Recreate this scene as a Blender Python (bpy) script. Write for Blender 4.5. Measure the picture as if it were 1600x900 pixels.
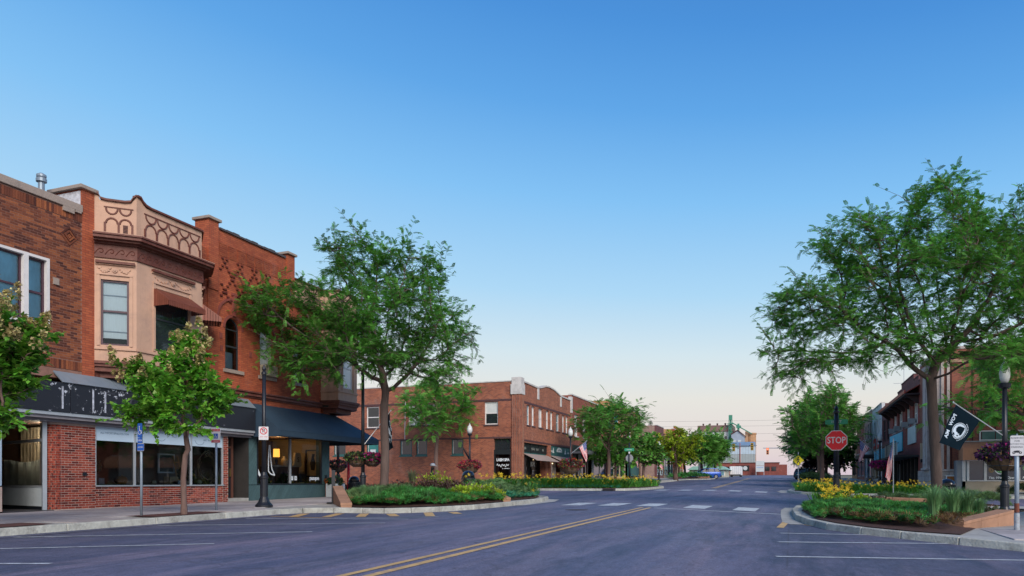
import bpy,bmesh,math,random
import numpy as np
from mathutils import Vector,Matrix

for o in list(bpy.data.objects):
    bpy.data.objects.remove(o)
S = bpy.context.scene
COL = S.collection
R = math.radians
random.seed(7)
RNG = np.random.default_rng(11)

# ------------------------------------------------------------------ camera
CAM_H = 1.1
YAW = math.atan(436/1150)
cd = bpy.data.cameras.new("camera")
cam = bpy.data.objects.new("camera",cd)
COL.objects.link(cam)
cam.location = (0,0,CAM_H)
cam.rotation_euler = (R(90),0,YAW)
cd.sensor_width = 36
cd.lens = 36*1150/1600
cd.shift_y = 303/1600
cd.clip_end = 6000
cd.clip_start = 0.05
S.camera = cam
S.render.resolution_x,S.render.resolution_y = 1024,576

# ------------------------------------------------------------------ light
SUN_EL,SUN_AZ = R(32),R(138)          # azimuth clockwise from +Y (up the street)
sd = bpy.data.lights.new("sun",'SUN')
sun = bpy.data.objects.new("sun",sd)
COL.objects.link(sun)
sdir = Vector((math.sin(SUN_AZ)*math.cos(SUN_EL),math.cos(SUN_AZ)*math.cos(SUN_EL),math.sin(SUN_EL)))
sun.rotation_euler = (-sdir).to_track_quat('-Z','Y').to_euler()
sun.location = sdir *60
sd.energy = 3.8
sd.angle = R(35)
sd.color = (1.0,0.89,0.78)
S.view_settings.view_transform = 'Standard'
S.view_settings.look = 'None'
S.view_settings.exposure = 0.0
S.view_settings.gamma = 1.0
S.cycles.max_bounces = 6
S.cycles.transparent_max_bounces = 12
S.cycles.use_denoising = True

W = bpy.data.worlds.new("World")
S.world = W
W.use_nodes = True
nt = W.node_tree
nt.nodes.clear()
def _n(t,**k):
    n = nt.nodes.new(t)
    for a,b in k.items():
        setattr(n,a,b)
    return n
sky = _n('ShaderNodeTexSky',sky_type='NISHITA')
sky.sun_disc = False
sky.sun_elevation = SUN_EL
sky.sun_rotation = SUN_AZ
bg1 = _n('ShaderNodeBackground')
bg1.inputs['Strength'].default_value = 0.012
nt.links.new(sky.outputs[0],bg1.inputs['Color'])
tc = _n('ShaderNodeTexCoord')
sep = _n('ShaderNodeSeparateXYZ')
nt.links.new(tc.outputs['Generated'],sep.inputs[0])
ramp = _n('ShaderNodeValToRGB')
# the sky pales a little towards one side, as a clear twilight sky does
dt = _n('ShaderNodeVectorMath',operation='DOT_PRODUCT')
dt.inputs[1].default_value = (.935*.28,.3545*.28,0)
nt.links.new(tc.outputs['Generated'],dt.inputs[0])
mad = _n('ShaderNodeMath',operation='MULTIPLY_ADD')
nt.links.new(dt.outputs['Value'],mad.inputs[0]); nt.links.new(sep.outputs['Z'],mad.inputs[1]); nt.links.new(sep.outputs['Z'],mad.inputs[2])
nt.links.new(mad.outputs[0],ramp.inputs['Fac'])
def s2l(c):
    return tuple((v /255/12.92) if v /255 <= .04045 else ((v /255+.055)/1.055) ** 2.4 for v in c)
stops = [(0.0,(213,193,211)),(0.046,(226,211,211)),(0.115,(231,227,219)),(0.174,(214,230,236)),(0.254,(174,217,246)),
         (0.367,(131,195,246)),(0.464,(94,167,234)),(0.548,(72,146,221)),(0.70,(50,114,192)),(1.0,(32,82,158))]
el = ramp.color_ramp.elements
while len(el) < len(stops):
    el.new(0.5)
for e,(p,c) in zip(el,stops):
    e.position = p
    e.color = (*s2l(c),1)
bg2 = _n('ShaderNodeBackground')
bg2.inputs['Strength'].default_value = 0.93
nt.links.new(ramp.outputs[0],bg2.inputs['Color'])
add = _n('ShaderNodeAddShader')
nt.links.new(bg1.outputs[0],add.inputs[0])
nt.links.new(bg2.outputs[0],add.inputs[1])
wo = _n('ShaderNodeOutputWorld')
nt.links.new(add.outputs[0],wo.inputs[0])

# ------------------------------------------------------------------ terrain
def gY(y):
    return float(np.interp(y,[-50,60,125,350,700],[-.53,.636,1.71,4.3,4.3]))
def gz(x,y):
    """road height: street climbs slowly, falls off to the right of its crown"""
    k = float(np.interp(y,[60,110],[0.038,0.02]))
    return gY(y)-k *min(max(x +4.45,0),9.05)

# ------------------------------------------------------------------ materials
def nodes(m):
    m.use_nodes = True
    t = m.node_tree
    t.nodes.clear()
    out = t.nodes.new('ShaderNodeOutputMaterial')
    b = t.nodes.new('ShaderNodeBsdfPrincipled')
    t.links.new(b.outputs[0],out.inputs[0])
    return t,b,out
def rgb(c):
    return (c[0],c[1],c[2],1)
def M(name,col,rough=.6,var=.18,scale=4.,bump=0.,bscale=60.,metal=0.,rnd=0.,spec=.4,stretch=(1,1,1),hue=0.,dirt=None,dscale=1.2,soot=0):
    """plain surface: colour with cloudy variation, per-piece variation (rnd), optional relief and stains"""
    m = bpy.data.materials.new(name)
    t,b,out = nodes(m)
    L = t.links.new
    geo = t.nodes.new('ShaderNodeNewGeometry')
    mp = t.nodes.new('ShaderNodeMapping')
    mp.inputs['Scale'].default_value = stretch
    L(geo.outputs['Position'],mp.inputs[0])
    nz = t.nodes.new('ShaderNodeTexNoise')
    nz.inputs['Scale'].default_value = scale
    nz.inputs['Detail'].default_value = 6
    nz.inputs['Roughness'].default_value = .65
    L(mp.outputs[0],nz.inputs['Vector'])
    mr = t.nodes.new('ShaderNodeMapRange')
    mr.inputs[1].default_value,mr.inputs[2].default_value = .25,.75
    mr.inputs[3].default_value,mr.inputs[4].default_value = 1-var,1+var
    L(nz.outputs[0],mr.inputs[0])
    val = mr.outputs[0]
    if rnd or hue:
        oi = t.nodes.new('ShaderNodeObjectInfo')
        ad = t.nodes.new('ShaderNodeMath'); ad.operation = 'ADD'
        L(oi.outputs['Random'],ad.inputs[0]); L(geo.outputs['Random Per Island'],ad.inputs[1])
        fr = t.nodes.new('ShaderNodeMath'); fr.operation = 'FRACT'
        L(ad.outputs[0],fr.inputs[0])
        m2 = t.nodes.new('ShaderNodeMapRange')
        m2.inputs[3].default_value,m2.inputs[4].default_value = 1-rnd,1+rnd
        L(fr.outputs[0],m2.inputs[0])
        mu = t.nodes.new('ShaderNodeMath'); mu.operation = 'MULTIPLY'
        L(val,mu.inputs[0]); L(m2.outputs[0],mu.inputs[1])
        val = mu.outputs[0]
    hs = t.nodes.new('ShaderNodeHueSaturation')
    hs.inputs['Color'].default_value = rgb(col)
    L(val,hs.inputs['Value'])
    if hue:
        m3 = t.nodes.new('ShaderNodeMapRange')
        m3.inputs[3].default_value,m3.inputs[4].default_value = .5-hue,.5+hue
        ff = t.nodes.new('ShaderNodeMath'); ff.operation = 'MULTIPLY'; ff.inputs[1].default_value = 7.31
        L(fr.outputs[0],ff.inputs[0])
        f2 = t.nodes.new('ShaderNodeMath'); f2.operation = 'FRACT'
        L(ff.outputs[0],f2.inputs[0]); L(f2.outputs[0],m3.inputs[0]); L(m3.outputs[0],hs.inputs['Hue'])
    colout = hs.outputs[0]
    if dirt:
        n2 = t.nodes.new('ShaderNodeTexNoise')
        n2.inputs['Scale'].default_value = dscale; n2.inputs['Detail'].default_value = 8; n2.inputs['Roughness'].default_value = .75
        L(geo.outputs['Position'],n2.inputs['Vector'])
        r2 = t.nodes.new('ShaderNodeMapRange')
        r2.inputs[1].default_value,r2.inputs[2].default_value = .5,.72
        r2.inputs[3].default_value,r2.inputs[4].default_value = 0,.8
        L(n2.outputs[0],r2.inputs[0])
        mx = t.nodes.new('ShaderNodeMixRGB')
        mx.inputs[2].default_value = rgb(dirt)
        L(r2.outputs[0],mx.inputs[0]); L(colout,mx.inputs[1])
        colout = mx.outputs[0]
    if soot: colout = streaks(t,geo,colout,(.10,.07,.055),soot)
    L(colout,b.inputs['Base Color'])
    b.inputs['Roughness'].default_value = rough
    b.inputs['Metallic'].default_value = metal
    b.inputs['Specular IOR Level'].default_value = spec
    if bump:
        n3 = t.nodes.new('ShaderNodeTexNoise')
        n3.inputs['Scale'].default_value = bscale; n3.inputs['Detail'].default_value = 4
        L(mp.outputs[0],n3.inputs['Vector'])
        bp = t.nodes.new('ShaderNodeBump')
        bp.inputs['Strength'].default_value = bump; bp.inputs['Distance'].default_value = .02
        L(n3.outputs[0],bp.inputs['Height']); L(bp.outputs[0],b.inputs['Normal'])
    return m
def streaks(t,geo,col,dark,amt):
    """soot runs and pale lime bloom drawn down a wall"""
    L = t.links.new
    for sc,st,lo,hi,c_,k in ((1.0,(2.2,2.2,.22),.52,.75,dark,amt),(.7,(1,1,.8),.58,.8,(.5,.42,.38),amt *.5),(2.5,(1,1,1),.56,.7,dark,amt *.5)):
        mp = t.nodes.new('ShaderNodeMapping'); mp.inputs['Scale'].default_value = st; mp.inputs['Location'].default_value = (sc *7,3,sc)
        L(geo.outputs['Position'],mp.inputs[0])
        n = t.nodes.new('ShaderNodeTexNoise'); n.inputs['Scale'].default_value = sc; n.inputs['Detail'].default_value = 9; n.inputs['Roughness'].default_value = .7
        L(mp.outputs[0],n.inputs['Vector'])
        r = t.nodes.new('ShaderNodeMapRange'); r.inputs[1].default_value,r.inputs[2].default_value,r.inputs[3].default_value,r.inputs[4].default_value = lo,hi,0,k
        L(n.outputs[0],r.inputs[0])
        x = t.nodes.new('ShaderNodeMixRGB'); x.inputs[2].default_value = rgb(c_); L(r.outputs[0],x.inputs[0]); L(col,x.inputs[1]); col = x.outputs[0]
    return col
def brick_mat(name,c1,c2,mortar,bw=.215,bh=.0685,mw=.011,bias=0.,var=.2,vert=False):
    """far brickwork: courses drawn in world metres on any upright wall"""
    m = bpy.data.materials.new(name)
    t,b,out = nodes(m)
    L = t.links.new
    geo = t.nodes.new('ShaderNodeNewGeometry')
    sp = t.nodes.new('ShaderNodeSeparateXYZ'); L(geo.outputs['Position'],sp.inputs[0])
    ad = t.nodes.new('ShaderNodeMath'); ad.operation = 'ADD'; L(sp.outputs[0],ad.inputs[0]); L(sp.outputs[1],ad.inputs[1])
    cb = t.nodes.new('ShaderNodeCombineXYZ')
    L(ad.outputs[0],cb.inputs[1 if vert else 0]); L(sp.outputs[2],cb.inputs[0 if vert else 1])
    br = t.nodes.new('ShaderNodeTexBrick')
    br.inputs['Scale'].default_value = 1
    br.inputs['Brick Width'].default_value = bw
    br.inputs['Row Height'].default_value = bh
    br.inputs['Mortar Size'].default_value = mw /2
    br.inputs['Mortar Smooth'].default_value = .1
    br.inputs['Bias'].default_value = bias
    br.inputs['Color1'].default_value = rgb(c1)
    br.inputs['Color2'].default_value = rgb(c2)
    br.inputs['Mortar'].default_value = rgb(mortar)
    L(cb.outputs[0],br.inputs['Vector'])
    nz = t.nodes.new('ShaderNodeTexNoise'); nz.inputs['Scale'].default_value = .9; nz.inputs['Detail'].default_value = 8; nz.inputs['Roughness'].default_value = .7
    L(geo.outputs['Position'],nz.inputs['Vector'])
    mr = t.nodes.new('ShaderNodeMapRange')
    mr.inputs[1].default_value,mr.inputs[2].default_value = .25,.75
    mr.inputs[3].default_value,mr.inputs[4].default_value = 1-var,1+var
    L(nz.outputs[0],mr.inputs[0])
    hs = t.nodes.new('ShaderNodeHueSaturation'); L(br.outputs['Color'],hs.inputs['Color']); L(mr.outputs[0],hs.inputs['Value'])
    L(streaks(t,geo,hs.outputs[0],(.09,.05,.045),.45),b.inputs['Base Color'])
    b.inputs['Roughness'].default_value = .85
    b.inputs['Specular IOR Level'].default_value = .25
    bp = t.nodes.new('ShaderNodeBump'); bp.inputs['Strength'].default_value = .6; bp.inputs['Distance'].default_value = .01; bp.invert = True
    L(br.outputs['Fac'],bp.inputs['Height']); L(bp.outputs[0],b.inputs['Normal'])
    return m
def glass_mat(name,tint=(.75,.82,.85),refl=1.0):
    m = bpy.data.materials.new(name)
    t,b,out = nodes(m)
    t.nodes.remove(b)
    L = t.links.new
    tr = t.nodes.new('ShaderNodeBsdfTransparent'); tr.inputs[0].default_value = rgb(tint)
    gl = t.nodes.new('ShaderNodeBsdfGlossy'); gl.inputs['Roughness'].default_value = .015
    gl.inputs[0].default_value = (refl,refl,refl,1)
    fz = t.nodes.new('ShaderNodeFresnel'); fz.inputs[0].default_value = 1.55
    mx = t.nodes.new('ShaderNodeMixShader')
    L(fz.outputs[0],mx.inputs[0]); L(tr.outputs[0],mx.inputs[1]); L(gl.outputs[0],mx.inputs[2]); L(mx.outputs[0],out.inputs[0])
    return m
def leaf_mat(name,col,trans=.35,var=.3,hue=.02,rough=.55,scale=.6):
    m = bpy.data.materials.new(name)
    t,b,out = nodes(m)
    t.nodes.remove(b)
    L = t.links.new
    geo = t.nodes.new('ShaderNodeNewGeometry')
    nz = t.nodes.new('ShaderNodeTexNoise'); nz.inputs['Scale'].default_value = scale; nz.inputs['Detail'].default_value = 3
    L(geo.outputs['Position'],nz.inputs['Vector'])
    m1 = t.nodes.new('ShaderNodeMapRange'); m1.inputs[1].default_value,m1.inputs[2].default_value = .3,.7
    m1.inputs[3].default_value,m1.inputs[4].default_value = 1-var,1+var
    L(nz.outputs[0],m1.inputs[0])
    m2 = t.nodes.new('ShaderNodeMapRange'); m2.inputs[3].default_value,m2.inputs[4].default_value = 1-var,1+var
    L(geo.outputs['Random Per Island'],m2.inputs[0])
    mu = t.nodes.new('ShaderNodeMath'); mu.operation = 'MULTIPLY'; L(m1.outputs[0],mu.inputs[0]); L(m2.outputs[0],mu.inputs[1])
    m3 = t.nodes.new('ShaderNodeMapRange'); m3.inputs[3].default_value,m3.inputs[4].default_value = .5-hue,.5+hue
    L(geo.outputs['Random Per Island'],m3.inputs[0])
    hs = t.nodes.new('ShaderNodeHueSaturation'); hs.inputs['Color'].default_value = rgb(col)
    L(mu.outputs[0],hs.inputs['Value']); L(m3.outputs[0],hs.inputs['Hue'])
    d = t.nodes.new('ShaderNodeBsdfPrincipled'); d.inputs['Roughness'].default_value = rough; d.inputs['Specular IOR Level'].default_value = .3
    L(hs.outputs[0],d.inputs['Base Color'])
    tl = t.nodes.new('ShaderNodeBsdfTranslucent'); L(hs.outputs[0],tl.inputs[0])
    mx = t.nodes.new('ShaderNodeMixShader'); mx.inputs[0].default_value = trans
    L(d.outputs[0],mx.inputs[1]); L(tl.outputs[0],mx.inputs[2]); L(mx.outputs[0],out.inputs[0])
    return m
def emit(name,col,k):
    m = bpy.data.materials.new(name)
    t,b,out = nodes(m)
    b.inputs['Base Color'].default_value = rgb(col)
    b.inputs['Emission Color'].default_value = rgb(col)
    b.inputs['Emission Strength'].default_value = k
    return m

# ------------------------------------------------------------------ mesh helpers
ORG = {}
def org(o):
    return ORG.get(o.name,Vector((0,0,0)))
def tag(o,label=None,cat=None,group=None,kind=None):
    for k,v in (('label',label),('category',cat),('group',group),('kind',kind)):
        if v:
            o[k] = v
    return o
def thing(name,loc,label,cat,group=None):
    o = bpy.data.objects.new(name,None)
    o.empty_display_size = .3
    COL.objects.link(o)
    o.location = loc
    ORG[o.name] = Vector(loc)
    return tag(o,label,cat,group)
def structure(name,loc=(0,0,0)):
    o = bpy.data.objects.new(name,None)
    COL.objects.link(o); o.location = loc; ORG[o.name] = Vector(loc)
    return tag(o,kind='structure')
def link_mesh(name,me,mat,parent=None,loc=None):
    o = bpy.data.objects.new(name,me)
    COL.objects.link(o)
    if mat and not me.materials:
        me.materials.append(mat)
    if parent is not None:
        o.parent = parent
        ORG[o.name] = org(parent).copy()
        if loc is not None:
            o.location = Vector(loc)-org(parent)
    else:
        ORG[o.name] = Vector((0,0,0)) if loc is None else Vector(loc)
        if loc is not None:
            o.location = loc
    return o
class Fr:
    """frame on a wall: u along it, d outward, w up"""
    def __init__(s,o,u,n):
        s.o,s.u,s.n = Vector(o),Vector(u).normalized(),Vector(n).normalized()
    def p(s,u,d,w):
        return s.o +s.u *u +s.n *d +Vector((0,0,w))
class MB:
    def __init__(s):
        s.v,s.f = [],[]
    def poly(s,pts):
        i = len(s.v)
        s.v += [tuple(p) for p in pts]
        s.f.append(tuple(range(i,i +len(pts))))
        return s
    def hexa(s,P):
        i = len(s.v)
        s.v += [tuple(p) for p in P]
        for q in ((0,3,2,1),(4,5,6,7),(0,1,5,4),(1,2,6,5),(2,3,7,6),(3,0,4,7)):
            s.f.append(tuple(i +k for k in q))
        return s
    def box(s,x0,x1,y0,y1,z0,z1):
        return s.hexa([(x0,y0,z0),(x1,y0,z0),(x1,y1,z0),(x0,y1,z0),(x0,y0,z1),(x1,y0,z1),(x1,y1,z1),(x0,y1,z1)])
    def fbox(s,fr,u0,u1,d0,d1,w0,w1):
        return s.hexa([fr.p(u,d,w) for w in (w0,w1) for u,d in ((u0,d0),(u1,d0),(u1,d1),(u0,d1))])
    def prism(s,fr,pts,d0,d1):
        """polygon pts (u,w) on the wall, given thickness d0..d1"""
        n = len(pts); i = len(s.v)
        for d in (d0,d1):
            s.v += [tuple(fr.p(u,d,w)) for u,w in pts]
        s.f.append(tuple(range(i +n,i +2*n)))
        s.f.append(tuple(range(i +n -1,i -1,-1)))
        for k in range(n):
            j = (k +1) % n
            s.f.append((i +k,i +j,i +n +j,i +n +k))
        return s
    def zprism(s,pts,z0,z1):
        """plan polygon pts (x,y[,dz]) extruded upward"""
        n = len(pts); i = len(s.v)
        for z in (z0,z1):
            s.v += [(p[0],p[1],z +(p[2] if len(p) > 2 else 0)) for p in pts]
        s.f.append(tuple(range(i +n,i +2*n)))
        s.f.append(tuple(range(i +n -1,i -1,-1)))
        for k in range(n):
            j = (k +1) % n
            s.f.append((i +k,i +j,i +n +j,i +n +k))
        return s
    def tube(s,pts,radii,n=8,cap=True):
        pts = [Vector(p) for p in pts]
        if not hasattr(radii,'__len__'):
            radii = [radii]*len(pts)
        i0 = len(s.v)
        a = None
        for k,p in enumerate(pts):
            if k == 0: t = pts[1]-p
            elif k == len(pts)-1: t = p -pts[k -1]
            else: t = pts[k +1]-pts[k -1]
            t.normalize()
            if a is None:
                a = t.orthogonal().normalized()
            else:
                a = (a -t *a.dot(t)).normalized()
            b = t.cross(a)
            for q in range(n):
                w = 2*math.pi *q /n
                s.v.append(tuple(p +(a *math.cos(w)+b *math.sin(w))*radii[k]))
        for k in range(len(pts)-1):
            for q in range(n):
                r = (q +1) % n
                s.f.append((i0 +k *n +q,i0 +k *n +r,i0 +(k +1)*n +r,i0 +(k +1)*n +q))
        if cap:
            s.f.append(tuple(i0 +q for q in range(n -1,-1,-1)))
            s.f.append(tuple(i0 +(len(pts)-1)*n +q for q in range(n)))
        return s
    def lathe(s,prof,c,n=16):
        i0 = len(s.v)
        for r,z in prof:
            for q in range(n):
                w = 2*math.pi *q /n
                s.v.append((c[0]+r *math.cos(w),c[1]+r *math.sin(w),c[2]+z))
        for k in range(len(prof)-1):
            for q in range(n):
                r = (q +1) % n
                s.f.append((i0 +k *n +q,i0 +k *n +r,i0 +(k +1)*n +r,i0 +(k +1)*n +q))
        s.f.append(tuple(i0 +q for q in range(n -1,-1,-1)))
        s.f.append(tuple(i0 +(len(prof)-1)*n +q for q in range(n)))
        return s
    def build(s,name,mat,parent=None,smooth=False,label=None,kind=None,bevel=0):
        o_ = org(parent) if parent is not None else Vector((0,0,0))
        me = bpy.data.meshes.new(name)
        me.from_pydata([(v[0]-o_.x,v[1]-o_.y,v[2]-o_.z) for v in s.v],[],s.f)
        if smooth:
            me.polygons.foreach_set('use_smooth',[True]*len(me.polygons))
        me.update()
        o = link_mesh(name,me,mat,parent)
        if bevel:
            b = o.modifiers.new('bevel','BEVEL'); b.width = bevel; b.segments = 2; b.limit_method = 'ANGLE'
        return tag(o,label,kind=kind)
def smooth_by_angle(o,ang=40):
    me = o.data
    bm = bmesh.new(); bm.from_mesh(me)
    for f in bm.faces: f.smooth = True
    for e in bm.edges:
        if len(e.link_faces) == 2 and e.calc_face_angle(0) > R(ang):
            e.smooth = False
    bm.to_mesh(me); bm.free()
    return o
def np_mesh(name,V,F,mat,parent=None,kind=None,smooth=False):
    """V (n,3) world, F (m,k) all faces with k corners"""
    o_ = org(parent) if parent is not None else Vector((0,0,0))
    V = np.asarray(V,dtype=np.float32)-np.array(o_,dtype=np.float32)
    F = np.asarray(F,dtype=np.int32)
    me = bpy.data.meshes.new(name)
    k = F.shape[1]
    me.vertices.add(len(V)); me.vertices.foreach_set('co',V.ravel())
    me.loops.add(F.size); me.loops.foreach_set('vertex_index',F.ravel())
    me.polygons.add(len(F)); me.polygons.foreach_set('loop_start',np.arange(0,F.size,k,dtype=np.int32))
    if smooth:
        me.polygons.foreach_set('use_smooth',np.ones(len(F),dtype=bool))
    me.update(calc_edges=True)
    return tag(link_mesh(name,me,mat,parent),kind=kind)
def copy_tree(o,loc=None,rotz=None,parent=None):
    c = o.copy(); COL.objects.link(c)
    if parent is not None:
        c.parent = parent
        c.matrix_parent_inverse = o.matrix_parent_inverse.copy()
    if loc is not None:
        c.location = loc; ORG[c.name] = Vector(loc)
    if rotz is not None:
        c.rotation_euler = (0,0,rotz)
    for ch in list(o.children):
        copy_tree(ch,parent=c)
    return c
def text(s,fr,u,d,w,size,mat,parent,name='lettering',ext=.006,align='CENTER',shear=0,stretch=1.0,bold=0):
    cu = bpy.data.curves.new('text','FONT')
    cu.body = s; cu.size = size; cu.extrude = ext; cu.align_x = align; cu.align_y = 'CENTER'; cu.shear = shear; cu.offset = bold
    cu.resolution_u = 3
    ob = bpy.data.objects.new('text',cu)
    COL.objects.link(ob)
    bpy.context.view_layer.update()
    me = bpy.data.meshes.new_from_object(ob.evaluated_get(bpy.context.evaluated_depsgraph_get()))
    bpy.data.objects.remove(ob)
    bpy.data.curves.remove(cu)
    o_ = org(parent)
    Mx = Matrix(((fr.u.x *stretch,0,fr.n.x,0),(fr.u.y *stretch,0,fr.n.y,0),(0,1,0,0),(0,0,0,1)))
    me.transform(Mx)
    me.transform(Matrix.Translation(fr.p(u,d,w)-o_))
    me.name = name
    me.materials.clear()
    return link_mesh(name,me,mat,parent)
def wall(fr,u0,u1,w0,w1,ops,t=.3,d=0.,top=True):
    """upright wall sheet with rectangular openings (ua,ub,wa,wb), reveals t deep"""
    mb = MB()
    us = sorted({u0,u1,*[x for o in ops for x in o[:2] if u0 < x < u1]})
    ws = sorted({w0,w1,*[x for o in ops for x in o[2:4] if w0 < x < w1]})
    inside = lambda u,w: any(o[0] < u < o[1] and o[2] < w < o[3] for o in ops)
    for a,b in zip(us,us[1:]):
        for c_,e in zip(ws,ws[1:]):
            if not inside((a +b)/2,(c_ +e)/2):
                mb.poly([fr.p(a,d,c_),fr.p(b,d,c_),fr.p(b,d,e),fr.p(a,d,e)])
                mb.poly([fr.p(a,d -t,c_),fr.p(a,d -t,e),fr.p(b,d -t,e),fr.p(b,d -t,c_)])
    for o in ops:
        a,b,c_,e = max(o[0],u0),min(o[1],u1),max(o[2],w0),min(o[3],w1)
        mb.poly([fr.p(a,d,c_),fr.p(a,d -t,c_),fr.p(b,d -t,c_),fr.p(b,d,c_)])
        mb.poly([fr.p(a,d,e),fr.p(b,d,e),fr.p(b,d -t,e),fr.p(a,d -t,e)])
        mb.poly([fr.p(a,d,c_),fr.p(a,d,e),fr.p(a,d -t,e),fr.p(a,d -t,c_)])
        mb.poly([fr.p(b,d,c_),fr.p(b,d -t,c_),fr.p(b,d -t,e),fr.p(b,d,e)])
    if top:
        mb.poly([fr.p(u0,d,w1),fr.p(u1,d,w1),fr.p(u1,d -t,w1),fr.p(u0,d -t,w1)])
        mb.poly([fr.p(u0,d,w0),fr.p(u0,d,w1),fr.p(u0,d -t,w1),fr.p(u0,d -t,w0)])
        mb.poly([fr.p(u1,d,w0),fr.p(u1,d -t,w0),fr.p(u1,d -t,w1),fr.p(u1,d,w1)])
    return mb
def window(root,fr,u0,u1,w0,w1,fm,pm,rec=.12,fw=.06,sash=True,mull=0,sill=None,blind=None,sillmat=None,backmat=None):
    """frame (part) with its panes (sub-parts); sits rec back from the wall face"""
    mb = MB()
    d1,d0 =-rec,-rec -.06
    mb.fbox(fr,u0,u0 +fw,d0,d1,w0,w1); mb.fbox(fr,u1 -fw,u1,d0,d1,w0,w1)
    mb.fbox(fr,u0 +fw,u1 -fw,d0,d1,w0,w0 +fw); mb.fbox(fr,u0 +fw,u1 -fw,d0,d1,w1 -fw,w1)
    wm = (w0 +w1)/2
    if sash:
        mb.fbox(fr,u0 +fw,u1 -fw,d0 +.005,d1 -.004,wm -fw *.4,wm +fw *.4)
    for k in range(mull):
        u = u0 +(u1 -u0)*(k +1)/(mull +1)
        mb.fbox(fr,u -fw *.4,u +fw *.4,d0 +.007,d1 +.003,w0 +fw,w1 -fw)
    f = mb.build('window',fm,root)
    panes = [(w0 +fw,wm -fw *.4),(wm +fw *.4,w1 -fw)] if sash else [(w0 +fw,w1 -fw)]
    for a,b in panes:
        q = MB().poly([fr.p(u0 +fw,d0 +.02,a),fr.p(u1 -fw,d0 +.02,a),fr.p(u1 -fw,d0 +.02,b),fr.p(u0 +fw,d0 +.02,b)])
        q.build('pane',pm,f)
    if blind:
        bm_,frac = blind
        MB().fbox(fr,u0 +fw,u1 -fw,d0 -.06,d0 -.05,w1 -(w1 -w0)*frac,w1 -fw).build('blind',bm_,f)
    if backmat:
        MB().fbox(fr,u0 -.02,u1 +.02,d0 -.5,d0 -.48,w0,w1).build('room',backmat,f)
    if sill:
        MB().fbox(fr,u0 -.06,u1 +.06,-rec,sill,w0 -.1,w0 -.002).build('sill',sillmat or fm,f)
    return f
BRICK_CACHE = {}
def brick_mesh(key,L_,H_,fr,dep):
    k = (key,round(L_,4),round(H_,4),tuple(fr.u),dep)
    if k not in BRICK_CACHE:
        mb = MB()
        P = [fr.u *u +fr.n *d +Vector((0,0,w)) for w in (0,H_) for u,d in ((0,-dep),(L_,-dep),(L_,0),(0,0))]
        i = 0
        me = bpy.data.meshes.new('brick')
        me.from_pydata([tuple(p) for p in P],[],[(4,5,6,7),(0,3,2,1),(3,7,6,2),(0,4,7,3),(1,2,6,5)])
        me.update()
        BRICK_CACHE[k] = me
    return BRICK_CACHE[k]
def bricks(root,fr,u0,u1,w0,w1,mat,ops=(),nind=300,L_=.203,H_=.0547,j=.0130,d=.012,dep=.02,key='b',jit=.0012,name='brick'):
    """real bricks, running bond: the nind nearest as single parts, the rest as one part"""
    lst = []
    pitch,rowp = L_ +j,H_ +j
    r = 0
    w = w0
    while w +H_ <= w1 +1e-4:
        off = (r % 2)*pitch /2
        u = u0 -off
        while u < u1 -.02:
            a,b = max(u,u0),min(u +L_,u1)
            segs = [(a,b)]
            for o in ops:
                if o[2] < w +H_ and o[3] > w:
                    ns = []
                    for x,y in segs:
                        if o[1] <= x or o[0] >= y: ns.append((x,y))
                        else:
                            if x < o[0]-.02: ns.append((x,o[0]))
                            if y > o[1]+.02: ns.append((o[1],y))
                    segs = ns
            for x,y in segs:
                if y -x > .03: lst.append((x,w,y -x))
            u += pitch
        w += rowp; r += 1
    camp = Vector((0,0,CAM_H))
    lst.sort(key=lambda q: (fr.p(q[0],0,q[1])-camp).length +(0 if q[2] > L_ *.98 else 50))
    rnd = random.Random(3)
    rest = MB()
    for k,(u,w,l) in enumerate(lst):
        dd = d +rnd.uniform(-jit,jit)
        if k < nind and l > L_ *.98:
            o = link_mesh(name,brick_mesh(key,L_,H_,fr,dep),mat,root,fr.p(u,dd,w))
        else:
            P = [fr.p(u +a,dd +q,w +h) for h in (0,H_) for a,q in ((0,-dep),(l,-dep),(l,0),(0,0))]
            i = len(rest.v)
            rest.v += [tuple(p) for p in P]
            rest.f += [tuple(i +z for z in f) for f in ((4,5,6,7),(0,3,2,1),(3,7,6,2),(0,4,7,3),(1,2,6,5))]
    if rest.v:
        rest.build('brickwork',mat,root,kind='stuff')
def scatter(T,F,pos,rot,scl):
    """copies of a leaf template (k,3) with faces F, at pos (n,3), rotation rot (n,3,3), scale scl (n,)"""
    T = np.asarray(T,dtype=np.float32); F = np.asarray(F)
    V = np.einsum('nij,kj->nki',rot,T)*scl[:,None,None]+pos[:,None,:]
    n,k = len(pos),len(T)
    FF = (F[None]+(np.arange(n)*k)[:,None,None]).reshape(-1,F.shape[1])
    return V.reshape(-1,3),FF
def basis(dirs,up=(0,0,1),roll=None):
    """rotation whose local x is dirs, local z near up"""
    x = dirs /np.maximum(np.linalg.norm(dirs,axis=1,keepdims=True),1e-6)
    u = np.broadcast_to(np.array(up,dtype=float),x.shape)+RNG.normal(0,.05,x.shape)
    y = np.cross(u,x); y /= np.maximum(np.linalg.norm(y,axis=1,keepdims=True),1e-6)
    z = np.cross(x,y)
    if roll is not None:
        c_,s_ = np.cos(roll)[:,None],np.sin(roll)[:,None]
        y,z = y *c_ +z *s_,z *c_ -y *s_
    return np.stack([x,y,z],axis=2)

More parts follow.
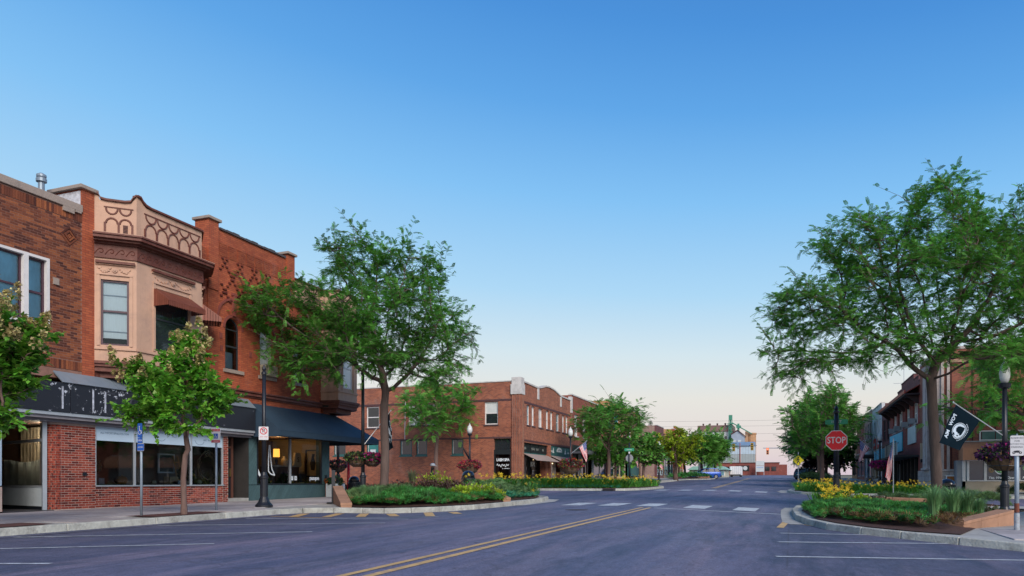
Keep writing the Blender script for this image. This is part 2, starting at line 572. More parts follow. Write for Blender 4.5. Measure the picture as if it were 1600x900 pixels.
# ------------------------------------------------------------------ shared materials
def road_mat():
    m = bpy.data.materials.new('asphalt')
    t,b,out = nodes(m); L = t.links.new
    geo = t.nodes.new('ShaderNodeNewGeometry')
    def nz(scale,stretch,det=6,ro=.6,off=0):
        mp = t.nodes.new('ShaderNodeMapping'); mp.inputs['Scale'].default_value = stretch; mp.inputs['Location'].default_value = (off,off,0)
        L(geo.outputs['Position'],mp.inputs[0])
        n = t.nodes.new('ShaderNodeTexNoise'); n.inputs['Scale'].default_value = scale; n.inputs['Detail'].default_value = det; n.inputs['Roughness'].default_value = ro
        L(mp.outputs[0],n.inputs['Vector']); return n.outputs[0]
    def rng(x,a,b_,c,d):
        r = t.nodes.new('ShaderNodeMapRange'); r.inputs[1].default_value,r.inputs[2].default_value,r.inputs[3].default_value,r.inputs[4].default_value = a,b_,c,d
        L(x,r.inputs[0]); return r.outputs[0]
    def mix(f,a,b_,typ='MIX'):
        x = t.nodes.new('ShaderNodeMixRGB'); x.blend_type = typ
        if isinstance(f,float): x.inputs[0].default_value = f
        else: L(f,x.inputs[0])
        for i,q in ((1,a),(2,b_)):
            if isinstance(q,tuple): x.inputs[i].default_value = rgb(q)
            else: L(q,x.inputs[i])
        return x.outputs[0]
    streak = rng(nz(1.0,(1.1,.09,1),7,.7),.38,.62,0,1)          # drawn out along the traffic
    patch = rng(nz(.28,(1,.6,1),8,.75,5.),.45,.6,0,1)
    c = mix(streak,(.086,.096,.162),(.155,.150,.218))
    c = mix(rng(nz(.35,(1.6,.25,1),8,.78,9.),.50,.62,0,.8),c,(.040,.058,.100))   # sealed and oil-darkened areas
    c = mix(rng(nz(.8,(1,.12,1),6,.7,3.),.52,.66,0,.65),c,(.24,.195,.255))       # pink quartzite worn bare
    sx = t.nodes.new('ShaderNodeSeparateXYZ'); L(geo.outputs['Position'],sx.inputs[0])
    def band(x0,x1,soft):
        r = t.nodes.new('ShaderNodeMath'); r.operation = 'SUBTRACT'; L(sx.outputs[0],r.inputs[0]); r.inputs[1].default_value = (x0 +x1)/2
        q = t.nodes.new('ShaderNodeMath'); q.operation = 'ABSOLUTE'; L(r.outputs[0],q.inputs[0]); return rng(q.outputs[0],(x1 -x0)/2-soft,(x1 -x0)/2+soft,1,0)
    def mul(p,q,k=1.):
        r = t.nodes.new('ShaderNodeMath'); r.operation = 'MULTIPLY'; L(p,r.inputs[0])
        if q is None: r.inputs[1].default_value = k
        else: L(q,r.inputs[1])
        return r.outputs[0]
    blot = rng(nz(.55,(.5,1.6,1),9,.75,21.),.36,.60,.25,1)
    for x0,x1 in ((-13.6,-8.6),(-.3,4.7)): c = mix(mul(mul(band(x0,x1,.5),blot),None,.72),c,(.052,.062,.100))     # stalls, dark with drips
    for x0 in (-7.6,-5.6,-3.3,-1.4): c = mix(mul(mul(band(x0 -.35,x0 +.35,.3),streak),None,.38),c,(.10,.098,.135))  # wheel tracks
    drip = rng(nz(1.7,(1,1,1),3,.9,40.),.66,.74,0,.8); c = mix(drip,c,(.05,.05,.07))
    for x0 in (-8.62,-.05,-4.9): c = mix(mul(mul(band(x0 -.012,x0 +.012,.012),rng(nz(.6,(1,1,1),4,.6,12.),.42,.5,0,1)),None,.7),c,(.045,.045,.06))
    grit = rng(nz(42,(1,1,1),3,.85),.3,.7,.52,1.48)
    h = t.nodes.new('ShaderNodeHueSaturation'); L(c,h.inputs['Color']); L(grit,h.inputs['Value'])
    grit2 = rng(nz(10,(1,.35,1),5,.85),.3,.7,.76,1.24)
    h2 = t.nodes.new('ShaderNodeHueSaturation'); L(h.outputs[0],h2.inputs['Color']); L(grit2,h2.inputs['Value'])
    # fine crack net
    vo = t.nodes.new('ShaderNodeTexVoronoi'); vo.feature = 'DISTANCE_TO_EDGE'; vo.inputs['Scale'].default_value = .22
    wp = t.nodes.new('ShaderNodeVectorMath'); wp.operation = 'MULTIPLY_ADD'
    nn = t.nodes.new('ShaderNodeTexNoise'); nn.inputs['Scale'].default_value = 1.3; nn.inputs['Detail'].default_value = 5
    L(geo.outputs['Position'],nn.inputs['Vector'])
    wp.inputs[1].default_value = (1.6,1.6,0); L(nn.outputs['Color'],wp.inputs[0]); L(geo.outputs['Position'],wp.inputs[2]); L(wp.outputs[0],vo.inputs['Vector'])
    crack = rng(vo.outputs[0],.0025,.007,.38,0)
    c2 = mix(crack,h2.outputs[0],(.05,.05,.065))
    L(c2,b.inputs['Base Color'])
    L(rng(patch,0,1,.62,.8),b.inputs['Roughness'])
    b.inputs['Specular IOR Level'].default_value = .35
    bp = t.nodes.new('ShaderNodeBump'); bp.inputs['Strength'].default_value = .35; bp.inputs['Distance'].default_value = .012
    L(nz(70,(1,1,1),3,.8),bp.inputs['Height']); L(bp.outputs[0],b.inputs['Normal'])
    return m
ASPH = road_mat()
CONC = M('concrete',(.36,.36,.34),.85,.2,1.4,.3,40,rnd=.10,dirt=(.2,.19,.18),dscale=1.0)
SLAB = M('sidewalk_concrete',(.36,.33,.33),.88,.22,1.6,.25,45,rnd=.16,hue=.012,dirt=(.20,.16,.16),dscale=1.3,soot=.3)
KERBM = M('kerb_concrete',(.40,.41,.37),.85,.3,2.6,.7,22,rnd=.14,dirt=(.13,.12,.11),dscale=3.4,soot=.5)
GRND = M('earth',(.16,.15,.10),.95,.3,.4)
MULCH = M('bark_mulch',(.060,.030,.024),.95,.5,14,.9,30)
PITM = M('red_mulch',(.09,.035,.03),.95,.45,16,.9,30)
WPAINT = M('worn_white_paint',(.48,.52,.55),.6,.25,6,.2,60,dirt=(.17,.16,.21),dscale=5.,soot=.5)
YPAINT = M('yellow_paint',(.56,.36,.14),.6,.2,6,.2,60,dirt=(.22,.17,.17),dscale=5.,soot=.4)
IRON = M('rusty_iron',(.05,.035,.035),.7,.4,8)
SAND = M('cast_sandstone',(.34,.19,.12),.85,.22,3,.35,50,rnd=.08)

def grid(name,xs,ys,zf,mat,parent=None,kind=None):
    V = [(x,y,zf(x,y)) for y in ys for x in xs]
    n = len(xs)
    F = [(j *n +i,j *n +i +1,(j +1)*n +i +1,(j +1)*n +i) for j in range(len(ys)-1) for i in range(n -1)]
    return np_mesh(name,V,F,mat,parent,kind,smooth=True)
XS = [-3000,-400,-120,-60,-30,-13.5,-10,-7,-4.45,-2,1,4.6,10,30,60,120,400,3000]
YS = [-300,-50,-10,0,10,20,30,40,50,60,75,90,110,125,150,200,250,350,700,3000]
grid('ground',XS,YS,lambda x,y: gz(x,y)-.05,GRND,kind='structure')
road = grid('road',[-13.6,-11.5,-9,-7,-5.5,-4.45,-3,-1,1,3,4.7],[-16,-8,-4]+[k for k in range(-2,60,2)]+[60,65,70,80,90,100,110,125,150,200,250,330],gz,ASPH,kind='structure')
cross = structure('cross_street')
grid('roadway',[-90,-40,-20,-13.6],[33.2,38,43,48],gz,ASPH,cross)
grid('roadway',[4.7,10,20,40,90],[33.2,38,43,48],gz,ASPH,cross)
far_cross = structure('far_cross_street')
grid('roadway',[-120,-40,-13.6],[128,136,144],gz,ASPH,far_cross)
grid('roadway',[4.7,40,120],[128,136,144],gz,ASPH,far_cross)

# painted markings
def strip(name,p0,p1,w,mat,parent=road,dz=.006,n=None):
    p0,p1 = Vector((*p0,0)),Vector((*p1,0))
    d = (p1 -p0); L_ = d.length; d.normalize(); q = Vector((-d.y,d.x,0))*w /2
    n = n or max(1,int(L_ /1.5))
    V,F = [],[]
    for i in range(n +1):
        c = p0 +d *L_ *i /n
        for s_ in (-1,0,1):
            e = c +q *s_
            V.append((e.x,e.y,gz(e.x,e.y)+dz))
    for i in range(n):
        for s_ in (0,1):
            F.append((3*i +s_,3*i +s_ +1,3*i +s_ +4,3*i +s_ +3)[::-1])
    return np_mesh(name,V,F,mat,parent)
for x in (-4.58,-4.32):
    strip('centre_line',(x,-8),(x,24.2),.11,YPAINT)
strip('centre_line',(-5.7,58),(-6.3,124),.14,YPAINT)
strip('centre_line',(-5.45,58),(-6.05,124),.14,YPAINT)
for k,(y0,y1) in enumerate(((4.1,6.6),(6.3,9.4),(9.1,12.0),(12.3,14.75))):
    strip('stall_line',(-13.3,y0 if k else 4.9),(-8.7,y1),.10,WPAINT)
strip('stall_line',(-13.2,15.2),(-8.9,16.2),.10,WPAINT)
for y0,y1,xe in ((9.2,11.4,3.5),(11.87,13.95,3.6),(14.4,16.55,3.1),(16.55,17.75,2.0)):
    strip('stall_line',(-.22,y0),(xe,y1),.10,WPAINT)
strip('stop_line',(-4.2,24.15),(-.3,24.15),.20,WPAINT)
for x in (-7.35,-6.0,-4.65,-3.05,-1.45):
    strip('crosswalk_bar',(x,25.2),(x +.05,27.5),.72,WPAINT)
for x in (-8.3,-6.7,-5.1,-3.5,-1.85):
    strip('crosswalk_bar',(x,49.6),(x +.05,52.0),.75,WPAINT)
strip('stop_line',(-8.6,45.2),(-6.4,45.2),.25,WPAINT)
strip('stop_line',(-2.6,44.2),(-1.3,44.2),.25,WPAINT)
for x in (-9,-7,-5,-3,-1,1):
    strip('crosswalk_bar',(x,126),(x,128.5),.7,WPAINT)
for a,b in (((-12.35,16.2),(-13.0,17.6)),((-11.45,16.4),(-12.1,18.0)),((-10.6,16.7),(-11.35,18.1)),((-9.85,17.2),(-10.6,18.25)),((-8.95,17.5),(-9.9,19.2)),((-8.75,18.8),(-9.35,19.7))):
    strip('hatch_mark',a,b,.26,YPAINT,n=2)
strip('hatch_line',(-13.3,16.2),(-11.0,15.95),.09,YPAINT)
strip('hatch_line',(-11.0,16.1),(-8.6,17.3),.07,WPAINT)
strip('hatch_mark',(-.24,18.2),(-.12,20.5),.16,YPAINT)
strip('hatch_line',(-.1,20.4),(.95,18.75),.09,YPAINT)
strip('hatch_mark',(-.55,51.6),(-.75,54.2),.3,YPAINT)
for c,r in (((-2.45,9.4),.0),):
    pass
def disc(name,x,y,r,mat,parent=road,dz=.007):
    n = 24
    V = [(x,y,gz(x,y)+dz)]+[(x +r *math.cos(2*math.pi *k /n),y +r *math.sin(2*math.pi *k /n),gz(x +r *math.cos(2*math.pi *k /n),y +r *math.sin(2*math.pi *k /n))+dz) for k in range(n)]
    np_mesh(name,V,[(0,k +1,(k +1) % n +1) for k in range(n)],mat,parent)
disc('manhole_cover',-6.2,22.0,.36,IRON)
disc('manhole_cover',-1.0,62.0,.36,IRON)

# kerbs, in separate stones
KL = [(-13.5,-6),(-13.5,4),(-13.5,17.2),(-13.3,17.9),(-12.6,18.4),(-11.6,18.35),(-10.9,18.4),(-10.3,18.95),(-9.8,19.8),(-9.35,21.4),(-9.15,24.4),(-9.3,28.0),
      (-9.75,30.2),(-10.6,31.8),(-11.9,32.9),(-13.5,33.3),(-20,33.4),(-34,33.4),(-60,33.4)]
KR = [(60,33.4),(30,33.4),(12,33.4),(5,33.3),(3.2,32.7),(1.6,31.5),(.6,29.8),(.15,28),(.0,25),(.1,21.6),(.35,19.9),(.75,18.5),(1.4,17.6),(2.1,17.0),(3.0,16.25),(3.9,15.55),(4.6,14.6),(4.6,8),(4.6,-6)]
KLF = [(-60,47.8),(-34,47.8),(-20,47.8),(-13.5,47.8),(-11.4,47.9),(-10.3,48.6),(-9.7,49.8),(-9.3,52),(-9.2,57.5),(-9.8,60.5),(-11.2,62.6),(-13.5,63.6),(-13.5,80),(-13.5,104),(-12,106),(-10.6,108),(-10.6,114),(-13.3,118),(-13.5,127.5)]
KRF = [(4.6,127.5),(4.6,108),(1.5,105),(.6,100),(.6,90),(2.4,86),(4.6,84),(4.6,70),(4.6,63.6),(2.4,62.6),(.8,60.8),(-.05,58),(-.25,53),(-.1,51),(.6,49.3),(2.0,48.2),(4.6,47.8),(9,47.8),(20,47.8),(60,47.8)]
def kerb(path,step,name='kerb'):
    root = structure(name)
    pts = [Vector((*p,0)) for p in path]
    # resample
    out = [pts[0]]; acc = 0
    for a,b in zip(pts,pts[1:]):
        L_ = (b -a).length; n = max(1,round(L_ /step))
        for i in range(1,n +1):
            out.append(a +(b -a)*i /n)
    nrm = []
    for i in range(len(out)):
        a,b = out[max(i -1,0)],out[min(i +1,len(out)-1)]
        t = (b -a).normalized(); nrm.append(Vector((-t.y,t.x,0)))
    for i in range(len(out)-1):
        a,b = out[i],out[i +1]
        t = (b -a).normalized()*.006
        a,b = a +t,b -t
        P = []
        for z in (-.06,.15):
            for q,nn,o in ((a,nrm[i],.0),(b,nrm[i +1],.0),(b,nrm[i +1],.17),(a,nrm[i],.17)):
                e = q +nn *(o +(.025 if (z > 0 and o == 0) else 0))
                P.append((e.x,e.y,gz(e.x,e.y)+z))
        MB().hexa(P).build('kerb_stone',KERBM,root,bevel=.02)
    return root
kerb(KL[:18],2.2)
kerb(KR[2:],2.2)
kerb(KLF[1:],4.)
kerb(KRF[:-1],4.)

# flat concrete gutter aprons at the bulb tips
def flat(name,pts,dz,mat,parent=None,kind=None,th=0):
    from mathutils.geometry import tessellate_polygon
    V = [(x,y,gz(x,y)+dz) for x,y in pts]
    tri = tessellate_polygon([[Vector((x,y,0)) for x,y in pts]])
    F = []
    for t in tri:
        a,b,c = (Vector((*pts[i],0)) for i in t)
        F.append(t if (b -a).cross(c -a).z > 0 else t[::-1])
    return np_mesh(name,V,F,mat,parent,kind)
flat('gutter_apron',[(.32,19.75),(.1,21.6),(.0,25),(.15,28),(.3,29.2),(-.2,29.0),(-.32,27),(-.3,24),(-.22,20.4),(-.02,19.6)],.008,CONC,kind='structure')
flat('gutter_apron',[(-9.2,24.4),(-9.35,28.0),(-9.8,30.2),(-10.2,31.2),(-9.4,30.6),(-8.9,28.3),(-8.85,24.6)],.008,CONC,kind='structure')
flat('gutter_apron',[(-.05,58),(-.25,53),(-.1,51),(-.6,50.6),(-.85,53),(-.7,58.4)],.008,CONC,kind='structure')
flat('gutter_pan',[(-13.5,4),(-13.5,17.2),(-13.95+.9,17.0),(-13.1,4)],.007,ASPH,kind='structure')

# pavements: concrete bed plus single slabs where they can be told apart
flat('sidewalk',[(-19.4,-6),(-13.62,-6),(-13.62,17.3),(-13.4,18.0),(-12.6,18.53),(-11.0,18.52),(-9.92,19.9),(-9.5,21.4),(-9.3,24.4),(-9.45,28),(-9.9,30.1),(-10.8,31.7),(-12,32.75),(-13.6,33.15),(-60,33.25),(-60,27.5),(-19.4,27.5)],.13,CONC,kind='structure')
flat('sidewalk',[(9.6,-6),(9.6,28),(60,28),(60,33.25),(5,33.15),(3.3,32.5),(1.75,31.4),(.75,29.75),(.3,28),(.15,25),(.25,21.6),(.5,19.95),(.9,18.6),(1.5,17.7),(2.2,17.1),(3.1,16.4),(4.0,15.7),(4.75,14.7),(4.75,-6)],.14,CONC,kind='structure')
flat('sidewalk',[(-60,47.9),(-11.4,48.05),(-10.4,48.7),(-9.85,49.85),(-9.45,52),(-9.35,57.5),(-9.6,60),(-60,60)],.14,CONC,kind='structure')
flat('sidewalk',[(-30,60),(-9.75,60),(-11.3,62.45),(-13.6,63.4),(-13.6,104),(-12.1,106.1),(-10.75,108),(-10.75,114),(-13.4,118),(-13.6,127.4),(-30,127.4)],.14,CONC,kind='structure')
flat('sidewalk',[(60,47.9),(60,60),(.5,60),(.08,58),(-.12,53),(.05,51.1),(.7,49.4),(2.0,48.35),(4.6,47.9)],.14,CONC,kind='structure')
flat('sidewalk',[(30,60),(30,127.4),(4.75,127.4),(4.75,108),(1.6,105),(.75,100),(.75,90),(2.4,86.2),(4.75,84),(4.75,63.5),(2.5,62.4),(.95,60.7),(.6,60)],.14,CONC,kind='structure')
SWL = structure('paving')
def slab_grid(root,x0,x1,y0,y1,nx,ny,dz,mat,skip=None):
    w,l = (x1 -x0)/nx,(y1 -y0)/ny
    g0 = .009
    gx,gy = (gz(x1,y0)-gz(x0,y0)),(gz(x0,y1)-gz(x0,y0))
    a = gy /(y1 -y0)
    P = [(x,y,z +a *y) for z in (0,.026) for x,y in ((g0,g0),(w -g0,g0),(w -g0,l -g0),(g0,l -g0))]
    mb = MB().hexa(P)
    me = bpy.data.meshes.new('paving_slab'); me.from_pydata(mb.v,[],mb.f); me.update()
    for j in range(ny):
        for i in range(nx):
            x,y = x0 +i *w,y0 +j *l
            if skip and skip(x +w /2,y +l /2): continue
            link_mesh('paving_slab',me,mat,root,(x,y,gz(x,y)+dz +random.uniform(-.002,.002)))
slab_grid(SWL,-19.1,-14.75,5,33.2,3,18,.128,SLAB)
slab_grid(SWL,-14.75,-13.68,5,17.0,1,8,.128,SLAB,skip=lambda x,y: 12.9 < y < 15.4 or 8.4 < y < 10.6)
SWR = structure('paving')
slab_grid(SWR,5.0,9.5,14.9,33.1,3,11,.138,SLAB)
slab_grid(SWR,3.95,5.0,16.4,19.2,1,2,.138,SLAB)
flat('tree_pit',[(-14.7,13.0),(-13.72,13.0),(-13.72,15.3),(-14.7,15.3)],.158,PITM,kind='structure')
flat('tree_pit',[(-14.7,8.5),(-13.72,8.5),(-13.72,10.5),(-14.7,10.5)],.158,PITM,kind='structure')
flat('grate_strip',[(-14.2,17.55),(-14.1,17.55),(-12.9,18.9),(-13.0,18.95)],.158,IRON,kind='structure')
# kerb inlets of the storm drain
for x0,x1,y in ((-11.7,-10.9,47.86),(1.6,2.5,47.95)):
    t = thing('storm_drain',(x0,y,gz(x0,y)),'rusty storm drain inlet in the far kerb on the '+('left' if x0 < 0 else 'right')+' of the street','drain')
    MB().box(x0,x1,y -.10,y +.3,gz(x0,y)-.02,gz(x0,y)+.165).build('hood',IRON,t,bevel=.02)
    MB().box(x0 +.06,x1 -.06,y -.112,y -.09,gz(x0,y)+.02,gz(x0,y)+.11).build('mouth',M('drain_hole',(.01,.01,.01)),t)

# ------------------------------------------------------------------ planting beds
def inpoly(x,y,P):
    r = False
    for (a,b),(c,d) in zip(P,P[1:]+P[:1]):
        if (b > y) != (d > y) and x < (c -a)*(y -b)/(d -b)+a:
            r = not r
    return r
class Bed:
    def __init__(s,name,outline,h,c=None,base=.16):
        s.P = outline; s.h = h; s.base = base
        s.c = c or (sum(p[0] for p in outline)/len(outline),sum(p[1] for p in outline)/len(outline))
        # densify the outline
        Q = []
        for a,b in zip(outline,outline[1:]+outline[:1]):
            n = max(1,int(math.dist(a,b)/.5))
            Q += [(a[0]+(b[0]-a[0])*k /n,a[1]+(b[1]-a[1])*k /n) for k in range(n)]
        s.Q = Q
        V,F = [],[]
        rings = (1,.96,.88,.75,.55,.3,.05)
        n = len(Q)
        for sc in rings:
            for x,y in Q:
                X,Y = s.c[0]+(x -s.c[0])*sc,s.c[1]+(y -s.c[1])*sc
                V.append((X,Y,s.z(X,Y,sc)+random.uniform(-.02,.02)*(sc < .99)))
        for r in range(len(rings)-1):
            for k in range(n):
                j = (k +1) % n
                F.append((r *n +k,r *n +j,(r +1)*n +j,(r +1)*n +k))
        me = np_mesh(name,V,F,MULCH,kind='structure',smooth=True)
    def z(s,x,y,sc=None):
        if sc is None:
            sc = s.s_of(x,y)
        return gz(x,y)+s.base +s.h *(1-min(sc,1) ** 2.2)
    def s_of(s,x,y):
        dx,dy = x -s.c[0],y -s.c[1]
        best = 9
        for (a,b),(c,d) in zip(s.P,s.P[1:]+s.P[:1]):
            ex,ey = c -a,d -b
            den = dx *ey -dy *ex
            if abs(den) < 1e-9: continue
            t = ((a -s.c[0])*ey -(b -s.c[1])*ex)/den
            u = ((a -s.c[0])*dy -(b -s.c[1])*dx)/den
            if t > 0 and -1e-6 <= u <= 1+1e-6: best = min(best,t)
        return 1/best if best < 9 else 0
    def pts(s,n,region=None,edge=.97):
        xs = [p[0] for p in s.P]; ys = [p[1] for p in s.P]
        out = []
        while len(out) < n:
            x,y = random.uniform(min(xs),max(xs)),random.uniform(min(ys),max(ys))
            if region and not region(x,y): continue
            if not inpoly(x,y,s.P): continue
            sc = s.s_of(x,y)
            if sc > edge: continue
            out.append((x,y,s.z(x,y,sc)))
        return np.array(out)
BED_L1 = Bed('planting_bed',[(-14.7,21.9),(-12.5,19.15),(-12.2,18.95),(-11.0,18.75),(-10.05,20.0),(-9.6,21.5),(-9.45,24.2),(-10.6,26.2),(-12.2,27.4),(-14.9,27.4),(-14.9,22.2)],.26)
BED_L2 = Bed('planting_bed',[(-13.8,28.0),(-12.3,27.7),(-10.8,26.6),(-9.75,25.6),(-9.62,28.0),(-10.1,30.0),(-11.0,31.5),(-12.2,32.5),(-13.8,32.7)],.25)
BED_L3 = Bed('planting_bed',[(-20.5,48.1),(-11.5,48.2),(-10.6,48.9),(-10.2,50.4),(-13,50.6),(-20.5,50.4)],.15)
BED_L4 = Bed('planting_bed',[(-10.15,50.6),(-9.7,52),(-9.55,57.4),(-10.1,60),(-13.0,60.2),(-13.0,50.8)],.15)
BED_R1 = Bed('planting_bed',[(.6,19.95),(1.0,18.75),(1.6,17.85),(2.4,17.2),(3.2,17.0),(4.0,19.6),(4.8,21.6),(5.2,25),(5.4,29),(4.6,31.0),(2.6,31.3),(1.2,29.6),(.45,27.5),(.3,24)],.18)
BED_R2 = Bed('planting_bed',[(2.6,31.4),(4.6,31.2),(7.6,31.2),(7.8,32.9),(5,32.9),(3.6,32.4)],.2)
BED_R3 = Bed('planting_bed',[(.9,49.5),(2.2,48.5),(8.8,48.2),(8.9,50.8),(.5,50.9)],.15)
BED_R4 = Bed('planting_bed',[(.2,51.1),(3.8,51.1),(3.8,60),(1.4,60.4),(.3,58)],.15)
BED_R5 = Bed('planting_bed',[(10.9,48.3),(20,48.3),(20,50.2),(10.9,50.2)],.12)
BED_LF = Bed('planting_bed',[(-16.5,104.5),(-12.3,106.4),(-11,108.2),(-11,113.8),(-13.6,117.4),(-16.5,117)],.2)
BED_RF = Bed('planting_bed',[(1.0,90),(2.6,86.8),(4.4,85),(4.4,106),(1.9,104.6),(1.0,100)],.25)

# ------------------------------------------------------------------ building materials
def dark_brick(name,a,b_,c_,rough=.85):
    """single bricks: per-brick colour between three firing tones"""
    m = bpy.data.materials.new(name); t,b,out = nodes(m); L = t.links.new
    geo = t.nodes.new('ShaderNodeNewGeometry'); oi = t.nodes.new('ShaderNodeObjectInfo')
    ad = t.nodes.new('ShaderNodeMath'); ad.operation = 'ADD'; L(oi.outputs['Random'],ad.inputs[0]); L(geo.outputs['Random Per Island'],ad.inputs[1])
    fr = t.nodes.new('ShaderNodeMath'); fr.operation = 'FRACT'; L(ad.outputs[0],fr.inputs[0])
    rp = t.nodes.new('ShaderNodeValToRGB'); L(fr.outputs[0],rp.inputs[0])
    rp.color_ramp.elements[0].color = rgb(a); rp.color_ramp.elements[1].color = rgb(c_)
    e = rp.color_ramp.elements.new(.5); e.color = rgb(b_)
    nz = t.nodes.new('ShaderNodeTexNoise'); nz.inputs['Scale'].default_value = 30; nz.inputs['Detail'].default_value = 4
    L(geo.outputs['Position'],nz.inputs['Vector'])
    n2 = t.nodes.new('ShaderNodeTexNoise'); n2.inputs['Scale'].default_value = .8; n2.inputs['Detail'].default_value = 6
    L(geo.outputs['Position'],n2.inputs['Vector'])
    mu = t.nodes.new('ShaderNodeMath'); mu.operation = 'ADD'; L(nz.outputs[0],mu.inputs[0]); L(n2.outputs[0],mu.inputs[1])
    mr = t.nodes.new('ShaderNodeMapRange'); mr.inputs[1].default_value,mr.inputs[2].default_value = .7,1.3; mr.inputs[3].default_value,mr.inputs[4].default_value = .75,1.25
    L(mu.outputs[0],mr.inputs[0])
    hs = t.nodes.new('ShaderNodeHueSaturation'); L(rp.outputs[0],hs.inputs['Color']); L(mr.outputs[0],hs.inputs['Value'])
    L(hs.outputs[0],b.inputs['Base Color']); b.inputs['Roughness'].default_value = rough; b.inputs['Specular IOR Level'].default_value = .25
    bp = t.nodes.new('ShaderNodeBump'); bp.inputs['Strength'].default_value = .4; bp.inputs['Distance'].default_value = .006
    L(nz.outputs[0],bp.inputs['Height']); L(bp.outputs[0],b.inputs['Normal'])
    return m
BK_UMBER = dark_brick('umber_brick',(.07,.025,.02),(.19,.06,.032),(.30,.10,.042))
BK_RED = dark_brick('red_brick',(.085,.02,.018),(.27,.048,.030),(.35,.080,.048))
MORT_D = M('dark_mortar',(.24,.13,.10),.95,.3,6)
MORT_L = M('pale_mortar',(.50,.385,.335),.95,.2,6)
W_ORANGE = brick_mat('orange_red_brickwork',(.43,.115,.052),(.32,.075,.038),(.20,.065,.04),var=.28)
W_UMBER = brick_mat('umber_brickwork',(.26,.085,.045),(.12,.04,.03),(.24,.14,.11),var=.2)
W_RED = brick_mat('red_brickwork',(.33,.07,.045),(.16,.035,.03),(.40,.30,.26),var=.2)
W_LASH = brick_mat('mottled_red_brickwork',(.38,.120,.062),(.20,.060,.040),(.34,.22,.16),bw=.23,bh=.076,mw=.014,var=.22)
W_LASHV = brick_mat('upright_red_brickwork',(.35,.11,.06),(.18,.055,.04),(.35,.23,.17),bw=.23,bh=.08,mw=.02,var=.2,vert=True)
W_PLUM = brick_mat('plum_brickwork',(.17,.06,.06),(.11,.045,.05),(.2,.13,.13),var=.25)
W_TANB = brick_mat('tan_brickwork',(.50,.27,.12),(.42,.21,.095),(.40,.27,.17),var=.18)
W_GREYB = brick_mat('weathered_side_brickwork',(.33,.22,.18),(.26,.16,.13),(.35,.28,.25),var=.3)
TAN = M('tan_stucco',(.52,.33,.235),.85,.14,1.2,.2,40,dirt=(.38,.25,.20),dscale=1.4,soot=.38)
BROWN = M('brown_trim_paint',(.125,.038,.026),.6,.25,4,.2,50,dirt=(.22,.10,.075),dscale=6,soot=.3)
STONE = M('coping_stone',(.33,.27,.23),.85,.25,3,.4,30,dirt=(.14,.12,.11),dscale=3)
GALV = M('galvanised_sheet',(.25,.31,.37),.45,.22,1.5,.1,12,metal=.35,dirt=(.20,.21,.22),dscale=1.5)
ALU = M('brushed_aluminium',(.45,.49,.53),.42,.1,3,metal=.4)
WHITEP = M('white_paint',(.72,.72,.72),.6,.1,3)
FRAMEW = M('window_frame_white',(.66,.64,.63),.55,.1,4)
FRAMEP = M('plum_window_sash',(.07,.035,.05),.5,.15,4)
FRAMED = M('dark_window_sash',(.03,.035,.04),.5,.15,4)
BLACKM = M('black_enamel',(.010,.013,.020),.42,.3,6,spec=.5)
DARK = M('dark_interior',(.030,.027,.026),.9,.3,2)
ROOMB = M('brown_interior',(.19,.135,.105),.9,.3,1.5)
ROOFM = M('tar_roof',(.08,.08,.085),.95,.3,1)
GLASS = glass_mat('shop_glass')
GLASSU = glass_mat('upper_glass',(.86,.92,.94))
PANE_SKY = M('sky_tinted_pane',(.16,.30,.34),.06,.25,1.4,.25,3,spec=1.0)  # reflected sky put into the base colour of the glass
PANE_BLIND = M('pane_over_blind',(.62,.64,.63),.12,.12,2.5,spec=.8,stretch=(1,6,1))
PANE_DARK = M('dark_pane',(.018,.024,.028),.04,.3,1.5,spec=.9)
BLIND = M('white_blind',(.46,.52,.56),.8,.1,5,stretch=(14,14,.5))
CURT = M('cream_curtain',(.52,.44,.33),.9,.35,6,stretch=(5,5,.15))

def lamp_light(p,w,col,r):
    d = bpy.data.lights.new('lamp_light','POINT'); d.energy = w; d.color = col; d.shadow_soft_size = r
    o = bpy.data.objects.new('lamp_light',d); COL.objects.link(o); o.location = p
FL = Fr((-19.1,0,0),(0,1,0),(1,0,0))

# ------------------------------------------------------------------ 1: dark brown brick building, far left
b1 = thing('brick_building',(-19.1,10,gz(-19.1,10)+.15),'dark brown brick building at the left edge with white framed windows and diamond ornament','building','shop buildings on the left side of the street')
OP1 = [(11.9,14.42,5.45,7.19)]
wall(FL,4.0,15.44,4.0,8.84,OP1,.3,-.012).build('wall',MORT_D,b1)
bricks(b1,FL,12.6,15.43,4.56,8.55,BK_UMBER,ops=[(11.8,14.44,5.42,7.24),(14.55,14.71,6.58,6.76)],key='u',d=-.007)
wall(FL,4.0,12.6,4.0,8.84,OP1,.02,.0,top=False).build('side_brickwork',W_UMBER,b1)
sol = MB()
for w0,w1 in ((8.56,8.80),(4.28,4.53)):
    u = 12.62
    while u < 15.4:
        sol.fbox(FL,u,u +.062,-.014,.002+random.uniform(-.002,.002),w0,w1); u += .0725
sol.build('soldier_course',BK_UMBER,b1,kind='stuff')
MB().fbox(FL,4,15.43,-.3,.05,8.85,9.06).build('coping',STONE,b1,bevel=.015)
for u,l in ((14.82,.34),(15.20,.18)):
    MB().fbox(FL,u,u +l,-.02,.054,8.72 if l > .3 else 8.80,8.853).build('coping_block',STONE,b1)
dm = MB()
for k,(r,d) in enumerate(((.27,.012),(.16,.03),(.07,.012))):
    c = (15.03,8.06)
    o_,i_ = r,r -.055
    for q in range(4):
        a0,a1 = q *math.pi /2,(q +1)*math.pi /2
        P = [(c[0]+rr *math.cos(a),c[1]+rr *math.sin(a)) for rr,a in ((o_,a0),(o_,a1),(i_,a1),(i_,a0))]
        dm.prism(FL,P,-.01,d)
